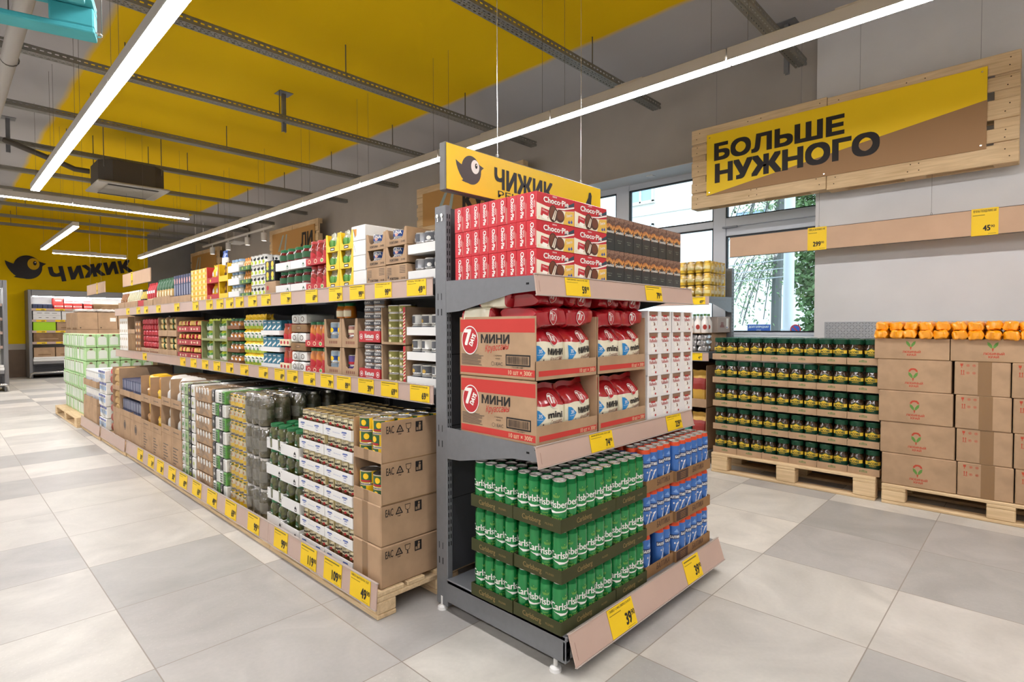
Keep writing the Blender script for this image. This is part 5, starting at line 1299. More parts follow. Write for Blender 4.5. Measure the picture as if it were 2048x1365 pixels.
    kt = tray('red_tray', .205, .22, .06, RT, lambda f: (f.text('Килька', 0, .022, .022, KR, 2, .03, w=.085), f.disc(-.08, .03, .015, KR, 1, 16, 1, .003), f.disc(.08, .03, .015, KR, 1, 16, 1, .003), f.disc(-.08, .03, .007, KR, 1, 5), f.disc(.08, .03, .007, KR, 1, 5), f.rect(-.035, .012, .035, .015, KR, 1)), None)
    ktin = tin('kilka_tin', .0465, .037, BRNT, lab(DKC, 'КИЛЬКА', KR, .009, H=.037, R=.0465, va=.5, v0=.3, v1=.85), n=16)
    for t in range(2): one(kt, 2.625, 0, Z+.203*t, 'red lettered tray of brown tins, '+tierw(t, 2), 'tray', 'red lettered trays')
    blk(ktin, 2.53, 2.72, 0, [Z+.004+.0375*k for k in range(5)]+[Z+.207+.0375*k for k in range(6)], 2, 11, 1, .095, 'flat brown fish tin', 'tin', 'brown fish tins', d0=.01)
    prn = lambda f: [f.rect(-.04+.02*k, .02, -.028+.02*k, .036, m_('carton_print', '#7d4b38', .7), 1) for k in range(5)]
    pc = notched('tin_carton', .172, .25, .165, .05, CARD, prn, None, .004, .03, CARDI); pt = tin('pate_tin', .044, .06, PUR, lab(RT, None, None, H=.06, R=.044, v0=.1, v1=.35), n=16); ptt = tin('pate_tin', .044, .06, m_('tin_pinkish', '#a9786c', .4), lab(CREAM, None, None, H=.06, R=.044, v0=.3, v1=.6), n=16)
    pb = notched('tin_carton', .2, .25, .165, .05, CARD, prn, None, .004, .022, CARDI); bt = tin('milk_tin', .04, .07, m_('tin_pale_blue', '#9fb0bd', .35), lab(BLU, None, None, H=.07, R=.04, v0=.2, v1=.55, mark=YB), n=16)
    for t in range(2):
        one(pc, 2.828, 0, Z+.168*t, 'brown notched carton of pate tins, '+tierw(t, 2), 'carton', 'cartons of pate tins'); one(pb, 3.018, 0, Z+.168*t, 'brown notched carton of blue milk tins, '+tierw(t, 2), 'carton', 'cartons of milk tins')
        for l in range(2):
            for k in range(2):
                spawn(pt if t == 0 else ptt, S.at(-2.828-.03+.07*k, .06+.05*k, Z+.168*t+.005+.0605*l), S.rz, '%s pate tin in notched carton, %s, %s' % ('purple' if t == 0 else 'pinkish', 'upper' if l else 'lower', ORD[k]+' across'), 'tin', 'pate tins')
                spawn(bt, S.at(-3.018-.042+.084*k, .055, Z+.168*t+.005+.0705*l), S.rz, 'blue milk tin in notched carton, %s, %s, %s' % (tierw(t, 2), 'upper' if l else 'lower', ORD[k]+' across'), 'tin', 'blue milk tins')
    aj = jar('amber_jar', .038, .09, AMB, GLID, lab(CREAM, None, None, H=.09, R=.038, v0=.1, v1=.5), n=14, sh=.02); blk(aj, 2.93, 3.1, 0, [Z+.337], 2, 1, 1, .08, 'small amber jar atop the milk cartons', 'jar', 'small amber jars', d0=.05)
    rt = tray('red_tray', .238, .19, .04, RT, frd(.238)); oj = jar('pumpkin_jar', .037, .15, AMB, GLID, lab(CREAM, None, None, H=.15, R=.037, v0=.05, v1=.36, mark=RT))
    for t in range(2): one(rt, 3.245, 0, Z+.163*t, 'red tray of tall orange jars, '+tierw(t, 2), 'tray', 'red trays of orange jars')
    blk(oj, 3.13, 3.36, 0, [Z+.004, Z+.167], 3, 2, 2, .16, 'tall orange jar in red tray', 'jar', 'tall orange jars', d0=.012)
    def mkpack(nm, w, d, h, body, n, ht, seed, decor=None, wrap=True, cols=None):
        """shrink-wrapped pack: its goods and its film move as one thing"""
        parts = []
        for k in range(n):
            q = MB(); x = -w/2+w/n*(k+.5)
            q.box(x-w/n*.46, -d/2, .002, x+w/n*.46, d/2, h-.003, (cols or [body])[k % len(cols or [1])], .006)
            if decor: decor(plane(q, (x, -d/2, 0), (1, 0, 0), (0, 0, 1)))
            parts.append(('carton', q.mesh(nm+'_unit')))
        if wrap: parts.append(wrap_part(w, d, h, .006, seed))
        return Proto(nm, None, parts, w, d, h)
    wp = mkpack('wrapped_pack', .21, .2, .062, KR, 2, .06, 3, lambda f: (f.disc(0, .03, .017, BRS, 1, 12, 1.4), f.disc(.0, .03, .012, KR, 2, 12, 1.4))); bt_ = carton('brown_sleeve', .215, .2, .05, CARDD, lambda f: (f.rect(-.03, .02, .03, .035, BRS, 1), f.rect(-.02, .024, .02, .031, CARD, 2)), None)
    zz = Z
    for k in range(5):
        p = (wp, wp, bt_, wp, bt_)[k]; one(p, 3.475, RND.uniform(0, .01), zz, ('clear wrapped white pack' if p is wp else 'dark brown sleeve') + ' in the mixed stack, '+tierw(k, 5), 'pack', 'mixed stack of packs'); zz += p.h+.004
    one(wp, 3.475, .01, zz, 'clear wrapped white pack, topmost of the mixed stack', 'pack')
    pt_ = tray('patterned_tray', .148, .19, .045, CREAM, lambda f: [f.disc(-.05+.05*k, .022, .012, RT, 1, 10, 1.2) for k in range(3)], None); rj = jar('pepper_jar', .036, .145, m_('jar_orange_red', '#a8431a', .15, coat=.6), RLID, lab(CREAM, None, None, H=.145, R=.036, v0=.06, v1=.34, mark=RT))
    for t in range(2): one(pt_, 3.665, 0, Z+.16*t, 'patterned tray of orange red jars, '+tierw(t, 2), 'tray', 'patterned trays')
    blk(rj, 3.593, 3.737, 0, [Z+.004, Z+.164], 2, 2, 2, .16, 'orange red jar in patterned tray', 'jar', 'orange red jars', d0=.012)
    wt3 = tray('white_tray', .305, .2, .032, WHITE); tk = carton('tea_pouch', .072, .05, .098, TEAL, lambda f: (f.poly([(-.03, .03), (.03, .055), (.03, .068), (-.03, .043)], KR, 1), f.rect(-.02, .08, .02, .086, KR, 1), f.rect(-.028, .008, .0, .022, NAVY, 1)), None, .004)
    for t in range(3): one(wt3, 3.895, 0, Z+.115*t, 'white tray of teal packs, '+tierw(t, 3), 'tray', 'white trays of teal packs')
    blk(tk, 3.747, 4.043, 0, [Z+.004, Z+.119, Z+.234], 4, 3, 2, .12, 'teal pack with a white stripe', 'pack', 'teal packs', d0=.008, jit=.001)
    yp = bag('mayonnaise_pouch', .078, .085, .045, [(.3, LIME), (.72, KR), (1, YB)], lambda f: (f.disc(.012, .03, .013, LGRN, 1, 10), f.rect(-.025, .048, .02, .058, DGRN, 1)), 3, 8, 8, .003)
    blk(yp, 4.06, 4.43, Z+.003, .09, 5, 4, 2, .1, 'yellow and lime pouch', 'pouch', 'yellow and lime pouches', d0=.02)
    bs = tray('brown_tray', .25, .19, .028, m_('tray_brown', '#7b4f2c', .6)); bj = jar('honey_jar', .036, .078, m_('jar_brown_orange', '#8a5626', .2, coat=.5), GLID, lab(ORG, None, None, H=.078, R=.036, v0=.2, v1=.6, mark=KR), n=14, sh=.016)
    for t in range(4): one(bs, 4.575, 0, Z+.09*t, 'brown tray of orange labelled jars, '+tierw(t, 4), 'tray', 'brown trays of jars')
    blk(bj, 4.455, 4.695, 0, [Z+.004+.09*k for k in range(4)], 3, 4, 2, .16, 'orange labelled jar with green lid', 'jar', 'orange labelled jars', d0=.01)
    vc = notched('vegetable_carton', .3, .22, .168, .02, m_('carton_green', '#8a8f5e', .7), None, None, .004, .014, CARDI); vp = bag('vegetable_bag', .125, .078, .06, [(.45, KR), (.7, LGRN), (1, LIME)], lambda f: f.disc(0, .045, .018, DGRN, 1, 12), 11, 8, 8, .004)
    for c, y in enumerate((4.855, 5.165)):
        nm = 'nearer the jars' if c == 0 else 'nearer the noodles'
        for t in range(2):
            one(vc, y, 0, Z+.171*t, 'green edged carton of vegetable bags, %s, %s' % (tierw(t, 2), nm), 'carton', 'cartons of vegetable bags')
            for k in range(2):
                for l in range(2): spawn(vp, S.at(-y-.07+.14*k, .06, Z+.171*t+.005+.081*l), S.rz, 'green and white vegetable bag, %s carton %s, %s, %s across' % ('upper' if t else 'lower', nm, 'upper' if l else 'lower', ORD[k]), 'bag', 'vegetable bags')
    nt_ = tray('noodle_tray', .325, .24, .05, m_('tray_crimson', '#a53a3a', .6), lambda f: (f.disc(-.08, .025, .012, CREAM, 1, 12, 1.4), f.disc(.08, .025, .012, CREAM, 1, 12, 1.4), f.rect(-.03, .02, .03, .028, CREAM, 1)), None); nb = lying('noodle_pack', .10, .12, .05, m_('noodle_yellow', '#dcb04a', .35, coat=.4), None, 3, .005, m2=RT)
    for c, y in enumerate((5.505, 5.835)):
        for t in range(3):
            one(nt_, y, 0, Z+.122*t, 'crimson noodle tray, %s, %s' % (tierw(t, 3), 'nearer the open end' if c == 0 else 'farther from the open end'), 'tray', 'crimson noodle trays')
            for k in range(3): spawn(nb, S.at(-y-.105+.105*k, .07, Z+.122*t+.052), S.rz+RND.uniform(-.2, .2), 'yellow noodle pack, %s, %s tray, %s across' % (tierw(t, 3), 'nearer' if c == 0 else 'farther', ORD[k]), 'pack', 'noodle packs')
    gcn = notched('gold_bag_carton', .3, .25, .19, .06, CARD, None, None, .004, .01, CARDI, slope=False); gb = lying('nut_bag', .125, .14, .055, m_('bag_gold', '#c9a860', .3, coat=.4), None, 5, .006, m2=DGRN)
    for c, y in enumerate((6.18, 6.49)):
        for t in range(2):
            one(gcn, y, 0, Z+.195*t, 'brown carton of gold bags, %s, %s' % (tierw(t, 2), 'nearer the noodles' if c == 0 else 'nearer the red packs'), 'carton', 'cartons of gold bags')
            for k in range(2):
                for l in range(3): spawn(gb, S.at(-y-.07+.14*k, .085, Z+.195*t+.01+.057*l), S.rz, 'gold bag in %s carton %s, %s layer, %s across' % ('upper' if t else 'lower', 'by the noodles' if c == 0 else 'by the red packs', ORD[l], ORD[k]), 'bag', 'gold bags')
    rtr = tray('print_tray', .34, .25, .06, CARD, lambda f: [f.rect(-.14+.05*k, .015, -.105+.05*k, .03, m_('carton_print', '#7d4b38', .7), 1) for k in range(6)], None); rk = lying('red_pack', .10, .16, .062, m_('pack_red', '#b21f2d', .3, coat=.4), None, 9, .007)
    for c, y in enumerate((6.82, 7.165)): one(rtr, y, 0, Z, 'brown printed tray under the red packs, '+('nearer the gold bags' if c == 0 else 'farther from the gold bags'), 'tray', 'trays under the red packs')
    blk(rk, 6.655, 7.33, Z+.004, .0625, 6, 6, 1, .17, 'crumpled red pack', 'pack', 'crumpled red packs', d0=.012, ry=.12)
    ck = carton('biscuit_box', .11, .2, .07, m_('pack_tan_brown', '#7a5338', .5), lambda f: (f.disc(-.025, .035, .018, CREAM, 1, 12), f.disc(.025, .035, .018, ORG, 1, 12)), None)
    blk(ck, 7.35, 7.58, Z, .0715, 2, 5, 1, .2, 'brown biscuit box with round print', 'box', 'biscuit boxes')
    one(carton('tall_carton', .34, .28, .21, CARDD), 7.77, .0, Z, 'dark brown carton beside the white packs, lower shelf', 'carton'); one(notched('tall_carton', .34, .28, .2, .05, CARD, None, None, .004, .02, CARDI, slope=False), 7.77, 0, Z+.212, 'open brown carton on the dark one, lower shelf', 'carton')
    wk = carton('white_pack', .095, .1, .195, KR, lambda f: (f.rect(-.03, .03, .03, .06, m_('print_pale_brown', '#c9b79c', .5), 1), f.rect(-.03, .13, .03, .16, MATS['print_pale_brown'], 1)), None)
    blk(wk, 7.95, 8.36, Z, .197, 4, 2, 1, .1, 'tall white pack at the far end, lower shelf', 'pack', 'tall white packs')
    # ------------------------------------------------ on the pallets
    Z = .1235
    def b1side(f):
        f.text('EAC', .045-.3, .132, .034, BLACK, 2, .012, w=.04)
        u, v = .098-.3, .146
        f.poly([(u-.020, v-.014), (u+.020, v-.014), (u+.017, v-.009), (u-.017, v-.009)], BLACK, 2); f.poly([(u-.020, v-.012), (u-.003, v+.020), (u+.001, v+.016), (u-.015, v-.012)], BLACK, 2); f.poly([(u+.020, v-.012), (u+.003, v+.020), (u-.001, v+.016), (u+.015, v-.012)], BLACK, 2)
        f.text('20', u, v-.006, .010, BLACK, 2, .02); f.text('PAP', u, v-.026, .007, BLACK, 2, .02)
        u = .145-.3; f.poly([(u-.016, v+.022), (u+.016, v+.022), (u+.012, v-.002), (u+.003, v-.006), (u+.003, v-.020), (u+.012, v-.022), (u-.012, v-.022), (u-.003, v-.020), (u-.003, v-.006), (u-.012, v-.002)], BLACK, 2); f.poly([(u-.013, v+.019), (u+.013, v+.019), (u+.010, v), (u, v-.004), (u-.010, v)], CARD, 3)
        u = .205-.3; f.rect(u-.02, v-.024, u+.02, v+.024, BLACK, 2); f.disc(u+.004, v+.014, .005, CARD, 3, 10); f.poly([(u-.002, v+.008), (u+.010, v+.006), (u+.008, v-.018), (u+.003, v-.018), (u+.003, v-.004), (u, v-.018), (u-.005, v-.018)], CARD, 3); f.rect(u-.015, v-.018, u-.008, v-.004, CARD, 3)
    def mk_b1(opn):
        w, d, h = .236, .60, .187
        if not opn:
            b = MB(); b.box(-w/2, -d/2, 0, w/2, d/2, h-.001, CARD, .005); f = front(b, -d/2); f.rect(-.035, .0, .012, h-.002, TAPE, 1); b1side(rside(b, w/2)); return Proto('cardboard_carton', b.mesh('cardboard_carton'), (), w, d, h)
        p = notched('cardboard_carton', w, d, h, .05, CARD, lambda f: f.rect(-.03, .0, .01, .05, TAPE, 1), None, .004, .003, CARDI, slope=False)
        b = MB(); b.v = []; f = rside(b, w/2); b1side(f); me = b.mesh('side_print')
        p.parts = [('side_print', me)]; return p
    c0, c1 = mk_b1(False), mk_b1(True)
    for t in range(4): one(c0 if t < 2 else c1, 2.232+.003*(t % 2), .004*t, Z+.1875*t, 'cardboard carton with black handling marks, '+(tierw(t, 4)+' of the corner stack'), 'carton', 'cartons with handling marks', P)
    pea = tin('pea_tin', .049, .062, YB, lambda f: (f.rect(-.02, .008, .04, .056, DGRN, 1, 4), f.disc(.012, .036, .014, YB, 2, 12), f.rect(-.016, .010, .036, .018, RT, 2, 3), f.rect(-.14, .008, -.09, .056, DGRN, 1, 4)), n=18)
    for t in (2, 3):
        for l in range(2):
            for r in range(1):
                for k in range(2): spawn(pea, P.at(-2.232-.056+.112*k, .062+.1*r, Z+.1875*t+.006+.0635*l), P.rz+RND.uniform(-.4, .4), 'yellow and green pea tin, %s open carton, %s layer, %s across' % (('upper' if t == 3 else 'lower'), 'upper' if l else 'lower', ORD[k]), 'tin', 'pea tins')
    for r in range(5):
        for k in range(2): spawn(pea, P.at(-2.232-.056+.112*k, .062+.1*r, Z+.1875*3+.006+.127), P.rz+RND.uniform(-.4, .4), 'pea tin of the topmost layer, open corner carton, %s across, %s row' % (ORD[k], ORD[r]), 'tin', 'pea tins')
    INKB = m_('print_blue', '#5c6ea8', .6)
    def ft(f):
        for u in (-.085, .07):
            for k, (w_, v) in enumerate(((.05, .028), (.03, .02))): f.poly([(u-w_/2, v), (u+w_/2, v+.002), (u+w_/2-.004, v+.010-k*.004), (u-w_/2+.004, v+.008-k*.004)], INKB, 1)
            f.poly([(u-.02, .014), (u, .008), (u+.02, .014), (u, .011)], INKB, 1)
        for k in range(4): f.rect(-.04+.018*k, .022, -.026+.018*k, .026, m_('print_faint', '#b9bccb', .6), 1)
    st_t = tray('white_tray', .268, .50, .05, WHITE, ft, None, .003); stew = tin('stew_tin', .031, .098, m_('tin_stew', '#b9a876', .35, metal=.35), lambda f: (f.poly([(-.032, .03), (.032, .03), (.032, .086), (-.032, .086)], CREAM, 1), f.rect(-.03, .075, .03, .088, CREAM, 1), f.text('ГОСТ', .002, .079, .008, BLACK, 2, .02, w=.024), f.text('ГОВЯДИНА', .004, .066, .0095, BLACK, 2, .03, w=.05), f.poly([(-.031, .008), (.031, .008), (.031, .05), (.012, .058), (0, .060), (-.012, .058), (-.031, .05)], BRS, 2), f.disc(.014, .056, .0065, RT, 3, 12)), m_('lid_gold', '#b39a63', .3, metal=.7), 16)
    for c, y in enumerate((2.49, 2.765)):
        nm = 'beside the corner cartons' if c == 0 else 'beside the pickles'
        for t in range(7):
            one(st_t, y, .002*(t % 3), Z+.1055*t, 'white tray of stewed meat tins, %s, %s' % (tierw(t, 7), nm), 'tray', 'white trays of stew tins', P)
        for t in range(7):
            for k in range(4):
                for r in range(1 if t < 6 else 6): spawn(stew, P.at(-y-.098+.0655*k, .042+.068*r, Z+.1055*t+.0035), P.rz+RND.uniform(-.35, .35), 'cream labelled stew tin, %s, %s, %s across%s' % (tierw(t, 7), nm, ORD[k], (', %s row' % ORD[r]) if r else ''), 'tin', 'stew tins')
    PK = m_('pickle_glass', '#4a4d1c', .1, spec=.6, coat=.8, noise=.55, scale=38); pkl = jar('pickle_jar', .0435, .146, PK, GLID, lambda f: (f.poly([(-.016, .06), (.016, .06), (.016, .082), (0, .095), (-.016, .082)], DGRN, 1), f.rect(-.011, .064, .011, .07, KR, 2)), n=16, sh=.022)
    def fp(f):
        f.poly([(.055, .008), (.08, .008), (.08, .026), (.0675, .038), (.055, .026)], BLACK, 1); f.rect(.06, .012, .075, .02, WHITE, 2); f.rect(-.10, .045, -.095, .05, DGRN, 1)
    ptr = tray('pickle_tray', .222, .48, .062, WHITE, fp, None, .003)
    for c, y in enumerate((3.025, 3.25)):
        for t in range(4): one(ptr, y, .004*(t % 2)+.015*c, Z+.151*t, 'white tray of pickles, %s, %s' % (tierw(t, 4), 'beside the stew' if c == 0 else 'beside the wrapped jars'), 'tray', 'white pickle trays', P)
    blk(pkl, 2.918, 3.357, 0, [Z+.0035+.151*k for k in range(4)], 4, 4, 1, .095, 'pickle jar with green lid', 'jar', 'pickle jars', P, d0=.012)
    blk(pkl, 2.918, 3.357, 0, [Z+.0035+.151*3], 4, 1, 4, .38, 'pickle jar on top, behind the front row', 'jar', 'pickle jars', P, d0=.107)
    # wrapped packs of jars and tins
    def rpack(nm, w, d, h, n, nr, r, glass, lid, decor, kind, sub='lid', film_=True):
        parts = []
        mk = (jar('jar', r, h-.004, glass, lid, decor, n=14, sh=h*.15) if kind == 'jar' else tin('tin', r, h-.004, glass, decor, lid, 14))
        for i in range(n):
            for j in range(nr):
                x, y = -w/2+w/n*(i+.5), -d/2+d/nr*(j+.5)
                def sh(me):
                    m2 = me.copy(); m2.transform(Matrix.Translation((x, y, 0.001))); return m2
                parts.append((kind, sh(mk.me), [(sub, sh(mk.parts[0][1]))]))
        if film_: parts.append(wrap_part(w, d, h, .003, n+nr))
        return Proto(nm, None, parts, w, d, h)
    jp = rpack('wrapped_jar_pack', .3, .2, .19, 3, 2, .048, m_('jar_murky', '#5f5843', .12, coat=.7, noise=.3, scale=25), SILV, lab(m_('label_grey', '#7d786a', .5), None, None, H=.19, R=.048, v0=.2, v1=.55), 'jar')
    for t in range(4):
        for r in range(1 if t < 3 else 3): one(jp, 3.53, .0+.205*r, Z+.191*t, 'clear wrapped pack of murky jars, %s%s' % (tierw(t, 4), (', %s row' % ORD[r]) if r else ''), 'pack', 'wrapped packs of murky jars', P)
    pp = rpack('wrapped_tin_pack', .27, .19, .092, 4, 2, .0325, YB, SILV, lambda f: (f.rect(-.03, .03, .03, .06, CREAM, 1, 4), f.disc(0, .045, .010, ORG, 2, 10), f.rect(-.02, .066, .02, .074, DGRN, 1, 2)), 'tin'); 
    for t in range(8):
        for r in range(1 if t < 7 else 3): one(pp, 3.825, .195*r+.003*(t % 2), Z+.0925*t, 'clear wrapped pack of yellow tins, %s%s' % (tierw(t, 8), (', %s row' % ORD[r]) if r else ''), 'pack', 'wrapped packs of yellow tins', P)
    def bands(nm, w, d, h, n, cols, dec, seed): return mkpack(nm, w, d, h, None, n, h, seed, dec, True, cols)
    q1 = bands('wrapped_pack', .125, .2, .092, 2, [BK, KR], lambda f: f.disc(0, .05, .012, KR, 1, 10), 1); q2 = bands('wrapped_pack', .125, .2, .092, 2, [KR, LGRN], lambda f: [f.rect(-.02, .02+.016*k, .02, .028+.016*k, DGRN, 1) for k in range(4)], 2)
    for c, (y, nm) in enumerate(((4.045, 'column by the yellow tins'), (4.18, 'second column from the yellow tins'))):
        for t in range(8):
            for r in range(1 if t < 7 else 3): one((q1, q2)[(t+c) % 2], y, .205*r, Z+.0925*t, '%s wrapped pack, %s, %s%s' % ('black and white' if (t+c) % 2 == 0 else 'green striped', tierw(t, 8), nm, (', %s row' % ORD[r]) if r else ''), 'pack', 'black white and green packs', P)
    q3 = mkpack('wrapped_tray_pack', .36, .2, .104, CARD, 1, .1, 5, lambda f: [f.disc(-.12+.06*k, .082, .024, KR, 1, 10, .8) for k in range(5)]+[f.rect(-.16, .01, .16, .055, CARD, 2)])
    for t in range(7):
        for r in range(1 if t < 6 else 3): one(q3, 4.435, .205*r+.004*(t % 2), Z+.1045*t, 'clear wrapped brown tray pack, %s%s' % (tierw(t, 7), (', %s row' % ORD[r]) if r else ''), 'pack', 'wrapped brown tray packs', P)
    for c, (y, nm) in enumerate(((4.70, 'beside the brown tray packs'), (4.86, 'beside the white bags'))):
        for t in range(8):
            p = (bands('wrapped_pack', .155, .2, .092, 2, [BK, KR], lambda f: (f.disc(.005, .045, .014, LIME, 1, 10), f.rect(-.02, .07, .02, .076, KR, 1)), 4) if c == 0 else bands('wrapped_pack', .155, .2, .092, 2, [KR, m_('pack_pale_green', '#a9bf8e', .5)], lambda f: f.rect(-.02, .03, .02, .06, LGRN, 1), 6)) if t == 0 else p
            for r in range(1 if t < 7 else 3): one(p, y, .205*r, Z+.0925*t, '%s wrapped carton pack, %s, %s%s' % ('black and lime' if c == 0 else 'pale green', tierw(t, 8), nm, (', %s row' % ORD[r]) if r else ''), 'pack', 'dark and pale wrapped packs', P)
    # cartons of soft bags
    def txt(seed, n=6):
        def fr(f):
            r = random.Random(seed)
            for k in range(n): f.rect(-.09, .05+.025*k, -.09+r.uniform(.06, .16), .058+.025*k, DARK, 1)
        return fr
    def pair(ys, w, h0, hn, mat_bag, name, desc, cap, seed, fr=None, tall=.95, bw=None, second=None):
        base_ = carton('closed_carton', w-.006, .5, h0-.002, CARD, txt(seed) if fr is None else fr, None, .004); nc_ = notched(name+'_carton', w-.006, .5, hn-.002, .07, CARD, lambda f: [f.rect(-.07+.03*k, .03, -.05+.03*k, .04, DARK, 1) for k in range(5)], None, .004, .008, CARDI, slope=False)
        bs_ = [lying(name, w*.62, .16, hn*.55, mm, None, seed+i, .010, .22) for i, mm in enumerate(mat_bag)]
        for c, y in enumerate(ys):
            one(base_, y, 0, Z, 'closed brown carton below the %ss, %s' % (desc, ORD[c]+' '+cap), 'carton', 'closed cartons at the foot of the stacks', P)
            for t in range(2):
                one(nc_, y, .003*t, Z+h0+hn*t, 'open brown carton of %ss, %s, %s' % (desc, tierw(t, 2), ORD[c]+' '+cap), 'carton', 'open cartons of '+desc+'s', P)
                for l in range(2): spawn(bs_[(c+l) % len(bs_)], P.at(-y+.01*(l-.5), .115+.02*l, Z+h0+hn*t+.01+hn*.44*l), P.rz+(.14 if l else -.12), '%s, %s carton, %s in it, %s' % (desc, 'upper' if t else 'lower', 'upper' if l else 'lower', ORD[c]+' '+cap), 'bag', desc+'s', tilt=(.06, .08 if l else -.06))
    pair((5.09, 5.365), .275, .275, .235, [m_('bag_white', '#dcdad4', .35, coat=.4)], 'white_bag', 'soft white bag', 'from the wrapped packs', 21)
    pair((5.675, 6.01), .335, .24, .24, [m_('bag_yellow', '#e8b90f', .3, coat=.5), m_('bag_brown_yellow', '#b9802a', .35, coat=.4)], 'yellow_bag', 'bright yellow bag', 'from the white bags', 31)
    bs_ = carton('closed_carton', .43, .5, .258, CARD, lambda f: (f.disc(0, .17, .05, DARK, 1, 22), f.disc(0, .17, .042, CARD, 2, 22), f.disc(0, .17, .036, DARK, 3, 22)), None); nc_ = tray('pasta_carton', .43, .5, .06, CARD, None, None, .004); nb_ = carton('navy_pack', .047, .42, .165, m_('pack_slate', '#444a66', .4), lambda f: (f.rect(-.016, .03, .016, .05, m_('pack_slate_pale', '#8a8fa5', .4), 1), f.rect(-.016, .07, .016, .15, MATS['pack_slate_pale'], 1)), None, .003)
    for c, y in enumerate((6.39, 6.83)):
        one(bs_, y, 0, Z, 'closed brown carton with a round stamp, %s' % ('nearer the yellow bags' if c == 0 else 'farther from the yellow bags'), 'carton', 'stamped cartons', P)
        for t in range(2): one(nc_, y, .004*t, Z+.26+.208*t, 'low brown carton of slate packs, %s, %s' % (tierw(t, 2), 'nearer the yellow bags' if c == 0 else 'farther from the yellow bags'), 'carton', 'low cartons of slate packs', P)
    blk(nb_, 6.18, 7.04, 0, [Z+.264, Z+.472], 16, 2, 1, .44, 'slim slate pack', 'pack', 'slim slate packs', P, d0=.02, jit=.0015)
    one(carton('closed_carton', .31, .5, .26, CARD), 7.20, 0, Z, 'closed brown carton beside the slate packs', 'carton', None, P)
    oc_ = notched('sack_carton', .31, .5, .24, .05, CARD, None, None, .004, .01, CARDI, slope=False); sk = lying('grain_sack', .13, .2, .075, m_('sack_kraft', '#c2a06a', .6), None, 4, .01)
    for t in range(2):
        one(oc_, 7.20, .002, Z+.262+.242*t, 'open brown carton of kraft sacks, '+tierw(t, 2), 'carton', 'cartons of kraft sacks', P)
        for k in range(2):
            for l in range(3): spawn(sk, P.at(-7.27+.14*k, .12, Z+.268+.242*t+.074*l), P.rz, 'kraft grain sack, %s carton, %s layer, %s across' % ('upper' if t else 'lower', ORD[l], ORD[k]), 'sack', 'kraft grain sacks')
    rb_ = lying('flour_bag', .23, .40, .105, m_('bag_rust', '#9a4a38', .4, coat=.3), None, 8, .010, m2=CREAM); rtp = lying('flour_bag', .24, .42, .09, m_('bag_scarlet', '#c41c22', .25, coat=.5), None, 3, .008)
    blk(rb_, 7.37, 7.60, Z+.008, .106, 1, 6, 1, .4, 'rust coloured flour bag', 'bag', 'rust coloured flour bags', P, d0=.02); one(rtp, 7.485, .03, Z+.64, 'scarlet bag lying on top of the rust bags', 'bag', None, P)
    sb_ = mkpack('salt_pack', .36, .3, .135, None, 4, .13, 8, lambda f: (f.rect(-.03, .045, .03, .09, m_('pack_sky', '#8fb4dc', .4), 1), f.rect(-.035, .105, .035, .13, m_('pack_cobalt', '#2a3f9a', .4), 1)), True, [KR])
    for t in range(5): one(sb_, 7.82, .01*(t % 2), Z+.137*t, 'wrapped blue and white salt pack, '+tierw(t, 5), 'pack', 'wrapped salt packs', aisle(1.345, 0))
    F2 = aisle(1.325, 0); bb_ = carton('closed_carton', .40, .5, .25, CARD); wc = tray('sugar_carton', .40, .5, .075, CARD, None, None, .004); ws_ = carton('sugar_box', .055, .45, .19, KR, lambda f: (f.poly([(-.02, .16), (.02, .175), (.02, .18), (-.02, .168)], BLACK, 1), f.rect(-.015, .05, .015, .1, m_('print_faint', '#b9bccb', .6), 1)), None, .003)
    for c, y in enumerate((8.225, 8.63)):
        one(bb_, y, 0, Z, 'closed brown carton under white sugar boxes, '+('nearer the salt' if c == 0 else 'farther from the salt'), 'carton', 'cartons under sugar boxes', F2)
        for t in range(2): one(wc, y, .004, Z+.252+.205*t, 'low brown carton of sugar boxes, %s, %s' % (tierw(t, 2), 'nearer the salt' if c == 0 else 'farther from the salt'), 'carton', 'low cartons of sugar boxes', F2)
    blk(ws_, 8.03, 8.82, 0, [Z+.256, Z+.461], 14, 2, 1, .46, 'slim white sugar box', 'box', 'slim white sugar boxes', F2, d0=.025, jit=.0015)
long_goods()

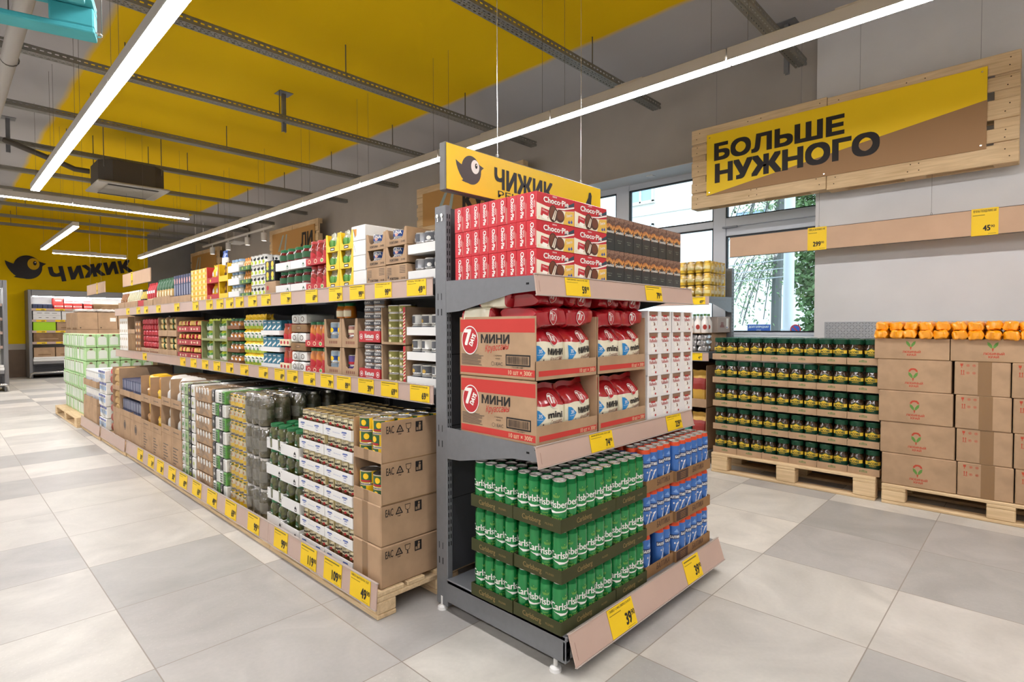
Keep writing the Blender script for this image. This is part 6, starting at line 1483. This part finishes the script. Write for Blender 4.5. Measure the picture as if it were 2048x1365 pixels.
# ================================================================ by the window: coffee, cartons of biscuits, wall shelving
def window_side():
    PC = pallet_proto(1.25, .8, .172); PB = pallet_proto(1.32, .8, .144)
    spawn(PC, (4.80+.4, 1.502, 0), -PI/2, 'wooden pallet under the trays of coffee jars', 'pallet')
    spawn(PB, (4.80+.4, .178, 0), -PI/2, 'wooden pallet under the brown biscuit cartons', 'pallet')
    # coffee
    CG = M('coffee_glass', '#3f2c1a', .1, spec=.6, coat=.8, noise=.35, scale=60); CL = M('coffee_lid', '#11402a', .35); CY = M('coffee_yellow', '#e0bc3c', .4); CGN = M('coffee_green', '#123a26', .35)
    def jdec(f):
        f.rect(-.062, .078, .062, .104, CY, 2, 10); f.text('JACOBS', 0, .0825, .017, CGN, 3, .03, w=.07)
        f.poly([(-.034, .104), (.034, .104), (.026, .114), (.012, .121), (-.012, .121), (-.026, .114)], CGN, 1)
        f.poly([(-.022, .104), (.022, .104), (.017, .110), (.012, .109), (.009, .117), (.004, .112), (0, .122), (-.004, .112), (-.009, .117), (-.012, .109), (-.017, .110)], CY, 2); f.text('MONARCH', 0, .066, .006, CY, 2, .02)
    r = .0498; b = MB()
    b.lathe([(0, 0), (r*.92, 0, CGN), (r, .01, CGN), (r, .0785, CGN), (r, .100), (r*.985, .112), (r*.90, .127), (r*.76, .146), (r*.74, .152)], CG, 20); jdec(round_(b, r)); l = MB(); l.lathe([(r*.74, .150), (r*.93, .150), (r*.95, .155), (r*.95, .184), (r*.88, .188), (0, .188)], CL, 20)
    cj = Proto('coffee_jar', b.mesh('coffee_jar'), [('lid', l.mesh('lid'))], 2*r, 2*r, .187)
    ct = tray('coffee_tray', .2085, .78, .052, CARD, lambda f: (f.poly([(-.026, .02), (.026, .02), (.024, .033), (.012, .034), (0, .039), (-.012, .034), (-.024, .033)], M('print_green', '#6b7c4c', .7), 1), f.text('JACOBS', 0, .023, .009, CARD, 2, .02, w=.04)), None, .003)
    F = aisle(4.832, 0)
    for t in range(5):
        for c in range(6):
            sh = -.012*(4-t)/4+RND.uniform(-.003, .003)
            spawn(ct, F.at(-2.137+.2115*(c+.5)-sh*.0+.010*(4-t)*.3, .39+RND.uniform(0, .004), .173+.2075*t), F.rz, 'brown tray of coffee jars, %s, %s from the biscuit cartons' % (tierw(t, 5), ORD[5-c]), 'tray', 'trays of coffee jars')
    for t in range(5):
        for c in range(12):
            for rr in range(1 if t < 4 else 5):
                spawn(cj, F.at(-2.137+.10575*(c+.5)+.010*(4-t)*.3, .055+.104*rr, .1765+.2075*t), F.rz+RND.uniform(-.25, .25), 'coffee jar with yellow label, %s, %s from the biscuit cartons%s' % (tierw(t, 5), ORD[11-c], (', %s row' % ORD[rr]) if rr else ''), 'coffee jar', 'coffee jars')
    # biscuit cartons
    PR = M('print_brick', '#b5472f', .75); PG = M('print_leaf', '#5f8a3f', .75)
    def logo(f, v=.0, cut=False):
        y = .125+v
        if not cut: f.poly([(0, y+.042), (.014, y+.040), (.025, y+.028), (.027, y+.014), (.016, y+.018), (.012, y+.026), (0, y+.030), (-.012, y+.026), (-.016, y+.018), (-.027, y+.014), (-.025, y+.028), (-.014, y+.040)], PR, 1)
        f.poly([(.028, y+.013), (.026, y-.008), (.012, y-.026), (.001, y-.030), (.003, y-.012), (.014, y+.006)], PG, 1); f.poly([(-.028, y+.013), (-.026, y-.008), (-.012, y-.026), (-.001, y-.030), (-.003, y-.012), (-.014, y+.006)], PG, 1)
        f.poly([(-.006, y-.029), (.006, y-.029), (.001, y-.050), (-.001, y-.050)], PR, 1)
        f.text('ЛЮБИМЫЙ', .005, y-.072, .0135, PR, 1, .03, w=.105); f.text('КРАЙ', .005, y-.093, .0135, PR, 1, .03, w=.052)
    def icons(f):
        for k, (u, v) in enumerate(((-.105, .20), (-.072, .20), (-.04, .20), (-.10, .155), (-.072, .150), (-.04, .150))):
            if k == 0: f.poly([(u-.008, v+.012), (u+.008, v+.012), (u+.006, v-.002), (u+.0015, v-.005), (u+.0015, v-.013), (u+.006, v-.015), (u-.006, v-.015), (u-.0015, v-.013), (u-.0015, v-.005), (u-.006, v-.002)], PR, 1)
            elif k == 3:
                for q in (-.006, .006): f.rect(u+q-.0018, v-.014, u+q+.0018, v+.008, PR, 1); f.poly([(u+q-.005, v+.006), (u+q+.005, v+.006), (u+q, v+.015)], PR, 1)
                f.rect(u-.011, v-.018, u+.011, v-.015, PR, 1)
            else: f.disc(u, v, .009, PR, 1, 10, 1, .002); f.disc(u, v, .004, PR, 1, 6)
        f.rect(-.02, 0, .05, .226, TAPE, 1)
    A = carton('biscuit_carton', .43, .55, .2265, CARD, logo, None, .005); Bc = carton('biscuit_carton', .285, .55, .2265, CARD, icons, None, .005)
    F = aisle(4.81, 0)
    for t in range(4):
        z = .1455+.228*t; dy = .012*t
        spawn(A, F.at(-.625-dy, .275+.004*(t % 2), z), F.rz, 'brown biscuit carton with leaf mark, %s, beside the coffee' % tierw(t, 5), 'carton', 'biscuit cartons with leaf mark')
        for c, y in enumerate((.262, -.03, -.322)): spawn(Bc, F.at(-y-dy*.7, .275+.004*((t+c) % 2), z), F.rz, 'brown taped carton with red handling marks, %s, %s from the coffee' % (tierw(t, 5), ORD[c+1]), 'carton', 'taped biscuit cartons')
    op = tray('open_biscuit_carton', .436, .55, .148, CARD, lambda f: logo(f, -.006, True), None, .004, None, CARDI, .2)
    OR = M('pouch_orange', '#ef9a0c', .3, spec=.6, coat=.5)
    pk = [lying('orange_pack', .082, .14, .062, OR, None, s_, .007, .2) for s_ in (2, 3, 7, 9)]
    for c, y in enumerate((.677, .235, -.207)):
        spawn(op, F.at(-y, .279, 1.0578), F.rz, 'open biscuit carton of orange packs on top, %s from the coffee' % ORD[c], 'carton', 'open biscuit cartons')
        for l in range(2):
            for k in range(5):
                for r_ in range(2 if l == 0 else 3):
                    if c == 2 and r_ > 0: continue
                    spawn(pk[(k*3+l+c+r_) % 4], F.at(-y-.172+.086*k+RND.uniform(-.004, .004), .065+.15*r_-(.02 if l == 0 else 0), 1.203+.060*l+RND.uniform(0, .003)), F.rz+RND.uniform(-.12, .12), 'orange pack heaped on the %s carton, %s layer, %s across, %s row' % (ORD[c], 'upper' if l else 'lower', ORD[k], ORD[r_]), 'pack', 'orange packs', tilt=(RND.uniform(-.08, .08), RND.uniform(-.12, .12)))
        fl = carton('carton_fill', .42, .3, .10, CARDI, None, None, .002)
        spawn(fl, F.at(-y, .38, 1.068), F.rz, 'brown inner carton under the heaped packs, %s carton from the coffee' % ORD[c], 'carton', 'inner cartons')
        f2 = carton('carton_fill', .42, .2, .138, CARDI, None, None, .002)
        spawn(f2, F.at(-y, .118, 1.063), F.rz, 'brown front layer box under the heaped packs, %s carton from the coffee' % ORD[c], 'carton', 'inner boxes')
    # wall shelving beside the window
    root = ob('wall_shelving', None, None, (5.0, 2.25, 0)); tag(root, 'grey single-sided shelving along the window wall behind the coffee', 'shelving')
    L = 3.75
    for k in range(4):
        y = min(L-.03, max(.03, 1.25*k)); b = MB(); b.box(.53, y-.03, 0, .59, y+.03, 1.875, GREYM, .003)
        f = front(b, y-.03); slots(f, .545, .3, 1.83, .033, .006, .02); slots(f, .57, .3, 1.83, .033, .006, .02); ob('upright', b.mesh('upright'), root)
    b = MB(); b.box(.565, .061, .12, .575, L-.061, 1.22, GREYD); ob('back_panel', b.mesh('back_panel'), root)
    b = MB(); b.box(0.02, 0, .04, .53, L, .12, GREYM, .004); ob('base_deck', b.mesh('base_deck'), root)
    for z in (1.575, 1.055):
        b = MB(); b.box(.0, 0, z-.03, .53, L, z, GREYM, .003)
        for y in (0.001, 1.25, 2.5, L-.004): b.prism([(.53, z+.01), (.53, z-.14), (.45, z-.14), (.1, z-.065), (0, z-.06), (0, z), (.45, z+.01)], lambda u, v: (u, y-.0, v), lambda u, v: (u, y+.003, v), GREYM)
        sh = ob('shelf', b.mesh('shelf'), root)
    price_rail(root, 'price_rail', (-.012, L, 1.50), -PI/2, L+.01, .072, [(L-.10, .15, '69', None), (L-.68, .15, '249', None), (L-1.3, .15, '89', None)], RAILP)
    price_rail(root, 'price_rail', (-.012, L, .975), -PI/2, L+.01, .072, [(L-.12, .14, '4', None), (L-.7, .14, '54', None)], RAILP)
    F = aisle(5.03, 0)
    MY = M('jar_yellow', '#d9b23a', .18, coat=.6); GLD = M('lid_gold_yellow', '#c9a03a', .35, metal=.4)
    parts = []
    mk = jar('jar', .037, .108, MY, GLD, lambda f: f.rect(-.04, .03, .04, .06, M('jar_label', '#e6d48a', .45), 1, 6), n=14, sh=.018)
    for i in range(4):
        for j in range(5):
            def sh_(me):
                m2 = me.copy(); m2.transform(Matrix.Translation((-.12+.08*i, -.16+.08*j, .001))); return m2
            parts.append(('jar', sh_(mk.me), [('lid', sh_(mk.parts[0][1]))]))
    parts.append(wrap_part(.32, .40, .112, .004, 4)); yp = Proto('wrapped_jar_pack', None, parts, .32, .4, .112)
    for t in range(3):
        for c in range(2): spawn(yp, F.at(-2.42-.335*c, .21, 1.5765+.115*t), F.rz, 'wrapped pack of yellow jars, wall shelving, %s, %s' % (tierw(t, 3), 'at its open end' if c == 0 else 'second along'), 'pack', 'wrapped packs of yellow jars')
    FO = M('foil_silver', '#c9c6c4', .22, metal=.7); SPK = M('spout_white', '#e6e1da', .35)
    fo = lying('foil_pack', .09, .12, .055, FO, None, 4, .007); 
    for k in range(4):
        for l in range(3): spawn(fo, F.at(-2.34-.094*k, .08, 1.0565+.054*l), F.rz+RND.uniform(-.2, .2), 'silver foil pack on the wall shelving, %s layer, %s from its end' % (ORD[l], ORD[k]), 'pack', 'silver foil packs')
    sp = carton('shelf_box', .40, .34, .172, CARD); spawn(sp, F.at(-2.50, .33, 1.0565), F.rz, 'brown box behind the foil packs', 'box')
    sd = carton('card_sheet_box', .42, .5, .004, CARD, c=0); spawn(sd, F.at(-2.50, .25, 1.2295), F.rz, 'thin card layer over the foil packs', 'card')
    bo = bottle('spout_pouch', .034, .18, SPK, M('cap_green', '#5f8f4a', .4), lambda f: (f.disc(0, .055, .024, M('pouch_red_spot', '#a83a30', .4), 1, 14, .8)))
    blk_ = [(-2.32-.07*k, .05+.075*r_) for k in range(5) for r_ in range(2)]
    for q, (u, d) in enumerate(blk_): spawn(bo, F.at(u, d, 1.2345), F.rz+.4, 'white spouted pouch with red spot, %s from the shelving end, %s row' % (ORD[q//2], 'front' if q % 2 == 0 else 'second'), 'pouch', 'white spouted pouches')
    gb = carton('print_box', .17, .2, .14, M('card_grey', '#a89a90', .7), None, None); b = rside(MB(), 0)
    bx = MB(); bx.box(-.085, -.1, 0, .085, .1, .15, M('card_grey', '#a89a90', .7), .004); f = rside(bx, .085); f.poly([(-.05, .05), (.05, .05), (.05, .07), (.035, .07), (.03, .085), (-.03, .085), (-.035, .07), (-.05, .07)], M('print_mauve', '#8a5f5a', .7), 1); f.rect(-.03, .088, .03, .10, MATS['print_mauve'], 1)
    spawn(Proto('print_box', bx.mesh('print_box'), ()), F.at(-2.345, .30, 1.2345), F.rz, 'grey box with mauve print at the end of the wall shelving', 'box')
    bx = MB(); bx.box(-.07, -.09, 0, .07, .09, .155, M('card_grey', '#a89a90', .7), .004); f = rside(bx, .07); f.rect(-.02, .04, .05, .14, PAPER, 1); f.rect(.0, .045, .03, .055, MATS['print_blue'], 2)
    spawn(Proto('label_box', bx.mesh('label_box'), ()), F.at(-2.335, .41, 1.2345), F.rz, 'grey box with a paper label against the shelving upright', 'box')
    bag_c = notched('pasta_bag_carton', .34, .45, .40, .08, CARD, None, None, .004, .01, CARDI, slope=False); TE = M('bag_teal', '#2f8f86', .35, coat=.4); GO = M('bag_golden', '#d0a448', .35, coat=.4)
    tb = [bag('pasta_bag', .15, .32, .09, [(.35, GO), (.75, TE), (1, GO)], None, 6, 10, 12, .006), bag('pasta_bag', .15, .32, .09, [(.5, GO), (.8, M('bag_maroon', '#9a3a34', .35)), (1, GO)], None, 7, 10, 12, .006)]
    for t in range(2):
        for c in range(2):
            spawn(bag_c, F.at(-2.45-.345*c, .23, .1215+.405*t), F.rz, 'brown carton of pasta bags in the wall shelving, %s, %s from its end' % ('upper' if t else 'lower', ORD[c]), 'carton', 'pasta bag cartons')
            for k in range(2): spawn(tb[(k+c) % 2], F.at(-2.45-.345*c-.08+.16*k, .07, .13+.405*t), F.rz, '%s pasta bag, %s carton, %s across' % ('teal and gold' if (k+c) % 2 == 0 else 'maroon and gold', ('upper' if t else 'lower')+' '+ORD[c], ORD[k]), 'bag', 'pasta bags by the window wall')
window_side()

# ================================================================ the far end
def far_end():
    # green pouches on a pallet
    PW = pallet_proto(1.75, .8, .13); spawn(PW, (1.27+.4, 9.86, 0), -PI/2, 'wooden pallet under the stack of green pouches', 'pallet')
    G = M('pouch_green', '#b2d69a', .4); W = M('pouch_white', '#e3e8da', .4); BR = M('pouch_brown', '#7a5a48', .5)
    def dec(f): f.poly([(-.045, .03), (.045, .03), (.045, .12), (.03, .14), (-.03, .14), (-.045, .12)], W, 1); f.disc(0, .155, .012, BR, 1, 10, 1.6)
    p = carton('green_pouch', .125, .06, .175, G, dec, None, .008)
    side = carton('green_pouch', .125, .06, .175, G, lambda f: (f.rect(-.05, .02, .05, .13, W, 1), f.rect(-.05, .145, .05, .162, BR, 1)), lambda f: (f.rect(-.027, .02, .027, .150, W, 1), f.rect(-.02, .152, .02, .168, BR, 1)), .008)
    for t in range(6):
        z = .131+.181*t; bulge = (0.0, .012, .02, .012, .0, .012)[t]
        for k in range(6): spawn(p, (1.445+.128*k-bulge*.3, 9.05, z), RND.uniform(-.05, .05), 'green pouch showing its front, %s, %s from the aisle' % (tierw(t, 6), ORD[k]), 'pouch', 'green pouches, near face')
        for k in range(22): spawn(side, (1.45-bulge+RND.uniform(-.006, .006), 9.115+.0715*k, z), RND.uniform(-.08, .08), 'green and white pouch edge-on to the aisle, %s, %s' % (tierw(t, 6), ORD[k] if k < 20 else ('next to last', 'last')[k-20]), 'pouch', 'green pouches, aisle face')
    core = MB(); core.box(-.33, -.74, 0, .38, .84, 1.075, CARD, .01); o = ob('layer_carton', core.mesh('layer_carton'), None, (1.86, 9.92, .131)); tag(o, 'large brown carton inside the stack of green pouches', 'carton')
    # brown boxes beyond
    PX = pallet_proto(1.2, .8, .144); spawn(PX, (1.62+.4, 11.75, 0), -PI/2, 'wooden pallet under the tall stack of brown boxes', 'pallet')
    lb = carton('brown_box', .265, .55, .278, CARD, lambda f: (f.rect(.03, .13, .11, .19, PAPER, 1), f.rect(-.1, .02, -.085, .035, BLACK, 1)), None); pl = carton('brown_box', .265, .55, .278, CARD, lambda f: f.rect(-.1, .02, -.085, .035, BLACK, 1), lambda f: f.rect(-.2, .0, .2, .03, CARDD, 1))
    for t in range(5):
        for c in range(3):
            for r in range(2): spawn(lb if (c == 1 and t == 4) else pl, (1.755+.27*c, 11.43+.56*r, .1455+.28*t), RND.uniform(-.02, .02), 'plain brown box in the tall stack, %s, %s from the aisle, %s row' % (tierw(t, 5), ORD[c], 'near' if r == 0 else 'second'), 'box', 'tall stack of brown boxes')
    flp = soft('film_fold', .26, .5, .05, M('wrap_white', '#d5cfc8', .35, coat=.4), 4, .006)
    for c in range(3): spawn(flp, (1.755+.27*c, 11.43, 1.547), 0, 'crumpled pale film on the tall stack, %s from the aisle' % ORD[c], 'film', 'crumpled film')
    # multideck cooler
    def cooler(x, y, rz, label, full):
        root = ob('refrigerated_display', None, None, (x, y, 0), (0, 0, rz)); tag(root, label, 'refrigerator')
        FG = M('fridge_grey', '#7d7c7c', .45, metal=.2); FW = M('fridge_white', '#e4e2dd', .4); FD = M('fridge_dark', '#3f3f42', .5)
        Wd, D = 2.5, .72
        for x0 in (0, Wd-.07):
            b = MB(); b.box(x0, 0, .0, x0+.07, D, 2.26, FG, .01); ob('side_panel', b.mesh('side_panel'), root)
        b = MB(); b.box(.07, 0, 2.10, Wd-.07, D-.01, 2.26, FG, .01); ob('canopy', b.mesh('canopy'), root)
        b = MB(); b.box(.07, D-.08, .36, Wd-.07, D, 2.10, FW); ob('back', b.mesh('back'), root)
        b = MB(); b.box(.07, .02, .09, Wd-.07, D-.08, .36, FD); f = front(b, .02)
        for k in range(10): f.rect(.1, .14+.018*k, Wd-.1, .147+.018*k, SLOT, 1)
        ob('plinth', b.mesh('plinth'), root)
        b = MB(); b.box(.07, -.06, .43, Wd-.07, D-.08, .50, FW, .01); b.box(.07, -.07, .36, Wd-.07, -.02, .43, FG, .008); b.box(.08, -.065, .50, Wd-.08, -.05, .545, FW, .004); ob('deck_tray', b.mesh('deck_tray'), root)
        b = MB(); b.tube([(.02, .0, .02), (.03, -.09, .12), (.08, -.12, .15), (Wd-.08, -.12, .15), (Wd-.03, -.09, .12), (Wd-.02, 0, .02)], .025, SILV, 10); ob('bumper_rail', b.mesh('bumper_rail'), root)
        for z in (1.76, 1.47, 1.19, .90):
            b = MB(); b.box(.075, .08, z, Wd-.075, D-.085, z+.02, FW); sh = ob('shelf', b.mesh('shelf'), root)
            pr = MB(); pr.box(.075, .07, z-.03, Wd-.075, .079, z+.03, RAILP); f = front(pr, .07)
            for k in range(6): f.rect(.16+.38*k, z-.025, .36+.38*k, z+.025, YEL, 1); f.rect(.26+.38*k, z-.015, .33+.38*k, z+.005, MATS['tiny_print'], 2)
            ob('price_rail', pr.mesh('price_rail'), sh)
        lt = MB(); lt.box(.1, .05, 2.085, Wd-.1, .09, 2.099, emit('fridge_lamp', '#ffffff', 70) if 'fridge_lamp' not in MATS else MATS['fridge_lamp']); ob('lamp', lt.mesh('lamp'), root)
        return root
    FX, FY = 1.70, 18.5
    cooler(FX, FY, 0, 'grey multideck cooler before the yellow wall, lit inside', True)
    cols = {'r': M('box_red', '#c8352f', .5), 'w': WHITE, 'g': M('box_lime', '#a8d813', .5), 'b': CARD, 'd': CARDD, 'n': M('box_navy', '#30344f', .5)}
    names = {'r': 'red and white box', 'w': 'white box', 'g': 'bright lime carton', 'b': 'brown carton', 'd': 'dark brown carton', 'n': 'small navy box'}
    rows = ((1.781, 'top shelf', [('n', .1, .09, .12), ('n', .2, .09, .12), ('n', .3, .09, .12), ('n', .4, .09, .12), ('r', .52, .2, .15), ('r', .73, .17, .15), ('r', .91, .2, .14), ('r', 1.14, .18, .14), ('d', 1.36, .85, .15)]),
            (1.491, 'second shelf', [('w', .1, .56, .12), ('w', .68, .58, .12)]), (1.211, 'third shelf', [('g', .1, .45, .23), ('b', .57, .42, .23), ('b', 1.01, .55, .17)]), (.921, 'fourth shelf', [('d', .1, .62, .24), ('b', .75, .36, .2)]), (.501, 'deck', [('b', .1, .42, .28), ('b', .54, .46, .28)]))
    n = 0
    for z, wh, row in rows:
        for k, (c, x, w_, h) in enumerate(row):
            def fr(f, c=c, w_=w_, h=h):
                if c == 'r': f.rect(-w_*.45, h*.35, w_*.45, h*.6, WHITE, 1); f.rect(-w_*.3, h*.44, w_*.3, h*.52, cols['r'], 2)
                if c == 'w':
                    for q in range(3): f.rect(-w_*.3+w_*.25*q, h*.45, -w_*.2+w_*.25*q, h*.55, BLACK, 1)
                if c in 'bd': f.rect(-w_*.3, h*.3, w_*.3, h*.4, CARDD if c == 'b' else CARD, 1)
            spawn(carton('cooled_box', w_, .38, h, cols[c], fr), (FX+x+w_/2, FY+.28, z), 0, '%s in the cooler, %s, %s from its open side' % (names[c], wh, ORD[k]), 'box', 'boxes in the cooler')
            n += 1
    for k, (x, c) in enumerate(((.52, 'r'), (.74, 'w'), (.92, 'w'), (1.12, 'w'))): spawn(carton('cooled_box', .19, .36, .13, cols[c], (lambda f: f.rect(-.08, .04, .08, .06, cols['r'], 1)) if c == 'w' else (lambda f: f.rect(-.06, .05, .06, .08, WHITE, 1))), (FX+x+.095, FY+.28, 1.781+.152), 0, '%s stacked second on the cooler top shelf, %s along' % (names[c], ORD[k]), 'box', 'boxes in the cooler')
    for k, (x, w_) in enumerate(((.1, .56), (.68, .58))): spawn(carton('cooled_box', w_, .36, .11, WHITE, lambda f: [f.rect(-.2+.15*q, .05, -.1+.15*q, .06, BLACK, 1) for q in range(3)]), (FX+x+w_/2, FY+.28, 1.491+.122), 0, 'white box stacked second on the cooler second shelf, %s along' % ORD[k], 'box', 'boxes in the cooler')
    # end of another cooler at the very edge of the view, with its bumper rail
    cooler(-1.42, 15.2, 0, 'grey cooler beside the open aisle with only its end in view', False)
far_end()
